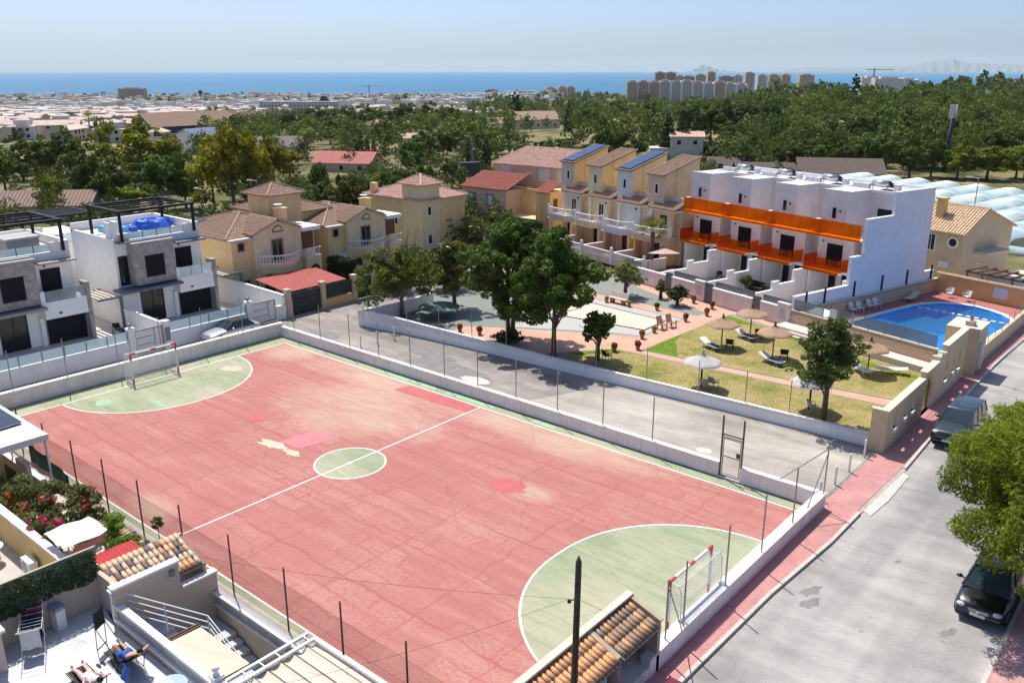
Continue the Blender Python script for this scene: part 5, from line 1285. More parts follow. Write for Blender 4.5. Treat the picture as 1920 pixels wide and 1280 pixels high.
arch_win(T, 'y', .05, -4.3, .6, 2.6, 3.5, WHITE_PAINT, GLASSD); arch_win(T, 'y', .05, -6.4, .6, 2.6, 3.5, WHITE_PAINT, GLASSD)
mb = MB(); mb.box(-8.6, -7.9, .1, .8, 5.8, 6.9); part(T, 'chimney', mb, YELLOW)
T = thing('plunge_pool', 'small blue pool beside the plain yellow villa', 'pool', (-36.4, 49.5, 0)); mb = MB(); mb.box(-3.4, .8, 0, 2.2, .02, .28); part(T, 'rim', mb, COPING); mb = MB(); mb.box(-3.2, .6, .2, 2.0, .28, .3); part(T, 'water', mb, M('deep_blue_pool', (.02, .14, .50), .15, .15, 3))
T = thing('plunge_pool', 'small turquoise pool in front of the yellow terrace houses', 'pool', (*F(-20.5, -3.9), 0), FA); mb = MB(); mb.box(-2.6, .6, 0, 2.0, .02, .4); part(T, 'rim', mb, COPING); mb = MB(); mb.box(-2.4, .4, .2, 1.8, .4, .42); part(T, 'water', mb, BLUEW)

# yard wall of the villas: posts, gate, mesh
vw = thing('yard_wall', 'ochre yard wall with square posts and dark green mesh on the lane', 'wall', (-25.3, 14.3, 0))
for y in (.2, 3.7, 7.1, 9.3): mb = MB(); mb.box(-.22, .22, y-.22, y+.22, -.1, 2.25); mb.box(-.26, .26, y-.26, y+.26, 2.25, 2.33); part(vw, 'pillar', mb, SAND)
mb = MB(); mb.box(-.12, .12, 3.93, 6.87, -.1, .75); mb.box(-.12, .12, 9.53, 16, -.1, .75); part(vw, 'wall', mb, OCHRE)
mb = MB(); mb.box(-.02, .02, 3.95, 6.85, .8, 1.95); mb.box(-.02, .02, 7.35, 9.05, .1, 1.95); part(vw, 'mesh_screen', mb, M('dark_green_mesh', (.03, .05, .045), .8, .2, 4))
mb = MB()
for i in range(3): mb.box(-.03, .03, .45, 3.45, .1+i*.6, .68+i*.6)
part(vw, 'gate_panel', mb, M('dark_green_gate', (.03, .036, .035), .6, .15, 3))
T = thing('awning', 'red corrugated awning over the villa yard by the lane', 'awning', (-30.0, 14.6, 0))
mb = MB()
for i in range(26):
    y = .1 + i*.24; mb.add([(0, y, 2.35), (4.4, y, 1.95), (4.4, y+.12, 2.02), (0, y+.12, 2.42), (4.4, y+.24, 1.95), (0, y+.24, 2.35)], [(0, 1, 2, 3), (3, 2, 4, 5)])
part(T, 'sheet', mb, M('red_sheet', (.42, .085, .075), .7, .15, 2))
mb = MB()
for x, y in ((.1, .2), (4.2, .2), (.1, 6.2), (4.2, 6.2)): mb.box(x-.05, x+.05, y-.05, y+.05, 0, 2.3 if x < 1 else 1.93)
part(T, 'post', mb, BROWN)

# ------------------------------------------------------------------ salmon house left of the yellow terrace
T = thing('villa', 'weathered salmon house with red tiled lower roof and pink upper storey', 'house', (-38.5, 57.2, -.6), R(2))
mb = MB(); mb.box(-7.2, 0, 0, 9, 0, 5.3); part(T, 'wall', mb, PINKHOUSE)
mb = MB(); mb.box(.002, 5.0, 0, 8.9, 0, 2.2); mb.box(.002, .2, 3, 8.9, 2.2, 5.4); mb.box(.2, 5.0, 3.0, 3.2, 2.2, 5.4); mb.box(4.7, 5.0, 0, 3.0, 2.2, 5.4); part(T, 'loggia', mb, YELLOW)
mb = MB(); mb.box(5.0, 6.5, .5, 8.9, 0, 5.6); part(T, 'side_wing', mb, YELLOW)
roof_part(T, [[(-7.5, -.3, 5.4), (.3, -.3, 5.4), (.3, 4.5, 7.0), (-7.5, 4.5, 7.0)]], ROOFR, caps=[((.3, -.3, 5.4), (.3, 4.5, 7.0))])
roof_part(T, [[(4.5, -.2, 5.6), (6.6, -.2, 5.6), (6.6, 3.0, 6.6), (4.5, 3.0, 6.6)]], ROOFR, name='wing_roof')
mb = MB(); mb.box(-6.0, 7.0, 5.2, 9.5, 0, 8.0); part(T, 'upper_storey', mb, PINKHOUSE)
roof_part(T, [[(-6.3, 4.9, 8.0), (7.3, 4.9, 8.0), (7.3, 9.5, 9.9), (-4.0, 9.5, 9.9)]], ROOFP, caps=[((-4, 9.5, 9.9), (7.3, 9.5, 9.9)), ((-6.3, 4.9, 8.0), (-4, 9.5, 9.9))], name='upper_roof')
for a in (-6.2, -3.2): win(T, 'y', 0, a, a+1.2, 3.2, 4.7, BROWN, SHUTW, bars=0, fw=.12)
win(T, 'y', 5.2, -4.8, -3.4, 5.9, 7.8, PINKWALL, SHUTW, bars=0); win(T, 'y', 5.2, 1.4, 2.9, 6.2, 7.7, WHITE_PAINT, SHUTW, bars=0); win(T, 'y', 5.2, 4.2, 5.2, 5.8, 7.7, WHITE_PAINT, SHUTW, 'door', bars=0); win(T, 'y', 5.2, 6.0, 6.7, 6.6, 7.4, WHITE_PAINT, GLASSD, bars=0)
win(T, 'y', 3.0, 3.4, 4.6, 2.3, 4.9, PINKWALL, SHUTW, 'shutter', bars=0); win(T, 'x', 6.5, 1.2, 2.0, 2.3, 4.7, BROWN, BROWN, 'door', bars=0)
mb = MB(); mb.ext([(-3.4, 5.18, 5.4), (.6, 5.18, 5.4), (.6, 5.18, 7.6), (-.2, 5.18, 7.5)], (0, -.2, 0)); part(T, 'buttress', mb, PINKHOUSE)
mb = MB(); mb.box(-3.0, .0, -1.5, -.002, 0, 1.9); part(T, 'lean_to', mb, CREAM)
# ------------------------------------------------------------------ vegetation
def leaf_cloud(rs, lobes, n, size, shell=.55, sub=0, sub_r=.38, aspect=.62, up=.25):
    """n leaf-sized faces spread over lobes; each lobe may carry smaller clumps on its skin"""
    L = np.array(lobes, float)
    if sub:
        S = []
        for l in L:
            for _ in range(sub):
                d = rs.normal(size=3); d /= np.linalg.norm(d); d[2] = d[2]*.9 + .12
                k = rs.uniform(.62, .95); r_ = sub_r*rs.uniform(.65, 1.25)
                S.append([l[0]+d[0]*l[3]*k, l[1]+d[1]*l[4]*k, l[2]+d[2]*l[5]*k, l[3]*r_, l[4]*r_, l[5]*r_*.85])
        L = np.array(S)
    wgt = (L[:, 3]*L[:, 4]*L[:, 5])**(2/3); idx_ = rs.choice(len(L), n, p=wgt/wgt.sum())
    d = rs.normal(size=(n, 3)); d /= np.linalg.norm(d, axis=1)[:, None]
    rad = shell + (1-shell)*rs.random(n)**.5
    P = L[idx_, :3] + d*L[idx_, 3:6]*rad[:, None]
    nrm = d + rs.normal(size=(n, 3))*.8; nrm[:, 2] += up; nrm /= np.linalg.norm(nrm, axis=1)[:, None]
    a = np.cross(nrm, rs.normal(size=(n, 3))); a /= np.linalg.norm(a, axis=1)[:, None]; b = np.cross(nrm, a)
    s_ = size*rs.uniform(.6, 1.4, n)[:, None]; a = a*s_; b = b*s_*aspect
    V = np.stack([P-a, P-b, P+a, P+b], 1).reshape(-1, 3)
    return V, np.arange(4*n).reshape(n, 4)
def trunk_mb(h, r0, limbs, lean=(0, 0), mat=None):
    mb = MB(); mb.tube([(0, 0, -.3), (lean[0]*.3, lean[1]*.3, h*.4), (lean[0], lean[1], h)], [r0*1.25, r0*.85, r0*.6], 7)
    for l in limbs:
        q = Vector((lean[0], lean[1], h*.92)); e = Vector(l[:3]); m_ = q.lerp(e, .5) + Vector((0, 0, -.12*(e-q).length))
        mb.tube([q, m_, e], [r0*.5, r0*.33, r0*.12], 5)
    return mb
def dome(rs, n, R_, h0, h1, squash=.6):
    """lobes forming an uneven crown"""
    out = [(0, 0, (h0+h1)/2, R_*.55, R_*.55, (h1-h0)*.42)]
    for i in range(n):
        q = 2*math.pi*i/n + rs.uniform(-.3, .3); k = rs.uniform(.45, .72); z = h0 + (h1-h0)*rs.uniform(.25, .78)
        r_ = R_*rs.uniform(.30, .46); out.append((R_*k*math.cos(q), R_*k*math.sin(q), z, r_, r_, r_*squash*rs.uniform(.9, 1.3)))
    out.append((rs.uniform(-.2, .2)*R_, rs.uniform(-.2, .2)*R_, h1-(h1-h0)*.2, R_*.4, R_*.4, (h1-h0)*.22))
    return out
PROTO = {}
def proto(kind, seed):
    rs = np.random.default_rng(seed)
    if kind in ('pine', 'bright'):
        H_ = 9 if kind == 'pine' else 7; R_ = 4.0 if kind == 'pine' else 3.5
        lb = dome(rs, 9, R_, H_*.12, H_*.98); V, Fc = leaf_cloud(rs, lb, 4200, .24, .6, 7, .42)
        return trunk_mb(H_*.4, .22, lb[1:7]), V, Fc, (LEAF_P if kind == 'pine' else LEAF_B), BARK
    if kind == 'euc':
        lb = dome(rs, 10, 4.25, 1.6, 13, .8); V, Fc = leaf_cloud(rs, lb, 5000, .24, .5, 8, .4); return trunk_mb(6, .28, lb[1:8]), V, Fc, M_leaf('eucalyptus_leaves', (.04, .06, .012), (.17, .19, .02), (.32, .30, .02), scale=.35), BARKG
    if kind == 'acacia':
        lb = dome(rs, 9, 4.0, 1.6, 10, .75); V, Fc = leaf_cloud(rs, lb, 5000, .22, .55, 8, .4); return trunk_mb(4, .25, lb[1:8]), V, Fc, LEAF_Y, BARK
    if kind == 'bush':
        lb = dome(rs, 7, 3.0, .2, 4.0, .8); V, Fc = leaf_cloud(rs, lb, 1900, .27, .55, 6, .42); return trunk_mb(1.2, .12, lb[1:5]), V, Fc, M_leaf('scrub_leaves', (.03, .055, .014), (.10, .14, .035), (.17, .20, .05)), BARK
    if kind == 'tallp':
        lb = [(0, 0, 14*(.3+.65*i/6), 3.0*(1-.10*i)*rs.uniform(.7, 1.1), 3.0*(1-.10*i)*rs.uniform(.7, 1.1), 1.25) for i in range(7)]; V, Fc = leaf_cloud(rs, lb, 2300, .34, .5, 8, .36); return trunk_mb(12, .28, []), V, Fc, LEAF_D, BARK
    if kind == 'cyp':
        lb = [(0, 0, .6+8.2*i/9, 1.1*(1-(i/10)**2.2), 1.1*(1-(i/10)**2.2), .75) for i in range(10)]; V, Fc = leaf_cloud(rs, lb, 1500, .2, .7, 0); return trunk_mb(2, .13, []), V, Fc, LEAF_D, BARK
    if kind == 'bare':
        mb = MB(); mb.tube([(0, 0, -.3), (0, 0, 3)], [.28, .18], 6)
        for i in range(46):
            q = rs.uniform(0, 6.28); e = Vector((math.cos(q)*rs.uniform(1.5, 5), math.sin(q)*rs.uniform(1.5, 5), rs.uniform(5, 9))); mb.tube([(0, 0, 2+rs.random()), (e.x*.4, e.y*.4, 4.5), e], [.09, .055, .02], 4, False)
            for j in range(5): g_ = e + Vector(rs.normal(size=3))*1.0; mb.tube([e.lerp(Vector((0, 0, 4)), rs.random()*.4), g_], [.04, .015], 3, False)
        lb = dome(rs, 8, 4.8, 3.5, 9); V, Fc = leaf_cloud(rs, lb, 1300, .22, .3); return mb, V, Fc, M_leaf('dry_twigs', (.16, .13, .12), (.27, .23, .22), trans=.1), BARKG
    if kind == 'palm':
        mb = MB(); mb.tube([(0, 0, -.2), (.05, .03, 4), (.1, 0, 7.6)], [.3, .22, .2], 8)
        V = []; Fc = []
        for i in range(46):
            q = rs.uniform(0, 6.28); el = rs.uniform(-.9, 1.25); L_ = rs.uniform(1.5, 2.3); d = Vector((math.cos(q)*math.cos(el), math.sin(q)*math.cos(el), math.sin(el))); s_ = d.cross(Vector((0, 0, 1))).normalized(); o = Vector((.1, 0, 7.7)); c = o + d*L_*.55
            for j in range(9):
                a = (j-4)*.27; t_ = c + (d*math.cos(a)+s_*math.sin(a))*L_*.62 + Vector((0, 0, -.25*abs(a)-.12)); w_ = s_*.10*math.cos(a) - d*.10*math.sin(a); k = len(V); V += [tuple(c-w_*.5), tuple(c+w_*.5), tuple(t_+w_*.3), tuple(t_-w_*.3)]; Fc.append((k, k+1, k+2, k+3))
            k = len(V); w_ = s_*.025; V += [tuple(o-w_), tuple(o+w_), tuple(c+w_), tuple(c-w_)]; Fc.append((k, k+1, k+2, k+3))
        return mb, np.array(V), np.array(Fc), LEAF_PALM, BARKG
NAMES = {'pine': ('pine_tree', 'pine'), 'bright': ('pine_tree', 'pine'), 'euc': ('eucalyptus_tree', 'tree'), 'acacia': ('acacia_tree', 'tree'), 'bush': ('shrub', 'shrub'), 'bare': ('bare_tree', 'tree'), 'tallp': ('tall_conifer', 'tree'), 'cyp': ('cypress_tree', 'cypress'), 'palm': ('palm_tree', 'palm')}
KINDL = {'pine': 'dark green pine', 'bright': 'bright green pine', 'euc': 'tall yellow-green eucalyptus', 'acacia': 'yellow-orange flowering acacia', 'bush': 'rounded green shrub', 'bare': 'greyish almost leafless tree', 'tallp': 'lone tall dark conifer', 'cyp': 'narrow dark cypress', 'palm': 'slender fan palm'}
PLACE = {'W': 'in the wood behind the cube houses at the left edge', 'S': 'standing alone beside the long brown roof', 'E': 'rising narrow above the left wood', 'B': 'towering over the left wood', 'M': 'in the thicket right behind the roof pergola', 'A': 'behind the brown villa roofs', 'V': 'in the green slope behind the yellow villas', 'C': 'in the dark belt below the coastal town', 'G': 'left of the dark belt below the town', 'L': 'standing above the rest of the woods', 'R': 'in the wood behind the yellow terrace roofs', 'T': 'among the gardens behind the villas', 'D': 'in the dry fields behind the salmon house', 'P': 'sticking out above the gardens in the middle distance', 'H': 'on the wooded hillside behind the greenhouses'}
TREES = [('pine','W',-132.4,32.6,-1.5,0.95,0.78), ('pine','W',-156.8,44.9,-2,0.86,0.9), ('pine','W',-147.9,45.9,-1.9,0.9,0.93), ('pine','W',-143.7,48.7,-1.8,1.04,1.02), ('pine','W',-130.7,46.3,-1.5,0.83,0.83), ('bright','S',-94.7,25.2,-0.3,0.61,0.88), ('euc','E',-147.1,57.5,-1.8,0.55,0.96), ('euc','B',-117,49.5,-1.2,1.22,0.99), ('euc','B',-115.1,53.9,-1.1,0.73,0.77), ('pine','M',-96.3,31.2,-0.4,0.65,0.83), ('pine','M',-91.6,32.1,-0.3,0.74,0.8), ('bright','M',-87.9,32.3,-0.3,0.71,0.56), ('pine','M',-90.6,38.9,-0.4,0.86,0.81), ('pine','M',-89.6,42.2,-0.5,0.65,0.84), ('pine','M',-119.8,57.9,-1.3,0.67,0.76), ('acacia','A',-84.7,44,-0.4,0.66,0.93), ('acacia','A',-80.3,44.6,-0.3,0.76,1.05), ('acacia','A',-80,48,-0.4,0.67,1), ('acacia','A',-102,66.7,-1.1,0.76,0.78), ('acacia','A',-103.4,71.1,-1.2,0.65,0.58), ('acacia','A',-81.8,40.3,-0.3,0.37,0.34), ('bush','V',-76,54,-0.4,0.64,1), ('bush','V',-84,63.1,-0.8,0.79,1.43), ('bush','V',-62.2,46.6,-0.2,0.89,1.32), ('bush','V',-62.5,51.5,-0.2,1.01,1.46), ('bush','V',-61,54,-0.2,0.79,1.34), ('bush','V',-66.7,62.1,-0.4,0.98,1.46), ('bush','V',-69.6,68.4,-0.6,0.89,1.32), ('bush','V',-74,77.7,-0.9,0.84,1.28), ('bush','V',-77.8,88.1,-1.1,0.82,1.2), ('bush','V',-105.1,103.2,-1.3,1.17,1.57), ('pine','V',-114.5,116.3,-1.5,0.98,0.98), ('pine','V',-116.7,125.1,-1.7,1.02,0.86), ('pine','C',-293.8,208.3,-9.1,1.56,1.31), ('pine','C',-296.1,220.7,-9.2,1.46,1.35), ('pine','C',-295.6,229.3,-9.1,1.8,1.42), ('pine','C',-279,228.3,-8.7,1.87,1.48), ('pine','C',-287.4,247.2,-8.7,1.96,1.45), ('pine','C',-273,245.8,-8.4,1.58,1.21), ('pine','C',-290.6,274.8,-8.7,2.26,1.41), ('pine','C',-281.8,280.9,-8.6,2.04,1.47), ('pine','C',-267.5,281.3,-8.5,1.66,1.33), ('pine','C',-295.2,322,-10,1.7,0.9), ('pine','C',-184,144.1,-2.7,1.07,0.97), ('pine','C',-180.7,131.7,-2.5,1.03,0.84), ('pine','C',-168.4,139.5,-2.3,0.93,0.79), ('bare','G',-317.4,201.4,-8.7,1.6,1.24), ('bare','G',-324.3,217.4,-8.8,1.5,1.24), ('tallp','L',-239.3,298.4,-8.1,1.49,1.17), ('cyp','R',-173.9,252.3,-4.3,1.95,1.25), ('pine','R',-176.1,266.1,-4.4,1.22,1.13), ('pine','R',-169,265.5,-4.1,0.99,1.09), ('pine','R',-204.1,331.5,-7.7,1.53,1.43), ('pine','R',-112.7,201.4,-1.1,1.04,0.87), ('pine','R',-142.2,259.6,-2.8,1.35,1.26), ('pine','R',-86.1,150.7,-0.8,0.92,0.86), ('pine','R',-83.5,152.7,-0.8,0.76,0.78), ('pine','R',-75.2,145.4,-0.7,0.78,0.66), ('pine','R',-101.1,197.6,-1.2,1.41,1.1), ('pine','R',-95.6,205.8,-1.1,1.44,1.33), ('pine','R',-84.4,198.6,-1.2,1.41,1.39), ('pine','R',-79.4,198.4,-1.2,1.2,1.48), ('pine','R',-74.4,201.1,-1.1,1.2,1.48), ('pine','R',-66.7,197.9,-1,1.18,1.55), ('cyp','R',-74.4,157.8,-0.8,1.8,1.18), ('cyp','R',-72.2,160.5,-0.9,1.81,1.23), ('cyp','R',-72.8,168.9,-1,1.87,1.19), ('cyp','T',-100.9,117.2,-1.2,0.77,0.71), ('cyp','T',-93.4,112,-1.2,1.16,0.84), ('cyp','T',-93.2,114.3,-1.1,1.17,0.75), ('cyp','T',-147.2,123.4,-2.2,0.79,0.58), ('cyp','T',-143.4,122,-2.1,0.78,0.69), ('cyp','T',-142.2,123.1,-2.1,0.78,0.57), ('cyp','T',-143.8,126.7,-2.2,0.79,0.49), ('cyp','T',-311.7,102,-5.5,1.45,0.54), ('bush','D',-104.7,159.1,-1.4,1.19,0.92), ('bush','D',-110.8,156.7,-1.6,1.2,0.79), ('bush','D',-109.7,147.6,-1.5,1.07,0.73), ('bush','D',-84.3,141,-0.7,1.26,0.97), ('bush','D',-64.2,162.4,-1,1.31,0.86), ('bush','D',-54,158.2,-1.2,1.47,0.82), ('bush','D',-52.9,166.7,-1.2,1.3,0.75), ('bush','D',-117.4,145,-1.8,1.17,0.94), ('palm','P',-283.2,116.3,-5.4,1.21,1.12), ('palm','P',-300,117.7,-5.8,1.07,0.68), ('palm','P',-215.8,124.8,-4,1.33,0.9), ('palm','P',-141.8,103.8,-1.7,1,0.84), ('palm','P',-215.1,183.5,-5.2,1.05,0.63), ('palm','P',-206.8,210.4,-5.6,1.09,0.94), ('palm','P',-173.4,198.9,-4,1.07,0.68), ('palm','P',-49.3,160.8,-1.3,0.82,0.47), ('palm','P',-80.5,257.3,2,0.82,1.06), ('tallp','L',-306.3,954.4,-19.2,2.57,2.45), ('bright','H',-6.8,165.9,-1.4,1.39,1.02), ('bright','H',-11.9,164.8,-1.5,1.04,1.1), ('bright','H',-2.9,172.2,-1.4,1.07,0.99), ('pine','H',-39.4,146.1,-1.6,0.95,0.82), ('pine','H',-34.9,148.7,-1.7,0.9,0.92), ('pine','H',-31.8,154.2,-1.7,0.92,0.97), ('pine','H',-28.2,157.2,-1.7,1.05,1.02), ('pine','H',-23.9,158.6,-1.7,0.99,1.01), ('pine','H',-20,161.3,-1.6,1.05,1.05), ('pine','H',-17,165.3,-1.6,0.92,0.96), ('pine','H',-49.4,176.9,-1.1,1.12,1.06), ('pine','H',-45.1,182.3,-1,1.14,1.17), ('pine','H',-40.8,187.1,-0.8,1.22,1.25), ('pine','H',-35.8,189.7,-0.7,1.23,1.3), ('pine','H',-30.6,190.6,-0.7,1.22,1.32), ('pine','H',-26,193.2,-0.6,1.23,1.24), ('pine','H',-21.1,194.5,-0.6,1.23,1.16), ('pine','H',-15.9,194.1,-0.7,1.15,1.03), ('pine','H',-11.2,193.9,-0.8,1.15,0.94), ('pine','H',-7.1,195.6,-0.9,1.05,0.92)]
TREES.append(('tallp', 'L2', -86.5, 314.4, 2.0, 1.0, 1.07)); PLACE['L2'] = 'sticking up from the top of the wooded hill'
PLACE['L'] = 'rising beside the fields in the middle of the view'
TREES = [t for t in TREES if not (t[0] == 'tallp' and t[1] == 'L' and t[3] > 900)]
for i, (kd, gr, x, y, z, sw, sh_) in enumerate(TREES):
    v = i % (3 if kd in ('pine', 'bush', 'acacia', 'bright', 'cyp', 'palm') else 2)
    if (kd, v) not in PROTO:
        tm, V, Fc, lm, bk = proto(kd, 100 + 17*v + sum(map(ord, kd)))
        PROTO[(kd, v)] = (tm.mesh('trunk', bk, True), npmesh('crown', V, Fc, lm))
    tr_, cr_ = PROTO[(kd, v)]; nm, ct = NAMES[kd]
    T = thing(nm, f'{KINDL[kd]} {PLACE[gr]}', ct, (x, y, z-.2), random.uniform(0, 6.28), f'{KINDL[kd]}s {PLACE[gr]}'); k_ = 1.22 if gr in 'WMBEA' else 1.0; T.scale = (sw*k_, sw*k_, sh_*(1.0 if gr in 'BE' else k_**.6))
    link('trunk', tr_, T); link('crown', cr_, T)

# far woods that read as one mass
def woods(name, label, spots, mat, seed, n=260, size=.55):
    rs = np.random.default_rng(seed); protos = []
    for k in range(4): protos.append(leaf_cloud(rs, dome(rs, 7, 4, .6, 8.5), n, size, .65, 4, .45))
    VV = []; FF = []; o = 0
    for i, (x, y, s_, sh_) in enumerate(spots):
        V, Fc = protos[i % 4]; q = rs.uniform(0, 6.28); c, s2 = math.cos(q), math.sin(q)
        W_ = np.stack([(V[:, 0]*c - V[:, 1]*s2)*s_ + x, (V[:, 0]*s2 + V[:, 1]*c)*s_ + y, V[:, 2]*sh_ + float(terrain(x, y)) - .3], -1); VV.append(W_); FF.append(Fc + o); o += len(V)
    ob = link(name, npmesh(name, np.concatenate(VV), np.concatenate(FF), mat), kind='stuff'); ob['label'] = label; ob['category'] = 'wood'; return ob
def ab(a, b): return 32.5 + a*VD[0] + b*VR[0], -25.4 + a*VD[1] + b*VR[1]
rs = np.random.default_rng(5)
def scatter(n, a0, a1, u0, u1, smin, smax, keep=None):
    out = []
    while len(out) < n:
        a = a0 + (a1-a0)*rs.random()**1.2; u_ = rs.uniform(u0, u1); x, y = ab(a, a*u_)
        if keep is None or keep(a, u_): s_ = rs.uniform(smin, smax); out.append((x, y, s_, s_*rs.uniform(.8, 1.2)))
    return out
WOODM = M_leaf('far_wood_leaves', (.024, .042, .012), (.085, .115, .026), (.15, .175, .035), trans=.3, scale=.05)
hollow = lambda a, u_: not (-.12 < u_ < .30 and a < 330 and (math.sin(a*.05)+math.sin(u_*40)) > -.3)
woods('woods', 'dense pine wood covering the hill on the right behind the mast', scatter(420, 186, 430, .26, .66, .8, 1.3) , WOODM, 11, 900, .24)
woods('woods', 'belt of mixed trees across the valley below the coastal town', scatter(520, 210, 640, -.36, .30, .6, 1.2, hollow), WOODM, 12, 420, .34)
woods('woods', 'scattered garden trees among the white houses of the left town', scatter(230, 300, 1500, -.68, -.10, .4, .8), WOODM, 13, 180, .6)
woods('woods', 'green ridge of scrub in front of the apartment blocks', scatter(420, 640, 1500, -.05, .42, .9, 1.7), WOODM, 14, 170, .8)
woods('woods', 'dark wooded slope at the far right edge', scatter(300, 520, 1150, .44, .72, 1.2, 2.2), WOODM, 15, 170, .85)
woods('woods', 'thicket of scrub and pines filling the slope behind the houses', scatter(560, 96, 215, -.62, .34, .28, .62, lambda a, u_: not (a < 112 and u_ > .05) and math.sin(a*.11+u_*9)+math.sin(u_*31+a*.03) > -.75), M_leaf('near_scrub', (.03, .05, .016), (.09, .125, .034), (.15, .18, .05), trans=.25, scale=.08), 17, 300, .4)
woods('woods', 'distant coastal trees between the town roofs and the sea', scatter(500, 1500, 2700, -.62, .62, 1.0, 1.8), WOODM, 16, 70, 1.3)

# ------------------------------------------------------------------ garden trees close by
def garden_tree(name, label, loc, h, w_, seed, mat, nleaf, size, trunks=1, bare=0., cat='tree', sub=9, low=.22, squash=.75):
    rs2 = np.random.default_rng(seed); T = thing(name, label, cat, loc)
    lb = dome(rs2, 11, w_/2, h*low, h*.99, squash) + dome(rs2, 6, w_*.36, h*.45, h, squash)
    V, Fc = leaf_cloud(rs2, lb, nleaf, size, .45, sub, .36, .55); part_o = link('crown', npmesh('crown', V, Fc, mat), T)
    mb = MB()
    for k in range(trunks):
        dx = (k-(trunks-1)/2)*.35; mb.tube([(dx, 0, -.1), (dx*1.6, .1*k, h*.3), (dx*2.2+.1, .2*k, h*.62)], [.19, .15, .09], 8)
        for l in lb[k::trunks]:
            q = Vector((dx*1.5, .05, h*rs2.uniform(.22, .5))); e = Vector(l[:3]); mb.tube([q, q.lerp(e, .5)+Vector((0, 0, .15)), e], [.075, .05, .018], 5, False)
            for j in range(3): g_ = e + Vector(rs2.normal(size=3))*(sum(l[3:6])/3*.7); mb.tube([q.lerp(e, .6), g_], [.03, .01], 4, False)
    if bare:
        for i in range(int(46*bare)):
            q = rs2.uniform(0, 6.28); e = Vector((math.cos(q)*rs2.uniform(.3, w_*.42), math.sin(q)*rs2.uniform(.3, w_*.42), h*rs2.uniform(.85, 1.22))); m_ = Vector((e.x*.35, e.y*.35, h*.72)); mb.tube([(0, 0, h*.5), m_, e], [.05, .03, .008], 4, False)
            for j in range(4): mb.tube([m_.lerp(e, rs2.uniform(.2, .9)), e + Vector(rs2.normal(size=3))*.45], [.015, .006], 3, False)
    part(T, 'trunk', mb, BARK if not bare else BARKG, True)
    return T
garden_tree('garden_tree', 'big leafy tree with twin trunks in the middle of the garden by the alley', (-7.35, 21.4, 0), 9.3, 8.0, 31, LEAF_G, 36000, .115, 2, low=.10)
garden_tree('garden_tree', 'big leafy tree with a leaning trunk right of the twin-trunked tree', (-2.4, 20.3, 0), 9.2, 7.0, 32, LEAF_G, 30000, .115, 1, low=.12)
garden_tree('garden_tree', 'yellowish tree with bare grey branches on top near the trampoline', (-18.3, 20.6, 0), 6.0, 7.4, 33, M_leaf('yellow_green_leaves', (.04, .06, .012), (.12, .14, .03), (.20, .20, .05), g=.85), 12000, .12, 1, .8, low=.15)
garden_tree('garden_tree', 'pale green tree behind the trampoline', (-16.6, 25.0, 0), 5.8, 4.6, 34, MATS['yellow_green_leaves'], 5000, .16, 1, low=.2)
garden_tree('garden_tree', 'small round tree beside the path and the dark chair', (.3, 21.8, 0), 3.5, 2.7, 35, LEAF_G, 2600, .14, 1, low=.3)
garden_tree('garden_tree', 'feathery tree with layered branches beside the arched wall', (16.7, 20.7, 0), 6.3, 4.7, 36, M_leaf('feathery_leaves', (.028, .05, .014), (.085, .125, .035), (.13, .17, .05), g=.85), 11000, .09, 1, low=.18, squash=.34)
garden_tree('olive_tree', 'small silvery olive tree on the gravel by the pink wall', (-7.9, 37.9, 0), 3.2, 3.4, 37, LEAF_O, 2600, .13, 1, low=.28)
garden_tree('shrub', 'dense dark round shrub on the gravel near the pink wall', (-2.8, 38.2, 0), 1.75, 2.2, 38, LEAF_D, 2200, .1, 1, cat='shrub', low=.1)
garden_tree('shrub', 'thin young shrub between the olive tree and the dark shrub', (-5.1, 39.3, 0), 1.8, 1.1, 39, LEAF_O, 700, .1, 1, cat='shrub', low=.15)
garden_tree('shrub', 'low dark shrub at the foot of the twin-trunked tree', (-6.9, 20.6, 0), .9, 2.6, 40, LEAF_D, 1300, .1, 1, cat='shrub', low=.05)
garden_tree('shrub', 'pale shrub in the patio of the third orange-balcony house', (*F(10.9, -2.2), 0), 1.7, 1.2, 44, LEAF_G, 700, .1, 1, cat='shrub', low=.2)
garden_tree('shrub', 'bushy green garden shrub beside the villa gate posts', (-25.0, 26.2, 0), 3.2, 4.4, 45, LEAF_G, 2600, .14, 1, cat='shrub', low=.1)
garden_tree('shrub', 'dark shrubs behind the yellowish tree', (-22.2, 29.5, 0), 3.4, 5.0, 46, LEAF_D, 2600, .15, 1, cat='shrub', low=.1)
garden_tree('shrub', 'dense green shrub under the shade sail', (-23.0, 35.5, 0), 3.0, 5.0, 47, LEAF_G, 2600, .14, 1, cat='shrub', low=.1)
# near pine over the parked black car
pn = thing('pine_tree', 'big bright green pine hanging over the black car by the street', 'pine', (30.55, 9.3, .55))
rs2 = np.random.default_rng(41)
lb = dome(rs2, 13, 4.9, 1.8, 6.4, .9) + dome(rs2, 9, 3.6, 2.8, 7.0, .9) + [(-2.6, -3.6, 3.5, 1.3, 1.3, .8), (-3.6, -1.6, 4.2, 1.2, 1.2, .9), (-.8, -4.4, 3.6, 1.3, 1.2, .9), (-3.2, 2.2, 5.2, 1.3, 1.3, 1.0)]
V, Fc = leaf_cloud(rs2, lb, 170000, .115, .35, 20, .33, .19, .5); link('crown', npmesh('crown', V, Fc, LEAF_B), pn)
mb = trunk_mb(3.0, .24, lb); part(pn, 'trunk', mb, BARK, True)
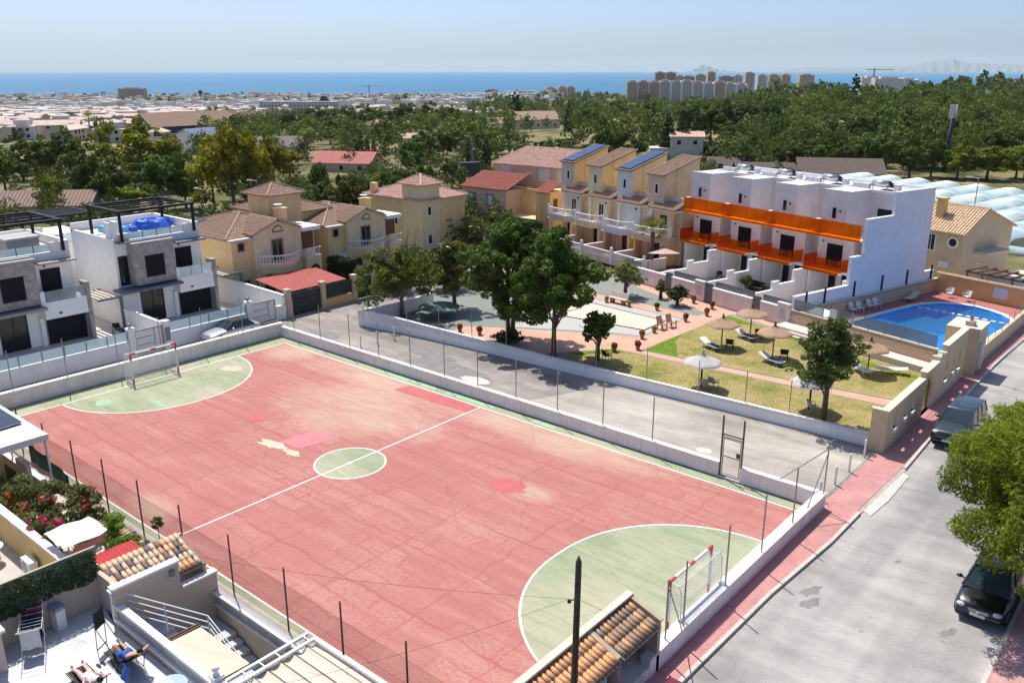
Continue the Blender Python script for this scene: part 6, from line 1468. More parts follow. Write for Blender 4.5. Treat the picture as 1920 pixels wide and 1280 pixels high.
# palms close by
def fan_palm(label, loc, h, w_, seed, n=34, date=False):
    rs2 = np.random.default_rng(seed); T = thing('palm_tree', label, 'palm', loc)
    mb = MB(); mb.tube([(0, 0, -.1), (.03, 0, h*.4), (0, .03, h*.78)], [.24, .2, .24], 9); part(T, 'trunk', mb, M('palm_trunk', (.16, .11, .08), .95, .3, 9, bump=.5), True)
    for i in range(n):
        q = i*2.399; el = rs2.uniform(-.35, 1.2); L_ = w_/2*rs2.uniform(.85, 1.1)
        V = []; Fc = []; d = Vector((math.cos(q)*math.cos(el), math.sin(q)*math.cos(el), math.sin(el))); s_ = d.cross(Vector((0, 0, 1))).normalized(); o = Vector((0, 0, h*.8))
        if not date:
            c = o + d*L_*.5; V += [tuple(o-s_*.02), tuple(o+s_*.02), tuple(c+s_*.02), tuple(c-s_*.02)]; Fc.append((0, 1, 2, 3))
            for j in range(13):
                a = (j-6)*.2; t_ = c + (d*math.cos(a)+s_*math.sin(a))*L_*.55 + Vector((0, 0, -.12-.1*abs(a))); wv = (s_*math.cos(a)-d*math.sin(a))*.035; k = len(V); V += [tuple(c-wv), tuple(c+wv), tuple(t_+wv*.4), tuple(t_-wv*.4)]; Fc.append((k, k+1, k+2, k+3))
        else:
            pts = [o + d*L_*t_ + Vector((0, 0, -.55*L_*t_*t_)) for t_ in np.linspace(0, 1, 9)]
            for j in range(8):
                for sd in (-1, 1):
                    for f_ in (0, .5):
                        b = pts[j].lerp(pts[j+1], f_); t_ = b + s_*sd*.42*(1-.5*j/8) + d*.22 + Vector((0, 0, -.1)); k = len(V); V += [tuple(b), tuple(b+d*.06), tuple(t_)]; V.append(tuple(t_-d*.02)); Fc.append((k, k+1, k+2, k+3))
        link('frond', npmesh('frond', np.array(V), np.array(Fc), LEAF_PALM), T)
    return T
fan_palm('fan palm with shaggy green head in front of the yellow terrace', (*F(-.6, -3.2), 0), 5.0, 3.6, 51)
fan_palm('feathery palm behind the ochre house at the right edge', (*F(30.5, 24.5), 0), 6.3, 4.6, 52, 22, True)
# hedges
def hedge(label, x0, x1, y0, y1, z0, z1, seed, mat=LEAF_D, n=4000, rz=0, loc=(0, 0, 0)):
    rs2 = np.random.default_rng(seed); P = rs2.random((n, 3))*np.array([x1-x0, y1-y0, z1-z0]) + np.array([x0, y0, z0])
    ax = rs2.integers(0, 3, n)
    for i in range(n):
        if ax[i] == 2: P[i, 2] = z1 + rs2.normal()*.06
        elif ax[i] == 0: P[i, 0] = (x1 if rs2.random() < .7 else x0) + rs2.normal()*.06
        else: P[i, 1] = (y0 if rs2.random() < .7 else y1) + rs2.normal()*.06
    nrm = rs2.normal(size=(n, 3)); nrm /= np.linalg.norm(nrm, axis=1)[:, None]; a = np.cross(nrm, rs2.normal(size=(n, 3))); a /= np.linalg.norm(a, axis=1)[:, None]; b = np.cross(nrm, a); a *= .13; b *= .09
    V = np.stack([P-a, P-b, P+a, P+b], 1).reshape(-1, 3); T = thing('hedge', label, 'hedge', loc, rz)
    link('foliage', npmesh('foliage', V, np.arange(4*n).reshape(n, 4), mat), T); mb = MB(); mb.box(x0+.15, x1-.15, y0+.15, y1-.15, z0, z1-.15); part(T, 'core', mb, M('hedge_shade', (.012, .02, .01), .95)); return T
hedge('dark clipped hedge in front of the salmon house', -45.5, -31.8, 55.0, 56.2, -.6, 1.6, 61)
hedge('green hedge beside the small blue pool', -35.5, -30, 51.5, 52.5, -.3, 1.2, 62, LEAF_G)
hedge('dark tall hedge beside the air conditioner of the second villa', -33.0, -30.0, 24.6, 25.6, -.3, 2.2, 63)
# ------------------------------------------------------------------ lawn furniture
STRAW = M('straw_thatch', (.40, .27, .17), .95, .25, 14, bump=.5); STRAWG = M('grey_straw_thatch', (.50, .48, .46), .95, .25, 14, bump=.5)
def parasol(label, x, y, mat, h=2.05, r_=1.15, tall=False):
    T = thing('straw_parasol', label, 'parasol', (x, y, .02), random.uniform(0, 6), 'straw parasols on the lawn')
    mb = MB(); mb.tube([(0, 0, 0), (0, 0, h+.12)], .045 if mat is STRAW else .06, 8); part(T, 'pole', mb, BROWN if mat is STRAW else DARK)
    mb = MB(); n = 40; o = 0; rr = [.06, .35, .7, 1.0, r_*.98, r_*1.04]; zz = [h+.16, h+.02, h-.13, h-.24, h-.31, h-.40]
    for r0, z0 in zip(rr, zz):
        for k in range(n):
            q = 2*math.pi*k/n; j = 1 + (.045*math.sin(k*7.3) if r0 > .9 else .01*math.sin(k*5)); mb.v.append((r0*j*math.cos(q), r0*j*math.sin(q), z0 + (.02*math.sin(k*3.1)) + (-.04*(k % 2) if r0 > .3 else 0)))
    for i in range(len(rr)-1):
        for k in range(n): k2 = (k+1) % n; mb.f.append((i*n+k, (i+1)*n+k, (i+1)*n+k2, i*n+k2))
    part(T, 'thatch', mb, mat); mb = MB(); mb.lathe([(.13, h+.02), (.1, h+.2), (.05, h+.42), (0, h+.5)], 9); part(T, 'topknot', mb, BROWN if mat is STRAW else STRAWG)
    mb = MB()
    for k in range(8): q = k*math.pi/4; mb.tube([(0, 0, h+.05), (1.05*math.cos(q), 1.05*math.sin(q), h-.3)], .015, 4, False)
    part(T, 'rib', mb, BROWN); return T
parasol('brown straw parasol nearest the corner of the path', 5.51, 30.1, STRAW)
parasol('brown straw parasol closest to the pink wall', 5.91, 34.0, STRAW)
parasol('brown straw parasol in the middle of the lawn beside a blue lounger', 9.4, 30.2, STRAW, 2.15)
parasol('brown straw parasol near the arched wall', 15.6, 31.3, STRAW)
parasol('grey straw parasol over the stacked chairs by the low wall', 8.45, 21.6, STRAWG, 2.05)
parasol('grey straw parasol half hidden behind the feathery tree', 15.2, 22.4, STRAWG, 2.1)
NAVY = M('navy_sling', (.05, .09, .17), .7, .15, 5); PLAW = M('white_plastic', (.78, .77, .75), .45, .04, 5); PLAC = M('cream_plastic', (.66, .58, .40), .5, .06, 5); PLAG = M('dark_plastic', (.03, .027, .025), .6, .1, 5, spec=.2); PLAGG = M('grey_plastic', (.33, .34, .34), .5, .1, 5)
def lounger(label, x, y, rz, sling, frame=PLAW, back=.28, z=.02):
    T = thing('sun_lounger', label, 'sun lounger', (x, y, z), rz, 'sun loungers')
    mb = MB()
    for s_ in (-.3, .3): mb.tube([(-.95, s_, .33), (.25, s_, .33), (.95, s_, .33+back)], .022, 5)
    for xx in (-.95, .25, .95): mb.tube([(xx, -.3, .33 + (back if xx > .5 else 0)), (xx, .3, .33 + (back if xx > .5 else 0))], .02, 5)
    part(T, 'frame', mb, frame)
    for xx in (-.6, .35):
        for s_ in (-.3, .3): mb = MB(); mb.tube([(xx-.16, s_, .0), (xx, s_, .33), (xx+.16, s_, .0)], .018, 5); part(T, 'leg', mb, frame)
    mb = MB(); mb.box(-.93, .25, -.28, .28, .325, .345); part(T, 'sling', mb, sling); mb = MB(); mb.ext([(.25, -.28, .335), (.93, -.28, .335+back*.97), (.93, .28, .335+back*.97), (.25, .28, .335)], (0, 0, .02)); part(T, 'headrest', mb, PLAW if sling is NAVY else sling)
    return T
lounger('blue and white sun lounger under the parasol nearest the path corner', 5.1, 29.2, R(160), NAVY); lounger('blue and white sun lounger under the parasol by the pink wall', 6.0, 33.0, R(160), NAVY); lounger('blue and white sun lounger beside the middle parasol', 9.9, 28.9, R(165), NAVY)
lounger('white folding lounger frame under the parasol by the arched wall', 15.2, 31.0, R(150), PLAW, PLAW, .4); lounger('white lounger lying by the arched wall', 16.9, 32.2, R(20), PLAW, PLAW, .1)
lounger('cream sun lounger on the pool deck against the block wall', *F(21.3, 7.0), FA+R(100), PLAC, PLAC, .3, DZ)
def chair(label, x, y, rz, mat, grp, z=.02):
    T = thing('plastic_chair', label, 'chair', (x, y, z), rz, grp)
    mb = MB(); mb.prism([(-.24, -.23), (.24, -.23), (.22, .22), (-.22, .22)], .41, .44); part(T, 'seat', mb, mat)
    mb = MB()
    arc = [(-.25, .12), (-.24, .2), (-.16, .26), (0, .285), (.16, .26), (.24, .2), (.25, .12)]
    for (a, b), (c, d) in zip(arc[:-1], arc[1:]): mb.ext([(a, b, .46), (c, d, .46), (c*1.05, d+.1, .86 - .05*abs(c)), (a*1.05, d*0+b+.1, .86 - .05*abs(a))], (0, .018, 0))
    part(T, 'backrest', mb, mat)
    for s_ in (-1, 1): mb = MB(); mb.tube([(s_*.26, -.22, .42), (s_*.27, -.2, .63), (s_*.28, .0, .66), (s_*.26, .24, .68)], .025, 5); part(T, 'armrest', mb, mat)
    for s_ in (-1, 1):
        for t_ in (-1, 1): mb = MB(); mb.tube([(s_*.22, t_*.2, .42), (s_*.26, t_*.25, 0)], [.028, .02], 5); part(T, 'leg', mb, mat)
    return T
G1 = 'dark plastic chairs on the lawn'; G2 = 'white plastic chairs around the pool'
chair('dark plastic chair beside the parasol nearest the path corner', 6.2, 30.0, R(200), PLAG, G1); chair('dark plastic chair beside the parasol by the pink wall', 6.75, 33.7, R(190), PLAG, G1); chair('dark plastic chair beside the middle parasol', 10.2, 30.3, R(200), PLAG, G1); chair('dark plastic chair under the small round tree', .95, 22.0, R(150), PLAG, G1)
chair('grey plastic chair under the grey parasol by the low wall', 8.8, 21.3, R(200), PLAGG, G1); chair('grey plastic chair leaning behind another under the grey parasol', 9.15, 21.9, R(160), PLAGG, G1); chair('grey plastic chair under the parasol behind the feathery tree', 15.6, 21.9, R(130), PLAGG, G1)
for (s_, t_, rz, lb_) in ((21.1, -1.0, 80, 'white pool chair nearest the sign'), (21.2, -.2, 80, 'second white pool chair from the sign along the block wall'), (21.2, 1.2, 80, 'third white pool chair from the sign along the block wall'), (21.25, 2.0, 80, 'white pool chair on the block wall side farthest from the sign'), (22.6, 10.6, 10, 'white chair by the tile-topped wall nearer the gable'), (24.1, 10.7, -10, 'white chair by the tile-topped wall nearer the blue notice')):
    chair(lb_, *F(s_, t_), FA+R(rz), PLAW, G2, DZ)
# pots
TERRA = M('terracotta', (.40, .17, .10), .85, .2, 6)
def pot(label, x, y, kind, s_=.78):
    T = thing('plant_pot', label, 'plant pot', (x, y, .012), random.uniform(0, 6), 'terracotta pots along the garden paths')
    mb = MB(); mb.lathe([(.15*s_, 0), (.2*s_, .2*s_), (.24*s_, .38*s_), (.26*s_, .4*s_), (.25*s_, .44*s_), (.2*s_, .4*s_)], 12); part(T, 'pot', mb, TERRA, True)
    rs2 = np.random.default_rng(int(abs(x*31+y*17)))
    if kind == 'c': mb = MB(); mb.sph((0, 0, .5*s_), .24*s_, 12, 7); part(T, 'cactus', mb, M('cactus_green', (.16, .20, .04), .8, .25, 9), True)
    elif kind == 's': V, Fc = leaf_cloud(rs2, [(0, 0, .62*s_, .28*s_, .28*s_, .22*s_)], 160, .09, .3); link('plant', npmesh('plant', V, Fc, LEAF_G), T)
    else: V, Fc = leaf_cloud(rs2, [(0, 0, .6*s_, .3*s_, .3*s_, .26*s_)], 160, .09, .3); link('plant', npmesh('plant', V, Fc, M_leaf('dry_red_leaves', (.10, .05, .03), (.24, .11, .06))), T)
for x, y, kd, lb_ in ((-9.0, 43.0, 'd', 'terracotta pot with dry plant at the pale pink wall behind the olive tree'), (0.04, 39.1, 'd', 'wide terracotta pot with red plant where the paths meet below the pink wall'), (.7, 36.9, 'd', 'small terracotta pot at the tip of the gravel bed'), (-2.1, 39.8, 'd', 'tiny terracotta pot behind the dark round shrub'), (-3.3, 35.7, 's', 'terracotta pot with spiky green plant on the upper path'), (-5.67, 35.1, 'c', 'terracotta pot with tall yellow-green plant right of the stone bench'), (-8.0, 35.1, 'c', 'squat terracotta pot left of the stone bench'), (1.2, 25.6, 'd', 'terracotta pot at the corner of the lawn and the long path'), (0, 28.1, 'd', 'low terracotta pot at the edge of the pale gravel'), (.15, 24.1, 'd', 'terracotta pot beside the small round tree'), (-.1, 30.0, 'c', 'round cactus in a pot beside the petanque court'), (.2, 34.3, 'd', 'small terracotta pot at the end of the upper path'), (-11.6, 20.4, 'd', 'terracotta pot by the gravel corner near the trampoline'), (-10.0, 20.9, 'd', 'terracotta pot at the foot of the twin-trunked tree')):
    pot(lb_, x, y, kd)
# benches
T = thing('stone_bench', 'pale stone bench with backrest on the upper garden path', 'bench', (-7.0, 35.35, .012), R(-6))
mb = MB(); mb.box(-.95, .95, -.2, .22, .42, .5); part(T, 'seat', mb, M('pale_stone', (.66, .55, .44), .85, .1, 4)); mb = MB(); mb.ext([(-.95, .2, .52), (.95, .2, .52), (.95, .34, .95), (-.95, .34, .95)], (0, .07, 0)); part(T, 'backrest', mb, MATS['pale_stone'])
for x in (-.6, .6): mb = MB(); mb.box(x-.14, x+.14, -.16, .2, 0, .42); part(T, 'leg', mb, TERRA)
T = thing('wooden_bench', 'orange wooden double seat beside the path and petanque court', 'bench', (.05, 31.6, .012), R(75))
WOODO = M('orange_wood', (.48, .22, .10), .75, .15, 6)
for s_ in (-.5, .5):
    mb = MB(); mb.box(s_-.3, s_+.3, -.28, .25, .38, .44); part(T, 'seat', mb, WOODO)
    for i in range(4): mb = MB(); mb.ext([(s_-.28+i*.15, .25, .44), (s_-.17+i*.15, .25, .44), (s_-.17+i*.15, .42, 1.0), (s_-.28+i*.15, .42, 1.0)], (0, .03, 0)); part(T, 'slat', mb, WOODO)
    for xx in (-.27, .27):
        for yy in (-.25, .22): mb = MB(); mb.box(s_+xx-.035, s_+xx+.035, yy-.035, yy+.035, 0, .62 if yy < 0 else .4); part(T, 'leg', mb, WOODO)
# trampoline
T = thing('trampoline', 'round trampoline with dark mat and green edge pad under the yellowish tree', 'trampoline', (-16.0, 22.6, .005))
mb = MB(); mb.lathe([(0, .78), (1.35, .78)], 28); part(T, 'mat', mb, M('black_mat', (.05, .055, .06), .7, .1, 4)); mb = MB(); mb.lathe([(1.33, .80), (1.36, .83), (1.68, .83), (1.7, .78)], 28); part(T, 'edge_pad', mb, M('green_pad', (.10, .17, .14), .6, .1, 4))
for k in range(4):
    q = k*math.pi/2+.4; mb = MB(); mb.tube([(1.6*math.cos(q-.18), 1.6*math.sin(q-.18), .78), (1.62*math.cos(q-.18), 1.62*math.sin(q-.18), .02), (1.62*math.cos(q+.18), 1.62*math.sin(q+.18), .02), (1.6*math.cos(q+.18), 1.6*math.sin(q+.18), .78)], .028, 5); part(T, 'leg', mb, GALV)
# cantilever parasol and patio things in the orange row
T = thing('cantilever_parasol', 'dusty pink cantilever parasol in the leftmost patio of the orange-balcony row', 'parasol', (*F(1.6, -3.8), 0), FA)
mb = MB(); mb.tube([(-1.4, -.6, 0), (-1.3, -.5, 2.4), (.1, .1, 2.9)], .05, 6); part(T, 'pole', mb, DARK)
mb = MB(); n = 8; mb.v += [(.1, .1, 2.75)]
for k in range(n): q = 2*math.pi*k/n; mb.v.append((.1+1.6*math.cos(q), .1+1.6*math.sin(q), 2.25+.25*math.cos(q+.6)))
mb.f += [(0, k+1, (k+1) % n+1) for k in range(n)]; part(T, 'canopy', mb, M('dusty_pink_cloth', (.52, .38, .36), .9, .08, 3))
T = thing('garden_sofa', 'dark rattan sofa with cushions in the third orange-balcony patio', 'sofa', (*F(10.9, -1.0), .1), FA)
mb = MB(); mb.box(-.9, .9, -.4, .4, 0, .35); part(T, 'base', mb, PLAG); mb = MB(); mb.box(-.9, .9, .28, .42, .35, .8); part(T, 'backrest', mb, PLAG)
T = thing('patio_table', 'dark low table in the third orange-balcony patio', 'table', (*F(12.6, -.8), .1), FA); mb = MB(); mb.box(-.8, .8, -.4, .4, .65, .7); part(T, 'top', mb, PLAG)
for x in (-.7, .7):
    for y in (-.3, .3): mb = MB(); mb.box(x-.03, x+.03, y-.03, y+.03, 0, .65); part(T, 'leg', mb, PLAG)
chair('dark wicker chair in the second orange-balcony patio', *F(6.4, -.9), FA+R(30), PLAG, 'patio chairs', .1); chair('dark chair in the side yard of the cube house', -31.0, 2.9, R(60), PLAG, 'patio chairs', .04); chair('dark chair facing another in the side yard of the cube house', -29.9, 3.1, R(200), PLAG, 'patio chairs', .04)
# shade sail over the villa yard
T = thing('shade_sail', 'pale triangular shade sail behind the yellowish tree', 'sail', (-22.5, 31.5, 0)); mb = MB(); mb.add([(-2.4, 0, 3.6), (2.2, .4, 2.6), (1.0, 3.2, 2.2), (.2, 1.0, 2.55)], [(0, 1, 3), (1, 2, 3), (2, 0, 3)]); part(T, 'cloth', mb, M('cream_cloth', (.70, .66, .60), .9, .04, 3))
for x, y, z in ((-2.4, 0, 3.6), (2.2, .4, 2.6), (1.0, 3.2, 2.2)): mb = MB(); mb.tube([(x, y, 0), (x, y, z)], .05, 6); part(T, 'post', mb, GALV)

# ------------------------------------------------------------------ cars
CARGL = M('car_glass', (.03, .045, .055), .04, .2, 2, spec=.9); TYRE = M('tyre', (.02, .02, .02), .85, .1, 6); RIMM = M('alloy_rim', (.45, .46, .48), .3, .1, 5, metal=.8); CHROME = M('chrome', (.65, .66, .68), .15, .05, 5, metal=1.0); LAMP = M('headlamp_glass', (.55, .60, .63), .1, .1, 9, spec=.9); REDL = M('tail_lamp', (.35, .02, .02), .2, .1, 5); PLATE = M('number_plate', (.72, .72, .70), .5, .04, 8)
def carpaint(name, c, metal=.5):
    m, n, l, p = _mat(name); p.inputs['Base Color'].default_value = tuple(c)+(1,); p.inputs['Roughness'].default_value = .28; p.inputs['Metallic'].default_value = metal; p.inputs['Coat Weight'].default_value = 1.0; p.inputs['Coat Roughness'].default_value = .04; return m
def car(label, loc, rz, paint, prof, half, hood_z, L, wheels, wr, roofmat=None, grp='parked cars', suv=False, cab=None):
    """prof: side outline sections (x, z_low, z_high, half width); front at -x... cab: (x0, x1, z, half) for the glasshouse"""
    T = thing('car', label, 'car', loc, rz, grp)
    # lower body: lofted sections along x with rounded shoulders
    mb = MB(); rings = []
    for (x, zl, zh, hw) in prof:
        ring_ = [(-hw*.86, zl), (-hw, zl+.12), (-hw*1.0, (zl+zh)/2+.05), (-hw*.95, zh-.07), (-hw*.78, zh), (0, zh+.035), (hw*.78, zh), (hw*.95, zh-.07), (hw*1.0, (zl+zh)/2+.05), (hw, zl+.12), (hw*.86, zl)]
        rings.append([(x, a, b) for a, b in ring_])
    o = 0; nr = len(rings[0])
    for r0 in rings: mb.v += r0
    for i in range(len(rings)-1):
        for k in range(nr): k2 = (k+1) % nr; mb.f.append((i*nr+k, (i+1)*nr+k, (i+1)*nr+k2, i*nr+k2))
    mb.f.append(tuple(range(nr))); mb.f.append(tuple((len(rings)-1)*nr+k for k in range(nr))[::-1])
    me = mb.mesh('body', paint, True); bd = link('body', me, T); md = bd.modifiers.new('s', 'SUBSURF'); md.levels = 1; md.render_levels = 2
    # glasshouse: base outline and roof outline
    (xb0, xb1, zb_, hb), (xr0, xr1, zr, hr) = cab
    def loft(b0, b1, zb2, hb2, r0, r1, zr2, hr2):
        m2 = MB(); B_ = [(b0, -hb2, zb2), (b1, -hb2, zb2), (b1, hb2, zb2), (b0, hb2, zb2)]; Rr = [(r0, -hr2, zr2), (r1, -hr2, zr2), (r1, hr2, zr2), (r0, hr2, zr2)]
        return m2.add(B_+Rr, [(0, 1, 5, 4), (1, 2, 6, 5), (2, 3, 7, 6), (3, 0, 4, 7), (4, 5, 6, 7)])
    part(T, 'windows', loft(xb0, xb1, zb_, hb, xr0, xr1, zr, hr), CARGL if roofmat is not False else CARGL)
    rp = roofmat or paint; mb = MB(); e = .03
    mb.add([(xr0-.02, -hr-e, zr-.02), (xr1+.02, -hr-e, zr-.02), (xr1+.02, hr+e, zr-.02), (xr0-.02, hr+e, zr-.02), (xr0+.08, -hr+.06, zr+.06), (xr1-.08, -hr+.06, zr+.06), (xr1-.08, hr-.06, zr+.06), (xr0+.08, hr-.06, zr+.06)], [(0,3,2,1),(4,5,6,7),(0,1,5,4),(1,2,6,5),(2,3,7,6),(3,0,4,7)])
    ro = part(T, 'roof', mb, rp, True); md = ro.modifiers.new('b', 'BEVEL'); md.width = .03; md.segments = 2
    mb = MB()
    for s_ in (-1, 1):
        for f_ in (0, .36, .68, 1.0):
            xb = xb0+(xb1-xb0)*f_; xr = xr0+(xr1-xr0)*f_
            if roofmat and .1 < f_ < .9: continue
            mb = MB(); mb.tube([(xb, s_*(hb+.004), zb_), (xr, s_*(hr+.004), zr)], .038, 5); part(T, 'pillar', mb, rp)
    if suv: mb = MB(); mb.box(xr0+.45, xr0+1.35, -.42, .42, zr+.062, zr+.07); part(T, 'sunroof', mb, CARGL)
    for wx in wheels:
        for s_ in (-1, 1):
            q = MB(); q.tube([(wx, s_*(half-.22), wr), (wx, s_*(half+.005), wr)], wr, 18); wo = part(T, 'wheel', q, TYRE, False); q = MB(); q.tube([(wx, s_*(half-.1), wr), (wx, s_*(half+.012), wr)], wr*.64, 12); part(wo, 'rim', q, RIMM)
    f0 = prof[0][0]; fz = prof[1][2]; hw = prof[1][3]
    for s_ in (-1, 1):
        mb = MB(); yy = s_*hw*.72; mb.sph((f0+.16, yy, fz-.13), .2, 10, 6, (.75, 1.0, .55)); part(T, 'headlight', mb, LAMP, True)
        mb = MB(); mb.sph((xb0+.42, s_*(hb+.2), zb_+.1), .1, 8, 6, (.8, 1.2, .8)); mb.tube([(xb0+.42, s_*hb, zb_+.05), (xb0+.42, s_*(hb+.16), zb_+.08)], .025, 5); part(T, 'mirror', mb, paint, True)
        mb = MB(); mb.cbox((prof[-1][0]-.06, s_*prof[-2][3]*.8, prof[-2][2]-.15), (.12, .22, .2)); part(T, 'tail_light', mb, REDL)
    mb = MB()
    for i in range(4): mb.box(f0-.005, f0+.12, -hw*.42, hw*.42, fz-.26+i*.045, fz-.24+i*.045)
    part(T, 'grille', mb, CHROME if not suv else DARK)
    mb = MB(); mb.box(f0-.035, f0+.1, -hw*.95, hw*.95, prof[0][1]+.06, prof[0][1]+.2); bp_ = part(T, 'bumper', mb, DARK if suv else paint); md = bp_.modifiers.new('b', 'BEVEL'); md.width = .04; md.segments = 2
    mb = MB(); mb.box(f0-.05, f0-.036, -.26, .26, prof[0][1]+.07, prof[0][1]+.18); part(T, 'number_plate', mb, PLATE)
    mb = MB(); mb.tube([(xb0+.03, -hb*.7, zb_+.04), (xb0+.12, -.05, zb_+.08)], .012, 4); mb.tube([(xb0+.03, -.02, zb_+.04), (xb0+.12, hb*.7, zb_+.08)], .012, 4); part(T, 'wiper', mb, DARK)
    return T
# local x points backwards from the bumper; the nose faces -Y in the street (rotation +90)
suvp = [(0, .42, .86, .80), (.08, .36, 1.02, .90), (.5, .34, 1.08, .94), (1.45, .34, 1.13, .95), (2.6, .34, 1.14, .95), (4.2, .36, 1.12, .94), (4.6, .40, 1.05, .92), (4.7, .45, .95, .86)]
car('dark green off-road car parked beside the arched wall', (22.98, 21.75, -.115), R(90), carpaint('dark_green_paint', (.035, .055, .055), .45), suvp, .93, 1.1, 4.7, (.95, 3.7), .37, suv=True, cab=((1.32, 4.62, 1.10, .84), (1.98, 4.45, 1.74, .68)))
hat = [(0, .30, .58, .62), (.1, .24, .72, .80), (.45, .22, .86, .87), (1.1, .22, .98, .88), (2.2, .22, 1.0, .89), (3.4, .24, 1.0, .88), (3.85, .3, .95, .84), (3.95, .4, .85, .78)]
BC = car('shiny black hatchback parked under the big pine', (28.05, 6.2, -.115), R(90), carpaint('black_paint', (.008, .009, .013), .3), hat, .87, .9, 3.9, (.72, 3.15), .31, cab=((.88, 3.85, .96, .80), (1.75, 3.55, 1.50, .60)))
mb = MB(); mb.lathe([(.055, 0), (.055, .02), (.0, .025)], 14, (0, 0, 0)); o = part(BC, 'round_badge', mb, CHROME); o.location = (-.02, 0, .55); o.rotation_euler = (0, R(-80), 0)
conv = [(0, .3, .55, .66), (.1, .24, .66, .82), (.6, .22, .78, .87), (1.4, .22, .86, .88), (2.6, .22, .88, .88), (3.9, .24, .88, .86), (4.3, .3, .82, .8), (4.4, .4, .7, .74)]
car('silver convertible with black soft top on the lane behind the court wall', (-24.0, 6.2, -.003), R(90), carpaint('silver_paint', (.60, .61, .62), .6), conv, .86, .85, 4.4, (.8, 3.4), .31, roofmat=M('black_soft_top', (.02, .022, .026), .8, .1, 5), cab=((1.35, 3.75, .84, .78), (2.05, 3.2, 1.30, .58)))
RC = car('red car roof just showing at the bottom edge of the street', (22.4, -8.75, -.115), R(90), carpaint('dark_red_paint', (.22, .01, .03), .4), hat, .87, .9, 3.9, (.72, 3.15), .31, cab=((.88, 3.85, .96, .80), (1.75, 3.55, 1.50, .60)))
dc = car('dark car parked beyond the carport at the right edge', (*F(33.5, 16.0), -.1), FA+R(180), carpaint('night_blue_paint', (.012, .016, .03), .4), hat, .87, .9, 3.9, (.72, 3.15), .31, cab=((.88, 3.85, .96, .80), (1.75, 3.55, 1.50, .60)))
# ------------------------------------------------------------------ tiled meter kiosk, pole and cables at the street corner
TILEC = [M('orange_barrel_tile', (.62, .33, .16), .85, .22, 7, stain=.3, stain_c=(.30, .16, .09)), M('brown_barrel_tile', (.34, .22, .15), .9, .3, 7, stain=.4, stain_c=(.15, .10, .07)), M('straw_barrel_tile', (.58, .43, .29), .85, .22, 7, stain=.3), M('dark_barrel_tile', (.16, .13, .13), .9, .3, 7)]
def barrel(L=.44, r0=.105, r1=.088, up=True):
    mb = MB(); n = 7
    for x, r_ in ((0, r0), (L, r1)):
        for k in range(n+1): q = math.pi*k/n; mb.v.append((x, r_*math.cos(q), r_*math.sin(q)*.8))
        for k in range(n+1): q = math.pi*k/n; mb.v.append((x, (r_-.014)*math.cos(q), (r_-.014)*math.sin(q)*.8))
    m_ = n+1
    for k in range(n):
        mb.f.append((k, k+1, 2*m_+k+1, 2*m_+k)); mb.f.append((m_+k+1, m_+k, 3*m_+k, 3*m_+k+1)); mb.f.append((k+1, k, m_+k, m_+k+1)); mb.f.append((2*m_+k, 2*m_+k+1, 3*m_+k+1, 3*m_+k))
    return mb
TMESH = []
for tm in TILEC: TMESH.append(barrel().mesh('roof_tile', tm, True))
def tile_field(T, o, along, down, nc, nr, pick, pitch=.215, step=.36):
    """individual barrel tiles: columns along one axis, rows running down the slope"""
    o = Vector(o); al = Vector(along).normalized(); dn = Vector(down).normalized(); nrm = al.cross(dn)
    if nrm.z < 0: nrm = -nrm
    for c in range(nc):
        for r_ in range(nr):
            me = TMESH[pick(c, r_)]; ob = link('roof_tile', me, T)
            x = -dn; z = nrm; y = z.cross(x); p = o + al*(c*pitch) + dn*(step*(r_+1)) + nrm*(.012*(nr-r_)*.2)
            k = random.uniform(-.03, .03); mt = Matrix(((x.x, y.x, z.x, p.x), (x.y, y.y, z.y, p.y), (x.z, y.z, z.z, p.z), (0, 0, 0, 1))) @ Matrix.Rotation(k, 4, 'Z') @ Matrix.Rotation(-.05, 4, 'Y')
            ob.matrix_local = mt
kx = thing('meter_kiosk', 'low meter kiosk with two barrel-tiled roofs at the court corner beside the pole', 'kiosk')
mb = MB(); mb.box(19.15, 19.33, -10.2, -3.6, -.1, 2.42); mb.box(19.33, 20.5, -3.78, -3.6, -.1, 2.0); mb.ext([(19.33, -3.78, 2.0), (20.58, -3.78, 2.0), (20.58, -3.78, 2.05), (19.33, -3.78, 2.45)], (0, .18, 0)); mb.ext([(19.33, -6.2, -.1), (20.5, -6.2, -.1), (20.5, -6.2, 1.95), (19.33, -6.2, 2.4)], (0, .2, 0)); mb.ext([(19.33, -10.2, -.1), (20.5, -10.2, -.1), (20.5, -10.2, 1.95), (19.33, -10.2, 2.4)], (0, .2, 0))
part(kx, 'wall', mb, M('weathered_tan_render', (.52, .42, .31), .95, .12, 2, stain=.35, stain_c=(.32, .25, .18), streak=.2))
mb = MB(); mb.ext([(19.34, -6.0, 2.22), (20.62, -6.0, 1.80), (20.62, -3.78, 1.80), (19.34, -3.78, 2.22)], (0, 0, .05)); mb.ext([(19.34, -10.0, 2.22), (20.62, -10.0, 1.80), (20.62, -6.2, 1.80), (19.34, -6.2, 2.22)], (0, 0, .05)); part(kx, 'roof_bed', mb, M('roof_mortar', (.30, .22, .17), .95, .2, 4))
dn_ = (1.28, 0, -.42)
tile_field(kx, (19.36, -5.85, 2.285), (0, 1, 0), dn_, 10, 3, lambda c, r_: 1 if random.random() < .8 else 0, .212, .42)
tile_field(kx, (19.36, -9.9, 2.285), (0, 1, 0), dn_, 18, 3, lambda c, r_: 0 if random.random() < .85 else 2, .212, .42)
mb = MB(); mb.box(19.12, 19.38, -10.2, -3.57, 2.42, 2.5); part(kx, 'coping', mb, SANDCAP)
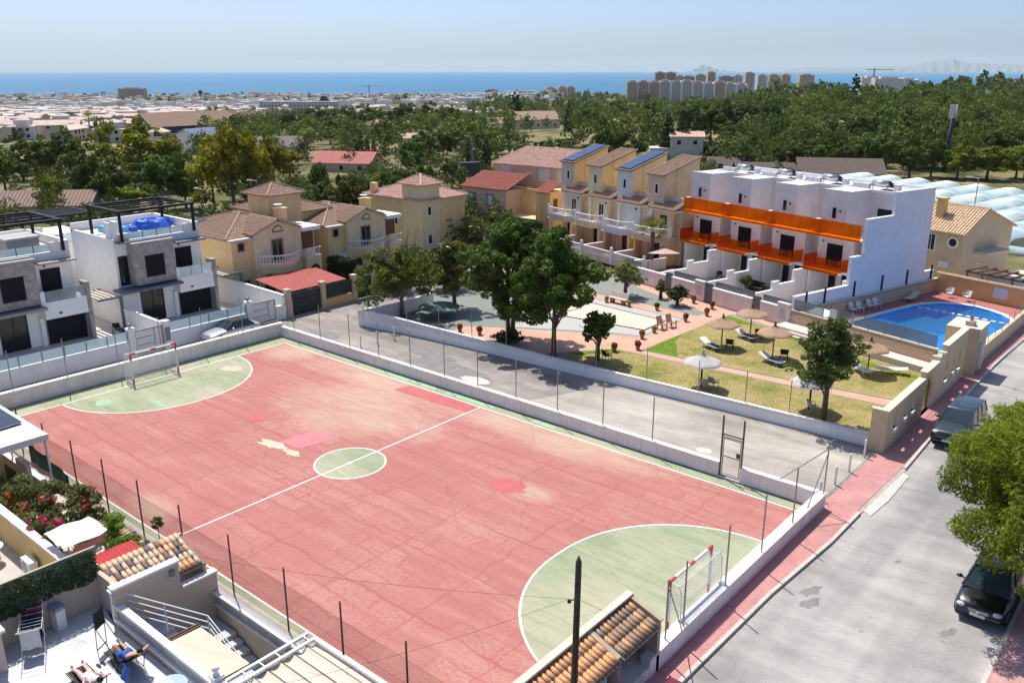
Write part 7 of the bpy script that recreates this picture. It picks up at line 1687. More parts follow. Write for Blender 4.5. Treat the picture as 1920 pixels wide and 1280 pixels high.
mb = MB(); mb.box(19.35, 20.48, -5.99, -3.79, .35, .42); mb.box(19.35, 20.48, -9.99, -6.21, .35, .42); part(kx, 'shelf', mb, WHITE_OLD)
mb = MB(); mb.box(20.15, 20.49, -10.2, -3.7, -.1, .349); part(kx, 'plinth', mb, WALL_LILAC)
def breeze(T, x, ys, zs, mat, axis='x'):
    mb = MB()
    for y in ys:
        for z in zs:
            for (a, b, c, d) in ((0, .2, 0, .03), (0, .2, .17, .2), (0, .03, .03, .17), (.17, .2, .03, .17), (.085, .115, .03, .17), (.03, .085, .085, .115), (.115, .17, .085, .115)):
                if axis == 'x': mb.box(x-.06, x+.06, y+a, y+b, z+c, z+d)
                else: mb.box(y+a, y+b, x-.06, x+.06, z+c, z+d)
    return part(T, 'screen_blocks', mb, mat, kind='stuff')
breeze(kx, 19.75, [-5.95+i*.205 for i in range(5)], [.45+i*.205 for i in range(7)], WHITE_PAINT); breeze(kx, 20.3, [-8.6+i*.205 for i in range(10)], [.45+i*.205 for i in range(6)], WHITE_PAINT)
pl = thing('power_pole', 'dark weathered wooden power pole in front of the kiosk', 'pole', (20.72, -8.85, -.02))
mb = MB(); mb.tube([(0, 0, 0), (.02, .02, 3.5), (.05, .03, 6.75), (.05, .03, 6.95)], [.115, .10, .088, .02], 10); part(pl, 'shaft', mb, M('old_pole_wood', (.085, .065, .05), .95, .3, 7, bump=.5), True)
mb = MB(); mb.tube([(.0, .0, 5.6), (-.35, .2, 5.3)], .02, 5); mb.sph((-.37, .22, 5.25), .06, 8, 6); mb.tube([(.1, -.1, 0.3), (.13, -.06, 5.4)], .015, 4); part(pl, 'cable_clamp', mb, DARK)
def cable(label, a, b, sag, r_=.005):
    a = Vector(a); b = Vector(b); pts = []
    for i in range(17): t_ = i/16; p = a.lerp(b, t_); p.z -= sag*4*t_*(1-t_); pts.append(p)
    q = MB(); q.tube(pts, r_, 4); o = one('overhead_cable', q, DARK, label, 'cable', 'overhead cables from the pole')
cable('thin cable running from the pole left across the court', (20.35, -8.6, 5.3), (2.0, -15.5, 4.0), .5); cable('thin cable from the pole down to the terrace pergola', (20.35, -8.6, 5.3), (13.0, -15.0, 2.2), .25); cable('thin cable from the pole down to the kiosk roof', (20.7, -8.8, 5.6), (20.4, -4.6, 2.3), .1)
gr_ = [M('coral_render', (.55, .20, .16), .9, .1, 3)]

# ------------------------------------------------------------------ terrace with the sunbathers
MARBLE = M_tiles('pale_marble_tiles', (.56, .58, .60), (.60, .61, .62), (.46, .48, .50), .45, .45, .006, rough=.5, dirt=.2, bump=.1)
mb = MB(); mb.prism([(3.16, -22), (12.2, -22), (12.2, -14.62), (4.7, -14.62), (3.16, -14.3)], -.5, .5); struct('terrace', mb, MARBLE)
T = thing('terrace_wall', 'tan wall hung with a thick ivy screen behind the drying rack', 'wall')
mb = MB(); mb.box(2.95, 3.15, -22, -14.2, -.5, 2.1); mb.box(3.152, 4.55, -14.38, -14.2, -.5, 1.9); part(T, 'wall', mb, TAN)
mb = MB(); mb.box(2.92, 2.96, -22, -14.25, 2.1, 2.75); mb.box(2.9, 3.0, -22, -14.2, 2.74, 2.78); part(T, 'screen', mb, M('tan_screen', (.46, .40, .30), .9, .1, 4))
rs2 = np.random.default_rng(71); n = 5200; P = np.stack([3.16+rs2.random(n)*.12, -21.9+rs2.random(n)*7.6, 1.55+rs2.random(n)*1.22], -1); P = P[P[:, 2] > 1.55 + .28*np.sin(P[:, 1]*2.3)*.5 + np.clip((P[:, 1]+15.0)*.9, 0, 1)*.9*rs2.random(len(P))]; n = len(P)
nrm = np.tile([1., 0, .3], (n, 1)) + rs2.normal(size=(n, 3))*.5; nrm /= np.linalg.norm(nrm, axis=1)[:, None]; a = np.cross(nrm, rs2.normal(size=(n, 3))); a /= np.linalg.norm(a, axis=1)[:, None]; b = np.cross(nrm, a)
V = np.stack([P-a*.05, P-b*.045, P+a*.05, P+b*.045], 1).reshape(-1, 3); link('ivy', npmesh('ivy', V, np.arange(4*n).reshape(n, 4), M_leaf('ivy_leaves', (.012, .028, .014), (.035, .06, .03), (.30, .33, .28), trans=.1, scale=3.)), T)
T = thing('bin', 'white lidded plastic bin against the ivy wall', 'bin', (3.45, -15.95, .5), R(10))
mb = MB(); mb.ext([(-.19, -.17, 0), (.19, -.17, 0), (.19, .17, 0), (-.19, .17, 0)], (0, 0, .78)); part(T, 'body', mb, PLAW); mb = MB(); mb.box(-.22, .22, -.2, .2, .78, .9); part(T, 'lid', mb, M('grey_blue_lid', (.26, .29, .34), .6, .06, 4))
# tan stair wall
T = thing('stair_wall', 'stepped tan wall with white coping at the head of the stairs', 'wall')
mb = MB(); mb.box(4.92, 5.12, -14.62, -12.2, -2.5, 2.05); mb.box(4.92, 5.12, -12.198, -10.75, -2.5, .92); part(T, 'wall', mb, TAN)
mb = MB(); mb.box(4.86, 5.18, -14.7, -12.16, 2.05, 2.14); mb.box(4.86, 5.18, -12.158, -10.72, .92, 1.01); part(T, 'coping', mb, WHITE_PAINT); mb = MB(); mb.box(5.12, 5.2, -12.6, -12.4, 1.6, 1.85); part(T, 'wall_lamp', mb, GREYM)
def pilaster(label, x, y, z0):
    T = thing('pilaster', label, 'pillar', (x, y, z0), 0, 'white ball-topped pilasters'); mb = MB(); mb.box(-.13, .13, -.13, .13, 0, 1.25); mb.box(-.18, .18, -.18, .18, 1.25, 1.33); part(T, 'shaft', mb, WHITE_PAINT); mb = MB(); mb.lathe([(.12, 1.33), (.07, 1.39), (.06, 1.42)], 12); mb.sph((0, 0, 1.53), .12, 12, 8); part(T, 'ball_finial', mb, WHITE_PAINT, True)
pilaster('white pilaster with a ball finial at the corner of the stair wall', 4.72, -14.45, .5); pilaster('white pilaster with a ball finial beside the fabric canopy', 11.35, -14.5, .4)
T = thing('screen_wall', 'white parapet of pierced blocks between the terrace and the stairs', 'wall')
mb = MB(); mb.box(4.86, 11.2, -14.6, -14.42, -2.5, .82); part(T, 'wall', mb, TAN); mb = MB(); mb.box(4.86, 11.2, -14.68, -14.36, .82, .88); mb.box(4.86, 11.2, -14.64, -14.38, 1.3, 1.42); part(T, 'coping', mb, WHITE_PAINT)
breeze(T, -14.51, [4.9+i*.205 for i in range(30)], [.885, 1.09], M('greyish_blocks', (.52, .50, .50), .9, .1, 5), 'y')
T = thing('screen_wall', 'white parapet of pierced blocks below the chain link fence', 'wall')
mb = MB(); mb.box(5.14, 11.5, -10.96, -10.78, -2.5, -.42); part(T, 'wall', mb, TAN); mb = MB(); mb.box(5.14, 11.5, -11.0, -10.76, -.42, -.35); mb.box(5.14, 11.5, -11.02, -10.74, .06, .16); part(T, 'coping', mb, WHITE_OLD); breeze(T, -10.87, [5.2+i*.205 for i in range(30)], [-.345, -.14], MATS['greyish_blocks'], 'y')
# two flights of stairs with rails
GREYST = M('grey_stair_tiles', (.50, .52, .53), .6, .08, 2)
T = thing('staircase', 'grey tiled stairs turning down beside the fence', 'stairs')
mb = MB(); mb.box(5.13, 6.6, -12.6, -11.02, -2.5, -.95); part(T, 'landing', mb, GREYST)
for i in range(9): mb = MB(); mb.box(6.6+i*.42, 7.02+i*.42, -12.5, -11.02, -3.2, -1.13-i*.18); part(T, 'step', mb, GREYST)
for i in range(7): mb = MB(); mb.box(5.14+i*.42, 5.56+i*.42, -14.35, -13.05, -2.5, .32-i*.18); part(T, 'step', mb, GREYST)
mb = MB(); mb.box(5.13, 12, -13.04, -12.62, -3.2, -2.2); mb.box(8.1, 12, -14.35, -13.05, -3.2, -1.2); part(T, 'floor', mb, GREYST)
T = thing('stair_railing', 'white tubular railing beside the stairs', 'railing'); mb = MB()
A_, B_ = Vector((4.95, -14.3, 1.75)), Vector((7.9, -12.75, 1.3))
for k in range(4): dz = Vector((0, 0, -.26*k)); mb.tube([A_+dz, B_+dz], .022, 6)
part(T, 'rail', mb, WHITE_PAINT)
for f_ in (.02, .5, 1.0): mb = MB(); p = A_.lerp(B_, f_); mb.tube([p, p+Vector((0, 0, -1.15))], .026, 6); part(T, 'rail_post', mb, WHITE_PAINT)
mb = MB(); C2 = Vector((10.6, -12.75, .2))
for k in range(4): dz = Vector((0, 0, -.24*k)); mb.tube([B_+dz, C2+dz], .022, 6)
part(T, 'rail', mb, WHITE_PAINT)
T = thing('stair_cover', 'beige sheet cover over the lower stair flight', 'cover'); mb = MB(); mb.ext([(8.2, -14.36, 1.22), (11.1, -14.36, 1.22), (11.1, -13.2, 1.18), (8.2, -13.2, 1.18)], (0, 0, .05)); part(T, 'sheet', mb, M('beige_sheet', (.62, .52, .40), .85, .05, 2)); mb = MB()
for x in (7.95, 8.08): mb.box(x, x+.05, -14.36, -13.15, 1.2, 1.26)
part(T, 'slat', mb, BROWN)
T = thing('canopy_pergola', 'white steel pergola with sagging cream fabric at the bottom edge', 'pergola')
PAN = M('cream_canopy_cloth', (.66, .57, .46), .9, .04, 2)
mb = MB(); mb.box(11.55, 11.65, -15.2, -11.3, 1.45, 1.55); mb.box(12.0, 12.1, -15.2, -11.3, 1.5, 1.6); mb.box(12.1, 18, -11.4, -11.3, 1.5, 1.6); part(T, 'beam', mb, WHITE_PAINT); mb = MB()
for y in (-15, -14.4, -13.8, -13.2, -12.6, -12.0, -11.5): mb.box(11.651, 11.999, y, y+.04, 1.5, 1.54)
part(T, 'cross_bar', mb, WHITE_PAINT)
for i in range(8):
    V = []; y0, y1 = -15.2+i*.5, -14.72+i*.5
    for a in range(9):
        for b in range(6): x = 12.12+5.8*a/8; u_ = b/5; V.append((x, y0+(y1-y0)*u_, 1.5 - .07*math.sin(math.pi*u_) - (.05 if a == 0 else 0)*math.sin(math.pi*u_)))
    mb = MB(); mb.add(V, [(a*6+b, (a+1)*6+b, (a+1)*6+b+1, a*6+b+1) for a in range(8) for b in range(5)]); part(T, 'fabric_panel', mb, PAN, True)
mb = MB()
for i in range(8): mb.tube([(12.1, -15.2+i*.5, 1.53), (18, -15.2+i*.5, 1.53)], .012, 4)
part(T, 'wire', mb, DARK)
for p in ((11.6, -11.35), (12.05, -15.1), (17.9, -11.35)): mb = MB(); mb.box(p[0]-.04, p[0]+.04, p[1]-.04, p[1]+.04, -1.0, 1.5); part(T, 'post', mb, WHITE_PAINT)
# corner of the house at the left edge
T = thing('house_corner', 'tan house wall corner with white cap at the bottom left edge', 'house'); mb = MB(); mb.box(3.2, 4.5, -23, -18.05, .5, 2.0); part(T, 'wall', mb, TAN); mb = MB(); mb.box(3.1, 4.65, -23, -17.95, 2.0, 2.1); part(T, 'coping', mb, WHITE_PAINT)
# drying rack with clothes
T = thing('drying_rack', 'white folding drying rack with red and dark clothes on the terrace', 'drying rack', (3.95, -17.0, .5), R(-25)); mb = MB()
for y in (-.35, .35): mb.tube([(-.5, y, 0), (.35, y, .95)], .012, 5); mb.tube([(.5, y, 0), (-.35, y, .95)], .012, 5); mb.tube([(-.9, y, 1.25), (-.35, y, .95), (.35, y, .95), (.9, y, 1.25)], .012, 5)
for x, z in ((-.9, 1.25), (-.7, 1.14), (-.5, 1.03), (-.3, .95), (-.1, .95), (.1, .95), (.3, .95), (.5, 1.03), (.7, 1.14), (.9, 1.25)): mb.tube([(x, -.35, z), (x, .35, z)], .009, 4)
part(T, 'frame', mb, WHITE_PAINT)
for i, (x, z, L_, c) in enumerate(((-.9, 1.25, .55, (.45, .03, .06)), (-.7, 1.14, .5, (.30, .04, .10)), (-.5, 1.03, .6, (.03, .02, .04)), (-.1, .95, .65, (.025, .03, .06)), (.3, .95, .6, (.05, .02, .04)), (.55, 1.05, .7, (.62, .58, .58)))):
    mb = MB(); V = []
    for a in range(5):
        for b in range(7): V.append((x + .03*math.sin(b*1.4+i), -.3+.6*b/6, z - L_*a/4 + .01*math.sin(b*2)))
    mb.add(V, [(a*7+b, a*7+b+1, (a+1)*7+b+1, (a+1)*7+b) for a in range(4) for b in range(6)]); o = part(T, 'garment', mb, M('garment_%d' % i, c, .9, .15, 6)); md = o.modifiers.new('t', 'SOLIDIFY'); md.thickness = .012
# sunbathers
SKIN = M('tanned_skin', (.56, .32, .22), .55, .06, 6); SKINP = M('fair_skin', (.66, .42, .33), .55, .06, 6); HAIR = M('black_hair', (.012, .010, .010), .6, .2, 12)
def body(T, joints, edges, mat, root):
    me = bpy.data.meshes.new('body'); names_ = list(joints); me.from_pydata([joints[k][:3] for k in names_], [(names_.index(a), names_.index(b)) for a, b in edges], []); me.materials.append(mat)
    o = link('body', me, T); md = o.modifiers.new('skin', 'SKIN'); md.use_smooth_shade = True; md.branch_smoothing = .4
    for i, k in enumerate(names_): r_ = joints[k][3]; me.skin_vertices[0].data[i].radius = (r_, r_) if not isinstance(r_, tuple) else r_; me.skin_vertices[0].data[i].use_root = (k == root)
    o.modifiers.new('sub', 'SUBSURF').render_levels = 2; return o
ED = [('pelvis', 'waist'), ('waist', 'chest'), ('chest', 'neck'), ('neck', 'head'), ('head', 'crown'), ('pelvis', 'hipL'), ('hipL', 'kneeL'), ('kneeL', 'ankL'), ('ankL', 'toeL'), ('pelvis', 'hipR'), ('hipR', 'kneeR'), ('kneeR', 'ankR'), ('ankR', 'toeR'), ('chest', 'shL'), ('shL', 'elL'), ('elL', 'wrL'), ('wrL', 'haL'), ('chest', 'shR'), ('shR', 'elR'), ('elR', 'wrR'), ('wrR', 'haR')]
def fingers(T, w_, dirv, mat):
    d = Vector(dirv).normalized(); s_ = d.cross(Vector((0, 0, 1))).normalized(); w_ = Vector(w_)
    for k, L_ in enumerate((.07, .085, .09, .08)):
        b = w_ + d*.06 + s_*(k-1.5)*.021; mb = MB(); mb.tube([b-d*.03, b+d*L_*.5, b+d*L_*.85+Vector((0, 0, -.025))], [.011, .0095, .007], 6); part(T, 'finger', mb, mat, True)
    b = w_ + s_*.035; mb = MB(); mb.tube([b, b+s_*.03+d*.03, b+s_*.035+d*.065], [.012, .011, .008], 6); part(T, 'thumb', mb, mat, True)
p1 = thing('person', 'person in blue swim shorts reclining with one knee up, arms behind the head', 'person', (7.3, -15.35, .5))
J1 = {'pelvis': (.05, -.05, .42, .155), 'waist': (.27, -.02, .52, .14), 'chest': (.52, .02, .68, .165), 'neck': (.70, .04, .80, .062), 'head': (.78, .05, .90, .092), 'crown': (.86, .06, .99, .075), 'hipL': (-.02, .08, .41, .105), 'kneeL': (-.46, .13, .42, .068), 'ankL': (-.86, .17, .36, .045), 'toeL': (-.98, .18, .46, .036), 'hipR': (-.02, -.18, .41, .105), 'kneeR': (-.33, -.26, .80, .07), 'ankR': (-.58, -.2, .40, .046), 'toeR': (-.74, -.18, .38, .038), 'shL': (.58, .20, .72, .065), 'elL': (.72, .40, .92, .048), 'wrL': (.86, .2, .96, .036), 'haL': (.88, .12, .94, .034), 'shR': (.56, -.16, .72, .065), 'elR': (.70, -.36, .90, .048), 'wrR': (.86, -.14, .95, .036), 'haR': (.88, -.04, .93, .034)}
body(p1, J1, ED, SKIN, 'pelvis'); mb = MB(); mb.sph((.83, .055, .955), .105, 12, 8, (.9, .95, .95)); part(p1, 'hair', mb, HAIR, True); fingers(p1, (.87, .13, .95), (.1, -1, 0), SKIN); fingers(p1, (.87, -.06, .94), (.1, 1, 0), SKIN)
mb = MB(); mb.sph((.765, .045, .80), .02, 6, 5); mb.sph((.73, .02, .865), .013, 6, 5); mb.sph((.73, .075, .865), .013, 6, 5); part(p1, 'face_features', mb, MATS['tanned_skin'], True)
SWIM = M('blue_swim_cloth', (.04, .13, .42), .85, .5, 7); mb = MB(); mb.tube([(.2, -.03, .5), (.05, -.05, .43), (-.06, -.05, .42)], [.175, .19, .18], 14); mb.tube([(-.02, .08, .42), (-.24, .11, .43)], [.135, .11], 10); mb.tube([(-.02, -.18, .42), (-.17, -.22, .58)], [.135, .11], 10); part(p1, 'swim_shorts', mb, SWIM, True)
def folding_lounger(label, loc, rz, mat):
    T = thing('folding_lounger', label, 'lounger', loc, rz, 'folding loungers on the terrace'); mb = MB()
    for y in (-.33, .33): mb.tube([(-.95, y, .28), (-.1, y, .26), (.25, y, .34), (.95, y, .86)], .016, 5); mb.tube([(-.5, y, .27), (-.3, y, .0), (.4, y, .0), (.6, y, .6)], .015, 5); mb.tube([(-.1, y, .0), (.15, y, .5), (.5, y, .52)], .015, 5)
    part(T, 'frame', mb, DARK); mb = MB(); mb.ext([(-.93, -.3, .27), (-.1, -.3, .25), (.25, -.3, .33), (.93, -.3, .84), (.93, .3, .84), (.25, .3, .33), (-.1, .3, .25), (-.93, .3, .27)][:1] + [(-.1, -.3, .25), (-.1, .3, .25), (-.93, .3, .27)], (0, 0, .012)); mb.ext([(-.1, -.3, .25), (.25, -.3, .33), (.25, .3, .33), (-.1, .3, .25)], (0, 0, .012)); mb.ext([(.25, -.3, .33), (.93, -.3, .84), (.93, .3, .84), (.25, .3, .33)], (0, 0, .012)); part(T, 'sling', mb, mat); return T
folding_lounger('dark folding lounger under the person in blue shorts', (7.3, -15.4, .5), 0, PLAG)
p2 = thing('person', 'person in a white and blue top lying on a lounger with legs stretched out', 'person', (7.35, -16.7, .5))
J2 = {'pelvis': (.15, 0, .40, .16), 'waist': (.38, 0, .46, .145), 'chest': (.62, .0, .56, .16), 'neck': (.82, .0, .68, .06), 'head': (.90, .0, .76, .09), 'crown': (.99, .0, .84, .075), 'hipL': (.05, .12, .39, .11), 'kneeL': (-.38, .16, .44, .075), 'ankL': (-.78, .2, .36, .048), 'toeL': (-.86, .22, .50, .038), 'hipR': (.05, -.12, .39, .11), 'kneeR': (-.38, -.12, .46, .075), 'ankR': (-.78, -.12, .36, .048), 'toeR': (-.86, -.14, .50, .038), 'shL': (.68, .18, .6, .065), 'elL': (.5, .36, .5, .047), 'wrL': (.32, .22, .56, .036), 'haL': (.24, .16, .57, .034), 'shR': (.68, -.18, .6, .065), 'elR': (.5, -.36, .5, .047), 'wrR': (.3, -.24, .55, .036), 'haR': (.22, -.18, .56, .034)}
body(p2, J2, ED, SKINP, 'pelvis'); mb = MB(); mb.sph((.96, 0, .81), .105, 12, 8); part(p2, 'hair', mb, HAIR, True); fingers(p2, (.25, .17, .57), (-1, -.3, 0), SKINP); fingers(p2, (.23, -.19, .56), (-1, .3, 0), SKINP)
mb = MB(); mb.tube([(-.02, 0, .40), (.15, 0, .41), (.38, 0, .47), (.64, 0, .57), (.74, 0, .62)], [.2, .2, .175, .185, .1], 14); part(p2, 'top', mb, M('white_blue_cloth', (.62, .66, .74), .85, .3, 9), True)
folding_lounger('dark folding lounger under the person in the white top', (7.4, -16.7, .5), 0, PLAG)
T = thing('folding_chair', 'folded dark chair frame standing beside the parapet on the terrace', 'chair', (5.9, -15.3, .5), R(30)); mb = MB()
for y in (-.25, .25): mb.tube([(-.35, y, 0), (-.3, y, .9), (-.28, y, 1.5)], .014, 5); mb.tube([(.2, y, 0), (-.3, y, .9)], .014, 5)
mb.tube([(-.28, -.25, 1.5), (-.28, .25, 1.5)], .014, 5); mb.tube([(-.35, -.25, .02), (-.35, .25, .02)], .012, 5); part(T, 'frame', mb, DARK); mb = MB(); mb.ext([(-.29, -.24, .8), (-.29, .24, .8), (-.27, .24, 1.45), (-.27, -.24, 1.45)], (.01, 0, 0)); part(T, 'backrest', mb, PLAG)
T = thing('towel', 'blue and white beach towel hung over the lounger edge', 'towel', (8.05, -15.75, .5)); mb = MB(); V = []
for a in range(5):
    for b in range(6): V.append((-.22+.44*a/4, -.14*b/5+.02*math.sin(a*2+b), .62-.11*b))
mb.add(V, [(a*6+b, (a+1)*6+b, (a+1)*6+b+1, a*6+b+1) for a in range(4) for b in range(5)]); part(T, 'cloth', mb, SWIM)
T = thing('glass_table', 'round glass garden table at the bottom edge of the terrace', 'table', (10.1, -15.35, .5)); mb = MB(); mb.lathe([(0, .7), (.5, .7), (.5, .72), (0, .72)], 24); part(T, 'glass_top', mb, M_glass('table_glass', (.75, .85, .88), .45)); mb = MB()
for k in range(3): q = k*2.09; mb.tube([(.4*math.cos(q), .4*math.sin(q), .7), (.3*math.cos(q+.5), .3*math.sin(q+.5), 0)], .018, 5)
part(T, 'leg', mb, DARK)
T = thing('sandals', 'pair of dark sandals on the terrace floor between the loungers', 'sandals', (6.55, -15.95, .5)); 
for s_ in (-.08, .08): mb = MB(); mb.prism([(-.13, s_-.04), (.0, s_-.045), (.13, s_-.03), (.13, s_+.03), (0, s_+.045), (-.13, s_+.04)], 0, .025); part(T, 'sandal', mb, DARK)

# ------------------------------------------------------------------ neighbour plot with oleander, awning and cactus
mb = MB(); mb.prism([(-9, -22), (2.94, -22), (2.94, -10.75), (-9, -10.75)], -.5, -.02); struct('back_yard', mb, M('yard_concrete', (.52, .48, .42), .9, .12, 1.5, stain=.3))
T = thing('yard_wall', 'ochre yard wall with white coping below the oleander', 'wall'); mb = MB(); mb.box(-9, 1.6, -14.65, -14.45, -.5, 1.5); part(T, 'wall', mb, OCHRE); mb = MB(); mb.box(-9, 1.65, -14.72, -14.38, 1.5, 1.58); part(T, 'coping', mb, WHITE_OLD)
T = thing('patio_table', 'white round plastic table on the patio at the left edge', 'table', (-3.9, -15.6, -.02)); mb = MB(); mb.lathe([(0, .7), (.48, .7), (.5, .72), (.5, .74), (0, .74)], 22); part(T, 'top', mb, PLAW)
for k in range(4): q = k*1.57+.4; mb = MB(); mb.tube([(.3*math.cos(q), .3*math.sin(q), .7), (.38*math.cos(q), .38*math.sin(q), 0)], .03, 5); part(T, 'leg', mb, PLAW)
T = thing('air_conditioner', 'white air conditioner unit standing against the ochre wall', 'air conditioner', (-1.7, -14.95, -.02)); mb = MB(); mb.box(-.42, .42, -.16, .16, .1, .75); part(T, 'case', mb, PLAW); mb = MB(); mb.lathe([(.24, 0), (.24, .02)], 18); o = part(T, 'fan_grille', mb, PLAGG); o.location = (-.1, -.162, .42); o.rotation_euler = (R(90), 0, 0)
T = thing('awning_sheet', 'torn white sheet awning among the bushes', 'awning'); mb = MB(); V = []
for a in range(7):
    for b in range(6): V.append((-.75+1.75*a/6 + .05*math.sin(b*2), -14.55+1.75*b/5 + .05*math.sin(a*3), 2.05+.1*math.sin(a*1.3+b)*.5 + .06*b/5))
mb.add(V, [(a*6+b, (a+1)*6+b, (a+1)*6+b+1, a*6+b+1) for a in range(6) for b in range(5)]); o = part(T, 'sheet', mb, PLAW, True)
for p in ((-.6, -14.3), (.8, -14.3), (-.6, -12.9), (.8, -12.9)): mb = MB(); mb.tube([(*p, 0), (*p, 2.05)], .025, 5); part(T, 'post', mb, GALV)
T = thing('red_shed_roof', 'red corrugated roof behind the ivy wall', 'roof'); mb = MB()
for i in range(13): y = -14.3 + i*.17; mb.add([(1.3, y, 1.45), (2.9, y, 1.35), (2.9, y+.085, 1.4), (1.3, y+.085, 1.5), (2.9, y+.17, 1.35), (1.3, y+.17, 1.45)], [(0, 1, 2, 3), (3, 2, 4, 5)])
part(T, 'sheet', mb, M('bright_red_sheet', (.50, .05, .05), .6, .12, 2)); mb = MB(); mb.box(1.4, 2.85, -14.2, -12.2, -.02, 1.32); part(T, 'shed', mb, OCHRE); mb = MB(); mb.ext([(.5, -14.1, 1.45), (.72, -14.1, 1.8), (.72, -12.8, 1.8), (.5, -12.8, 1.45)], (.02, 0, 0)); part(T, 'pink_flap', mb, M('pink_sheet', (.62, .26, .26), .8, .1, 3))
T = thing('tiled_lean_to', 'small roof of mixed straw and dark barrel tiles behind the stepped wall', 'roof'); mb = MB(); mb.ext([(3.2, -14.2, 1.95), (4.9, -14.2, 1.35), (4.9, -11.0, 1.35), (3.2, -11.0, 1.95)], (0, 0, -.08)); part(T, 'roof_bed', mb, MATS['roof_mortar'])
tile_field(T, (3.22, -14.1, 1.97), (0, 1, 0), (1.7, 0, -.6), 15, 5, lambda c, r_: random.choice((2, 2, 0, 2, 3)), .205, .35)
mb = MB(); mb.box(3.15, 3.25, -14.2, -11.0, 1.9, 2.0); part(T, 'ridge', mb, ROOFY); mb = MB(); mb.box(3.25, 4.85, -11.1, -11.0, -.5, 1.3); part(T, 'wall', mb, TAN)
T = thing('tile_topped_wall', 'low wall capped with pale barrel tiles below the fence', 'wall'); mb = MB(); mb.box(-8.5, 2.9, -11.0, -10.76, -.5, .12); part(T, 'wall', mb, CREAM)
for i in range(46): ob = link('roof_tile', TMESH[2 if i % 5 else 3], T, (-8.3+i*.23, -10.72, .16)); ob.rotation_euler = (0, .12, R(-90))
def bush(name, label, lobes, n, size, mat, seed, flowers=None, nf=0, cat='shrub'):
    rs2 = np.random.default_rng(seed); T = thing(name, label, cat, (lobes[0][0], lobes[0][1], 0)); L0 = np.array(lobes, float); L0[:, 0] -= lobes[0][0]; L0[:, 1] -= lobes[0][1]
    V, Fc = leaf_cloud(rs2, L0, n, size, .5, 8, .36, .3); link('foliage', npmesh('foliage', V, Fc, mat), T)
    if nf: V, Fc = leaf_cloud(rs2, [(l[0]*1.02, l[1]*1.02, l[2]+.08, l[3], l[4], l[5]) for l in L0], nf, size*.55, .92, 7, .25, .9); link('flowers', npmesh('flowers', V, Fc, flowers), T)
    mb = MB()
    for l in L0: mb.tube([(0, 0, 0), (l[0]*.6, l[1]*.6, l[2]*.5), (l[0], l[1], l[2])], [.05, .035, .015], 5, False)
    part(T, 'stem', mb, BARK); return T
PINKF = M_leaf('pink_blossom', (.32, .02, .10), (.55, .05, .18), trans=.3); REDF = M_leaf('dark_red_blossom', (.18, .01, .04), (.36, .03, .08), trans=.3)
OLE = M_leaf('oleander_leaves', (.035, .055, .018), (.13, .16, .06), (.22, .24, .10))
bush('oleander', 'large oleander with dark red flowers beside the fence', [(-4.4, -12.2, 1.25, 1.2, 1.0, .9), (-3.4, -11.7, 1.3, .9, .7, .8), (-3.0, -12.6, 1.1, 1.0, .9, .8), (-5.4, -12.6, 1.1, 1.0, .9, .8), (-6.3, -13.4, 1.0, 1.0, .9, .8), (-4.6, -13.4, 1.0, 1.1, .9, .8)], 5200, .13, OLE, 81, REDF, 320)
bush('bougainvillea', 'bright pink bougainvillea hanging over the ochre wall', [(-1.9, -13.6, 1.3, .8, .6, .55), (-2.7, -14.1, 1.35, .7, .45, .4), (-1.2, -13.9, 1.5, .5, .45, .4)], 1500, .1, OLE, 82, PINKF, 700)
bush('shrub', 'leafy green shrub between the white sheet and the fence', [(-1.6, -12.0, .9, .9, .8, .75), (-.6, -11.7, .8, .8, .7, .65), (.2, -11.8, .7, .7, .6, .6)], 2400, .1, M_leaf('fresh_leaves', (.035, .07, .015), (.13, .2, .03)), 83)
bush('shrub', 'dark garden plants at the foot of the cactus', [(1.2, -11.3, .5, .7, .5, .5), (2.2, -11.4, .5, .7, .5, .5)], 1300, .1, LEAF_D, 84, M_leaf('red_hibiscus', (.5, .03, .02), (.65, .06, .04)), 14)
bush('shrub', 'dark shrubs under the solar carport edge', [(-7.8, -12.6, .8, 1.0, .9, .8), (-8.6, -13.6, .8, 1.0, .9, .8)], 1700, .12, OLE, 86)
T = thing('cactus', 'branched column cactus with orange tips beside the fence', 'cactus', (2.55, -10.98, .1)); CAC = M('cactus_skin', (.18, .16, .06), .8, .25, 8)
for pts, r_ in ((((0, 0, 0), (0, 0, .7), (.02, 0, 1.45)), .085), (((0, 0, .45), (.22, .02, .6), (.28, .04, 1.15)), .06), (((0, 0, .5), (-.2, .0, .68), (-.24, .02, 1.2)), .06), (((0, 0, .62), (.02, -.18, .75), (.04, -.2, 1.05)), .05), (((.3, 0, 0), (.32, 0, .6)), .07), (((-.3, .02, 0), (-.32, 0, .45)), .06)):
    mb = MB(); mb.tube(pts, r_, 8); mb.sph(pts[-1], r_, 8, 5); part(T, 'stem', mb, CAC, True); mb = MB(); mb.sph(Vector(pts[-1])+Vector((0, 0, r_*.7)), r_*.6, 7, 4); part(T, 'orange_tip', mb, M('orange_cactus_tip', (.42, .20, .05), .8, .2, 8))
T = thing('sapling', 'thin young fruit tree in front of the fence next to the cactus', 'sapling', (1.3, -11.0, 0)); mb = MB(); mb.tube([(0, 0, 0), (.03, 0, 1.7)], [.025, .014], 5); part(T, 'trunk', mb, BARK); V, Fc = leaf_cloud(np.random.default_rng(85), [(0, 0, 1.75, .25, .25, .25)], 70, .09, .3); link('crown', npmesh('crown', V, Fc, LEAF_G), T)

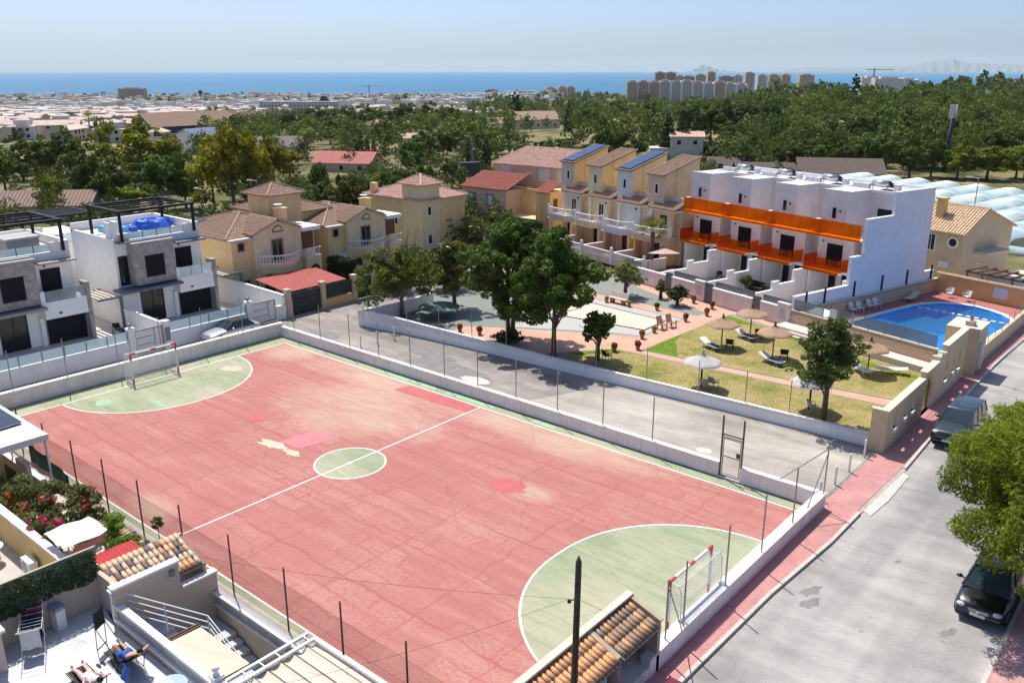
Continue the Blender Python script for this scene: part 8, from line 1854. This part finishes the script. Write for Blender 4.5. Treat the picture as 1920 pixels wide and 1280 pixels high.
# ------------------------------------------------------------------ house with solar carport roof at the left edge
T = thing('solar_carport', 'white carport roof with solar panels in front of an ochre house at the left edge', 'carport')
mb = MB(); mb.ext([(-18, -10.95, 2.62), (-9.0, -10.95, 2.62), (-9.0, -17, 2.45), (-18, -17, 2.45)], (0, 0, .09)); part(T, 'roof', mb, WHITE_PAINT); mb = MB(); mb.box(-18, -8.95, -10.95, -10.87, 2.5, 2.72); mb.box(-9.02, -8.94, -17, -10.95, 2.42, 2.74); part(T, 'gutter', mb, SHUTW)
for i in range(4):
    for j in range(3):
        x0, y0 = -11.2-i*1.72, -11.15-j*1.08
        mb = MB(); mb.ext([(x0-1.66, y0-1.04, 2.76), (x0, y0-1.04, 2.76), (x0, y0, 2.80), (x0-1.66, y0, 2.80)], (0, 0, .04)); po = part(T, 'solar_panel', mb, GALV); mb = MB()
        for a in range(2): mb.ext([(x0-1.63+a*.82, y0-1.01, 2.803), (x0-.84+a*.82, y0-1.01, 2.803), (x0-.84+a*.82, y0-.03, 2.843), (x0-1.63+a*.82, y0-.03, 2.843)], (0, 0, .004))
        part(po, 'cells', mb, MATS['solar_glass'])
for p in ((-9.1, -11.0), (-9.1, -16.6), (-14, -11.0)): mb = MB(); mb.tube([(*p, 0), (*p, 2.55)], .05, 6); part(T, 'post', mb, WHITE_PAINT)
T = thing('house', 'ochre rendered house under the solar carport at the left edge', 'house'); mb = MB(); mb.box(-20, -10.5, -20, -12.5, -.5, 2.3); part(T, 'wall', mb, OCHRE); mb = MB(); mb.box(-10.6, -9.3, -13.4, -13.2, -.5, 1.0); mb.box(-10.5, -9.2, -12.0, -11.8, -.5, 1.4); part(T, 'low_wall', mb, CREAM)
T = thing('screen_fence', 'dark green privacy screen on the white kerb beside the carport', 'fence'); mb = MB(); V = []
for a in range(15):
    for b in range(4): V.append((-12.6+4.6*a/14, -10.62+.05*math.sin(a*1.3), .1 + (1.05-.03*a)*b/3 + .03*math.sin(a*2.2)*b/3))
mb.add(V, [(a*4+b, (a+1)*4+b, (a+1)*4+b+1, a*4+b+1) for a in range(14) for b in range(3)]); part(T, 'cloth', mb, M('green_screen', (.015, .075, .055), .8, .15, 3)); mb = MB(); mb.tube([(-12.6, -10.6, 0), (-12.6, -10.6, 1.2)], .03, 5); part(T, 'post', mb, GALV)
mb = MB(); mb.box(-20.9, -8.9, -11.2, -10.76, -.5, .02); struct('kerb_wall', mb, WHITE_OLD)
# ------------------------------------------------------------------ middle-distance buildings
VA = math.atan2(VR[1], VR[0])
def cottage(label, x, y, z, w_, d_, h, rh, wall, roof, rz=0, name='house', gable=True, wins=3, wz=(1.0, 2.2), shut=GLASSD):
    T = thing(name, label, 'house', (x, y, z-.3), VA+rz); mb = MB(); mb.box(-w_/2, w_/2, -d_/2, d_/2, 0, h)
    if gable: mb.add([(-w_/2, -d_/2, h), (-w_/2, d_/2, h), (-w_/2, 0, h+rh), (w_/2, -d_/2, h), (w_/2, d_/2, h), (w_/2, 0, h+rh)], [(0, 2, 1), (3, 4, 5)])
    part(T, 'wall', mb, wall)
    if gable:
        a = .4; roof_part(T, [[(-w_/2-a, -d_/2-a, h-.1), (w_/2+a, -d_/2-a, h-.1), (w_/2+a, 0, h+rh), (-w_/2-a, 0, h+rh)], [(w_/2+a, d_/2+a, h-.1), (-w_/2-a, d_/2+a, h-.1), (-w_/2-a, 0, h+rh), (w_/2+a, 0, h+rh)]], roof, pitch=.5)
    else: hip(T, -w_/2, w_/2, -d_/2, d_/2, h, rh, roof, .4, pitch=.5)
    for i in range(wins):
        c = -w_/2 + w_*(i+.5)/wins; win(T, 'y', -d_/2, c-.55, c+.55, *wz, WHITE_PAINT, shut, bars=0)
    win(T, 'x', w_/2, -.6, .6, *wz, WHITE_PAINT, GLASSD, bars=0); return T
DKROOF = M('dark_brown_roof', (.13, .10, .085), .9, .15, 2); GREYR = M('grey_brown_roof', (.26, .22, .19), .9, .12, 2)
cottage('long low house with weathered brown roof at the left edge below the pines', -96, 24, -.4, 15, 7, 2.3, 1.6, CREAM, M('dusty_brown_roof', (.30, .21, .17), .9, .15, 2), R(8), wins=4, wz=(.6, 1.8))
T = cottage('navy blue gabled hall with pale sign panels and tan roof below the town', -274, 148, -6, 34, 15, 6.0, 4.5, M('navy_cladding', (.03, .05, .10), .7, .1, .6), M('tan_hall_roof', (.36, .24, .17), .9, .1, .5), R(48), 'sports_hall', wins=4, wz=(1, 3))
for i, (a, z) in enumerate(((-2.5, 4.6), (3.2, 4.6), (-1, 6.6))): mb = MB(); mb.box(-17.12, -17.02, a-2, a+2, z, z+1.2); part(T, 'sign_panel', mb, SHUTW)
cottage('white house with blue-grey roof right of the navy hall', -193.7, 106.3, -3.1, 10, 9, 5.2, 1.8, WHITE, M('blue_grey_roof', (.16, .22, .36), .5, .15, 1), R(60), wins=2, wz=(3, 4.2))
cottage('house with broad dark grey roof among palms behind the acacias', -165.7, 113.9, -2.4, 12, 8, 2.6, 2.4, PINKHOUSE, GREYR, R(15), wins=3)
cottage('low house with bright red tiled roof in the green slope', -115.1, 94.6, -1.3, 12.5, 8, 2.2, 2.0, PINKHOUSE, M('bright_red_roof', (.55, .20, .17), .85, .1, 1.5), R(-12), wins=3, wz=(.6, 1.7))
cottage('villa with salmon tiled hip roof behind the cypress row', -229.8, 204.8, -5, 12, 10, 4.0, 2.0, CREAM, ROOFT, R(10), gable=False); cottage('small salmon-roofed house beside the green pool cover', -160.5, 155.8, -2.4, 7, 6, 2.6, 1.2, PINKHOUSE, ROOFP, R(-5))
cottage('white farm building with sloping grey roof in the fields', -154.3, 172.0, -2.5, 9, 6, 3.2, 1.6, WHITE, GREYR, R(30)); cottage('wide tan house with layered low roofs in front of the dark conifer', -208.7, 273.4, -5, 20, 12, 4.0, 3.2, CREAM, M('tan_tiles', (.42, .30, .22), .9, .1, 1.2), R(20), wins=5); cottage('low wing of the wide tan house', -217, 261, -5, 14, 9, 2.6, 2.2, CREAM, MATS['tan_tiles'], R(20), wins=3)
cottage('orange-roofed house hidden in the wood behind the terraces', -136.2, 235.9, -1.5, 9, 7, 3.0, 1.6, PINKHOUSE, ROOFT, R(0))
T = cottage('two-storey off-white house with small dark windows behind the yellow terrace', -70.8, 160.3, -.9, 7.5, 6.5, 5.6, .9, M('off_white_render', (.66, .60, .55), .9, .06, 1), ROOFP, R(-6), wins=2, wz=(3.6, 4.7)); mb = MB(); mb.box(-8.5, -3.76, -3, 3, 0, 2.8); part(T, 'annex', mb, MATS['off_white_render'])
cottage('broad dark brown roofed building left of the greenhouses', -28, 143, -1.5, 15, 11, 2.6, 2.3, BROWN, DKROOF, R(-12), 'restaurant', wins=4); cottage('dark brown roofed lower building beside the street lamp', -40, 139, -1.5, 13, 9, 1.8, 1.8, BROWN, DKROOF, R(-8), 'restaurant', wins=4); cottage('small dark roofed shed behind the roof heaters', -52, 147, -1.4, 10, 8, 1.6, 1.6, CREAM, DKROOF, R(-12), 'restaurant', wins=2)
cottage('villa with flat white roof and balcony in the right-hand wood', -88, 233, 0, 9, 8, 5.5, 1.0, CREAM, GREYR, R(10), gable=False, wins=3, wz=(3.5, 4.8))
# greenhouses
def m_poly():
    m, n, l, p = _mat('polythene'); tc = n.new('ShaderNodeTexCoord'); f = _noise(n, l, tc.outputs['Object'], .35, 4, .6)
    l.new(_ramp(n, l, f, [(.38, (.36, .52, .45)), (.55, (.56, .66, .65)), (.7, (.72, .76, .77))]), p.inputs['Base Color']); p.inputs['Roughness'].default_value = .35; return m
POLY = m_poly(); POLYW = M('white_polythene', (.78, .79, .80), .4, .04, .4)
sp_me = MB(); L_, W_ = 17.0, 5.2; n = 10
for i in range(2):
    for k in range(n+1): q = math.pi*k/n; sp_me.v.append((W_/2*math.cos(q)*.98, L_*(i-.5), 1.5+1.25*math.sin(q)))
sp_me.f += [(k, k+1, n+1+k+1, n+1+k) for k in range(n)] + [tuple(range(n+1)), tuple(range(2*n+1, n, -1))]; sp_me.box(-W_/2, W_/2, -L_/2, L_/2, 0, 1.49)
SPM = sp_me.mesh('span', POLY, True)
for r_ in range(3):
    T = thing('greenhouse', ['nearest row of pale green arched greenhouses right of the terraces', 'middle row of pale green arched greenhouses', 'farthest row of pale green arched greenhouses below the pines'][r_], 'greenhouse', (14.0-r_*8, 92+r_*16.5, -1.0-.25*r_), R(-14), 'arched greenhouses')
    for i in range(11): link('span', SPM, T, ((i-4.2)*5.22, 0, 0))
T = thing('greenhouse', 'large white greenhouse roof at the right edge below the hill', 'greenhouse', (14, 178, -1.5), R(-14)); mb = MB(); V = []
for i in range(2):
    for k in range(9): q = math.pi*k/8; V.append((-14+28*i, 9*math.cos(q), 3+2.6*math.sin(q)))
mb.add(V, [(k, k+1, 10+k, 9+k) for k in range(8)] + [tuple(range(9)), tuple(range(17, 8, -1))]); part(T, 'roof', mb, POLYW, True); mb = MB(); mb.box(-14, 14, -9, 9, 0, 2.98); part(T, 'wall', mb, POLY)
# telecom mast, lamps, panels
T = thing('telecom_mast', 'tall dark telecom mast with white antenna panels in front of the wooded hill', 'mast', (-16.6, 173.4, -1.6), 0); mb = MB(); mb.tube([(0, 0, 0), (.1, 0, 12.2)], [.55, .34], 12); part(T, 'shaft', mb, M('mast_paint', (.05, .05, .055), .7, .1, 2), True)
for k in range(3): q = k*2.09+.5; mb = MB(); mb.cbox((.1+.55*math.cos(q), .55*math.sin(q), 12.6), (.22, .75, 2.7), q); part(T, 'antenna_panel', mb, SHUTW)
mb = MB(); mb.tube([(.1, 0, 12.2), (.1, 0, 14.0)], .2, 8); part(T, 'headframe', mb, GREYM)
def lamp_post(label, x, y, z, h, arm=.8, rz=0):
    T = thing('street_lamp', label, 'street lamp', (x, y, z), rz, 'grey street lamps'); mb = MB(); mb.tube([(0, 0, -.3), (0, 0, h)], [.07, .045], 6); part(T, 'post', mb, GALV); mb = MB(); mb.tube([(0, 0, h), (arm, 0, h+.12)], .035, 5); mb.cbox((arm+.2, 0, h+.12), (.6, .24, .13)); part(T, 'lamp_head', mb, SHUTW)
lamp_post('tall grey street lamp behind the orange-balcony row', *F(17.5, 22), 0, 9.3, .6, R(200)); lamp_post('grey street lamp behind the roof pergola', -60, 28, -.5, 6.5, .6, R(200)); lamp_post('grey street lamp left of the villa tower', -57, 33.5, -.5, 7.2, .7, R(230)); lamp_post('grey street lamp among the cypresses behind the salmon house', -90, 106, -1.3, 7.5, .6, R(230)); lamp_post('white lamp post left of the dark green billboard', -84, 100, -1.2, 5.5, .3, 0)
T = thing('billboard', 'dark green billboard box with a pale side near the salmon house', 'billboard', (-81.3, 96.5, -1.2), VA+R(20)); mb = MB(); mb.box(-1.8, 1.8, -.8, .8, .9, 3.6); part(T, 'box', mb, M('dark_green_board', (.03, .06, .06), .7, .1, 2)); mb = MB(); mb.box(1.802, 1.85, -.75, .75, 1.0, 3.5); part(T, 'pale_side', mb, SHUTW)
for x in (-1.4, 1.4): mb = MB(); mb.box(x-.1, x+.1, -.1, .1, 0, .9); part(T, 'post', mb, GREYM)
T = thing('billboard', 'grey road-side advertising panel seen from behind in the fields', 'billboard', (-105.8, 122.1, -1.3), VA+R(-10)); mb = MB(); mb.box(-1.8, 1.8, -.08, .08, 1.2, 4.2); part(T, 'panel', mb, GREYM)
for x in (-1.2, 0, 1.2): mb = MB(); mb.box(x-.08, x+.08, .1, .26, 0, 4.1); part(T, 'post', mb, DARK)
T = thing('field_wall', 'white field wall beside the dark green billboard', 'wall', (-90, 92, -1.2), VA); mb = MB(); mb.box(-7, 5, -.15, .15, 0, 1.6); part(T, 'wall', mb, WHITE); mb = MB(); mb.box(-1, 1, -.2, -.151, .3, 1.5); part(T, 'dark_panel', mb, DARK)
def patchy(name, label, pts, mat):
    mb = MB(); P = []
    for x, y in pts: P.append((x, y, float(terrain(x, y))+.35))
    mb.quad(*P); struct(name, mb, mat)
DRYF = M('dry_grass_field', (.48, .37, .21), .95, .2, .15, stain=.4, stain_c=(.24, .22, .09)); VINE = M('green_crops', (.13, .19, .04), .95, .35, .4, stain=.5, stain_c=(.05, .08, .02)); EARTH = M('red_earth', (.40, .20, .12), .95, .25, .03, stain=.3, stain_c=(.24, .18, .10))

# ------------------------------------------------------------------ coastal town
TW = M('town_white', (.78, .74, .71), .9, .10, .2); TC = M('town_cream', (.62, .53, .45), .9, .10, .2); TR = M('town_tiles', (.60, .47, .40), .9, .18, .3); TRF = M('town_flat_roof', (.55, .50, .46), .9, .15, .3)
def town_proto(kind, wall, roof):
    w_ = MB(); r_ = MB(); g_ = []
    if kind == 0: w_.box(-5, 5, -4.5, 4.5, -2, 6); r_.add([(-5.5, -5, 6), (5.5, -5, 6), (5.5, 5, 6), (-5.5, 5, 6), (-1, 0, 8.2), (1, 0, 8.2)], [(0, 1, 5, 4), (1, 2, 5), (2, 3, 4, 5), (3, 0, 4)])
    elif kind == 1: w_.box(-6, 6, -4.5, 4.5, -2, 5.6); w_.box(-2, 3, -2, 4.4, 5.6, 8.2); r_.box(-6.2, 6.2, -4.7, 4.7, 5.6, 5.75); r_.add([(-2.4, -2.4, 8.2), (3.4, -2.4, 8.2), (3.4, 4.8, 8.2), (-2.4, 4.8, 8.2), (.5, 1.2, 9.6)], [(0, 1, 4), (1, 2, 4), (2, 3, 4), (3, 0, 4)])
    else: w_.box(-9, 9, -5, 5, -2, 5.8); r_.add([(-9.5, -5.5, 5.8), (9.5, -5.5, 5.8), (9.5, 5.5, 5.8), (-9.5, 5.5, 5.8), (-9.5, 0, 7.6), (9.5, 0, 7.6)], [(0, 1, 5, 4), (1, 2, 5), (2, 3, 4, 5), (3, 0, 4)])
    for a in (-3.3, 0, 3.3):
        for z in (1.2, 3.9): q = MB(); q.box(a-.7, a+.7, -4.56-(.5 if kind == 2 else 0), -4.5, z, z+1.3); g_.append(q)
    return w_.mesh('wall', wall), r_.mesh('roof', roof), [q.mesh('window', GLASSD) for q in g_]
TP = [town_proto(0, TW, TR), town_proto(1, TW, TR), town_proto(2, TC, TR), town_proto(1, TC, TRF)]
rs = np.random.default_rng(21); spots = []
tries = 0
while len(spots) < 300 and tries < 60000:
    tries += 1; a = 300*(1300/300)**(rs.random()**.9); u_ = rs.uniform(-.67, -.28 if a < 650 else .02)
    if a < 480 and u_ > -.40: continue
    x, y = ab(a, a*u_)
    if all((x-s[0])**2+(y-s[1])**2 > (11+.003*a)**2 for s in spots): spots.append((x, y, a))
spots.sort(key=lambda s: s[2])
TLAB = ['white town house with hipped tile roof in the coastal town on the left', 'white town house with stepped roof terrace in the coastal town on the left', 'cream row house with long tile roof in the coastal town on the left', 'cream flat-roofed house in the coastal town on the left']
for i, (x, y, a) in enumerate(spots):
    k = int(rs.integers(0, 4)); wm, rm, gm = TP[k]; T = thing('town_house', TLAB[k], 'house', (x, y, float(terrain(x, y))), VA + float(rs.choice([0, .15, -.2, 1.57, .3])), TLAB[k].replace('house', 'houses', 1)); s_ = float(rs.uniform(.62, .9)); T.scale = (s_, s_, s_*float(rs.uniform(.85, 1.15)))
    link('wall', wm, T); link('roof', rm, T)
    if i < 130:
        for g_ in gm: link('window', g_, T)
# the rest of the town, too far to pick apart
def far_town(name, label, n, a0, a1, u0, u1, mat, hmin, hmax, seed):
    r2 = np.random.default_rng(seed); mb = MB()
    for i in range(n):
        a = r2.uniform(a0, a1); u_ = r2.uniform(u0, u1); x, y = ab(a, a*u_); z = float(terrain(x, y)); w_, d_, h = r2.uniform(7, 18), r2.uniform(7, 12), r2.uniform(hmin, hmax); q = VA + r2.choice([0, .3, -.3, 1.5]); mb.cbox((x, y, z+h/2-1), (w_, d_, h), q)
    o = link(name, mb.mesh(name, mat), kind='stuff'); o['label'] = label; o['category'] = 'town'
far_town('far_town', 'mass of pale houses along the coast before the sea', 1300, 1250, 2750, -.66, .06, TW, 6, 14, 31); far_town('far_town', 'tight white rows of houses on the slope of the left town', 420, 480, 1300, -.68, -.28, TW, 5, 8, 34); far_town('far_town', 'terracotta roofs packed between the white rows of the left town', 260, 480, 1300, -.68, -.28, TR, 6, 8.4, 35); far_town('far_town', 'mass of terracotta and cream blocks along the shore line', 420, 1400, 2800, -.66, .02, TR, 6, 17, 32); far_town('far_town', 'hazy pale settlement on the plain at the far right', 700, 2600, 4100, .36, .66, TW, 8, 18, 33)
# ------------------------------------------------------------------ apartment blocks
def m_facade(name, c, dark, bw=3.4, bh=3.0):
    m, n, l, p = _mat(name); tc = n.new('ShaderNodeTexCoord'); sx = n.new('ShaderNodeSeparateXYZ'); l.new(tc.outputs['Object'], sx.inputs[0]); cx = n.new('ShaderNodeCombineXYZ')
    l.new(_math(n, l, 'ADD', sx.outputs[0], sx.outputs[1]), cx.inputs[0]); l.new(sx.outputs[2], cx.inputs[1]); b = n.new('ShaderNodeTexBrick'); b.offset = 0; b.inputs['Scale'].default_value = 1; b.inputs['Brick Width'].default_value = bw; b.inputs['Row Height'].default_value = bh; b.inputs['Mortar Size'].default_value = .75; b.inputs['Mortar Smooth'].default_value = .0
    b.inputs['Color1'].default_value = tuple(dark)+(1,); b.inputs['Color2'].default_value = tuple([q*1.4 for q in dark])+(1,); b.inputs['Mortar'].default_value = tuple(c)+(1,); l.new(cx.outputs[0], b.inputs['Vector']); l.new(b.outputs['Color'], p.inputs['Base Color']); p.inputs['Roughness'].default_value = .9; return m
FAC = [m_facade('tan_facade', (.50, .37, .28), (.12, .09, .08)), m_facade('grey_facade', (.52, .51, .51), (.13, .14, .16)), m_facade('brown_facade', (.30, .22, .20), (.10, .08, .08)), m_facade('white_facade', (.66, .65, .63), (.28, .28, .30))]
def at_bearing(px, D): return polar((px-960)*6.515e-4, D)
def block(label, px, w_, D, ztop, zbase, fac, grp, d_=14, caps=True, rz=0.):
    x, y = at_bearing(px, D); T = thing('apartment_block', label, 'building', (x, y, zbase), VA+rz, grp); h = ztop-zbase; mb = MB(); mb.box(-w_/2, w_/2, -d_/2, d_/2, 0, h)
    part(T, 'facade', mb, FAC[fac]); mb = MB()
    for s_ in (-1, 1): mb.box(s_*w_*.5-1.2, s_*w_*.5+1.2, -d_/2-1.2, d_/2, 0, h+1.2)
    part(T, 'stair_tower', mb, [TC, TW, M('brown_render', (.33, .24, .21), .9, .1, .3), TW][fac])
    if caps: mb = MB(); mb.box(-w_*.3, w_*.3, -d_*.3, d_*.3, h, h+3.2); part(T, 'roof_house', mb, TR if fac != 3 else TW)
    return T
for i in range(11):
    block(f'{["tan", "tan", "tan", "grey", "grey", "grey", "grey", "grey", "tan", "grey", "grey"][i]} slab in the long apartment row, number {i+1} from the left', 1187+i*20.5, 16.0, 1400+4*i, -1.0-.25*i+[0, 1, 0, 2, 1, 3, 1, 0, 2, 0, -1][i], -36, 0 if i in (0, 1, 2, 8) else 1, 'slabs of the long apartment row', rz=R(-4))
for px, w_, D, zt, f_, lb_ in ((1238, 20, 2100, 10, 2, 'left dark brown twin tower behind the apartment row'), (1258, 20, 2110, 9.5, 2, 'right dark brown twin tower behind the apartment row'), (1275, 22, 2150, 2, 1, 'low brown block right of the twin towers'), (1292, 24, 2150, 1, 2, 'brownish block fourth behind the row'), (1314, 22, 2180, 4.5, 0, 'tan tower left of the island'), (1334, 17, 2200, 10.5, 0, 'slim tan tower in front of the island'), (1362, 30, 2180, 1, 2, 'broad brown block right of the slim tower'), (1384, 20, 2190, 3, 1, 'grey block before the pale tower'), (1406, 20, 2250, 9, 0, 'pale tower above the right end of the row'), (1430, 22, 2260, 3.5, 1, 'grey block right of the pale tower'), (1452, 24, 2270, 4, 0, 'tan block of the pair on the shore'), (1474, 20, 2270, 4.5, 0, 'right tan block of the pair on the shore'), (1513, 34, 2300, 4, 0, 'lone twin block on the shore'), (921, 22, 1700, -28+8, 2, 'brown tower left of the low grey slabs'), (1033, 16, 1650, -15, 0, 'first pinkish tower right of the grey slabs'), (1055, 15, 1660, -14, 0, 'middle pinkish tower right of the grey slabs'), (1071, 14, 1660, -14, 0, 'last pinkish tower right of the grey slabs'), (1640, 40, 1500, 6, 3, 'white block left of the crane on the hill'), (1668, 44, 1480, 5, 3, 'white block below the crane on the hill'), (1700, 36, 1500, 3, 3, 'white block right of the crane on the hill')):
    block(lb_, px, w_, D, zt, -52 if px < 1600 else -38, f_, 'apartment towers near the shore')
for i in range(4): block(f'low grey slab {i+1} of four left of the pinkish towers', 962+i*18, 15, 1600, -24, -46, 1, 'low grey slabs by the coast', caps=False)
T = thing('tower_crane', 'tiny construction crane above the white blocks on the hill', 'crane', (*at_bearing(1640, 1490), -38)); mb = MB(); mb.box(-.8, .8, -.8, .8, 0, 58); part(T, 'mast', mb, GREYM); mb = MB(); mb.cbox((8, 0, 56), (42, 1, 1), VA); part(T, 'jib', mb, GREYM)
T = thing('tower_crane', 'tiny construction crane on the town skyline', 'crane', (*at_bearing(690, 2000), -55)); mb = MB(); mb.box(-.8, .8, -.8, .8, 0, 40); part(T, 'mast', mb, GREYM); mb = MB(); mb.cbox((4, 0, 38), (34, 1, 1), VA); part(T, 'jib', mb, GREYM)
T = thing('water_tower', 'small dark water tower on a pole above the town', 'tower', (*at_bearing(371, 1500), -45)); mb = MB(); mb.tube([(0, 0, 0), (0, 0, 24)], .8, 6); part(T, 'column', mb, GREYM); mb = MB(); mb.lathe([(.8, 24), (3.5, 27), (3.8, 30), (2, 32), (0, 32.3)], 10); part(T, 'tank', mb, DARK)
T = thing('dark_chapel', 'dark arched building standing out of the far town', 'building', (*at_bearing(603, 900), -26)); mb = MB(); mb.ext([(-4.5, 0, 0), (4.5, 0, 0), (4.5, 0, 15), (2.5, 0, 18.5), (0, 0, 20), (-2.5, 0, 18.5), (-4.5, 0, 15)], (0, 8, 0)); o = part(T, 'body', mb, M('dark_slate_clad', (.03, .045, .07), .6, .1, 1)); T.rotation_euler = (0, 0, VA)
block('long low dark shopping building in front of the far town', 560, 75, 860, -10, -24, 1, 'shopping buildings', caps=False); block('long red-brown roofed block on the town skyline', 243, 60, 2300, -26, -56, 2, 'shopping buildings')

# ------------------------------------------------------------------ sea haze
hz = MB(); hz.box(-42000, 42000, -30000, 42000, -120, 420)
m = bpy.data.materials.new('haze'); m.use_nodes = True; nn_ = m.node_tree.nodes; nn_.clear(); out = nn_.new('ShaderNodeOutputMaterial'); pv_ = nn_.new('ShaderNodeVolumePrincipled')
pv_.inputs['Color'].default_value = (.86, .97, .97, 1); pv_.inputs['Density'].default_value = 3.2e-5; pv_.inputs['Anisotropy'].default_value = .1
m.node_tree.links.new(pv_.outputs[0], out.inputs['Volume'])
h_ = link('haze', hz.mesh('haze', m), kind='stuff'); h_['label'] = 'thin pale sea haze lying over the whole coast'; h_['category'] = 'haze'
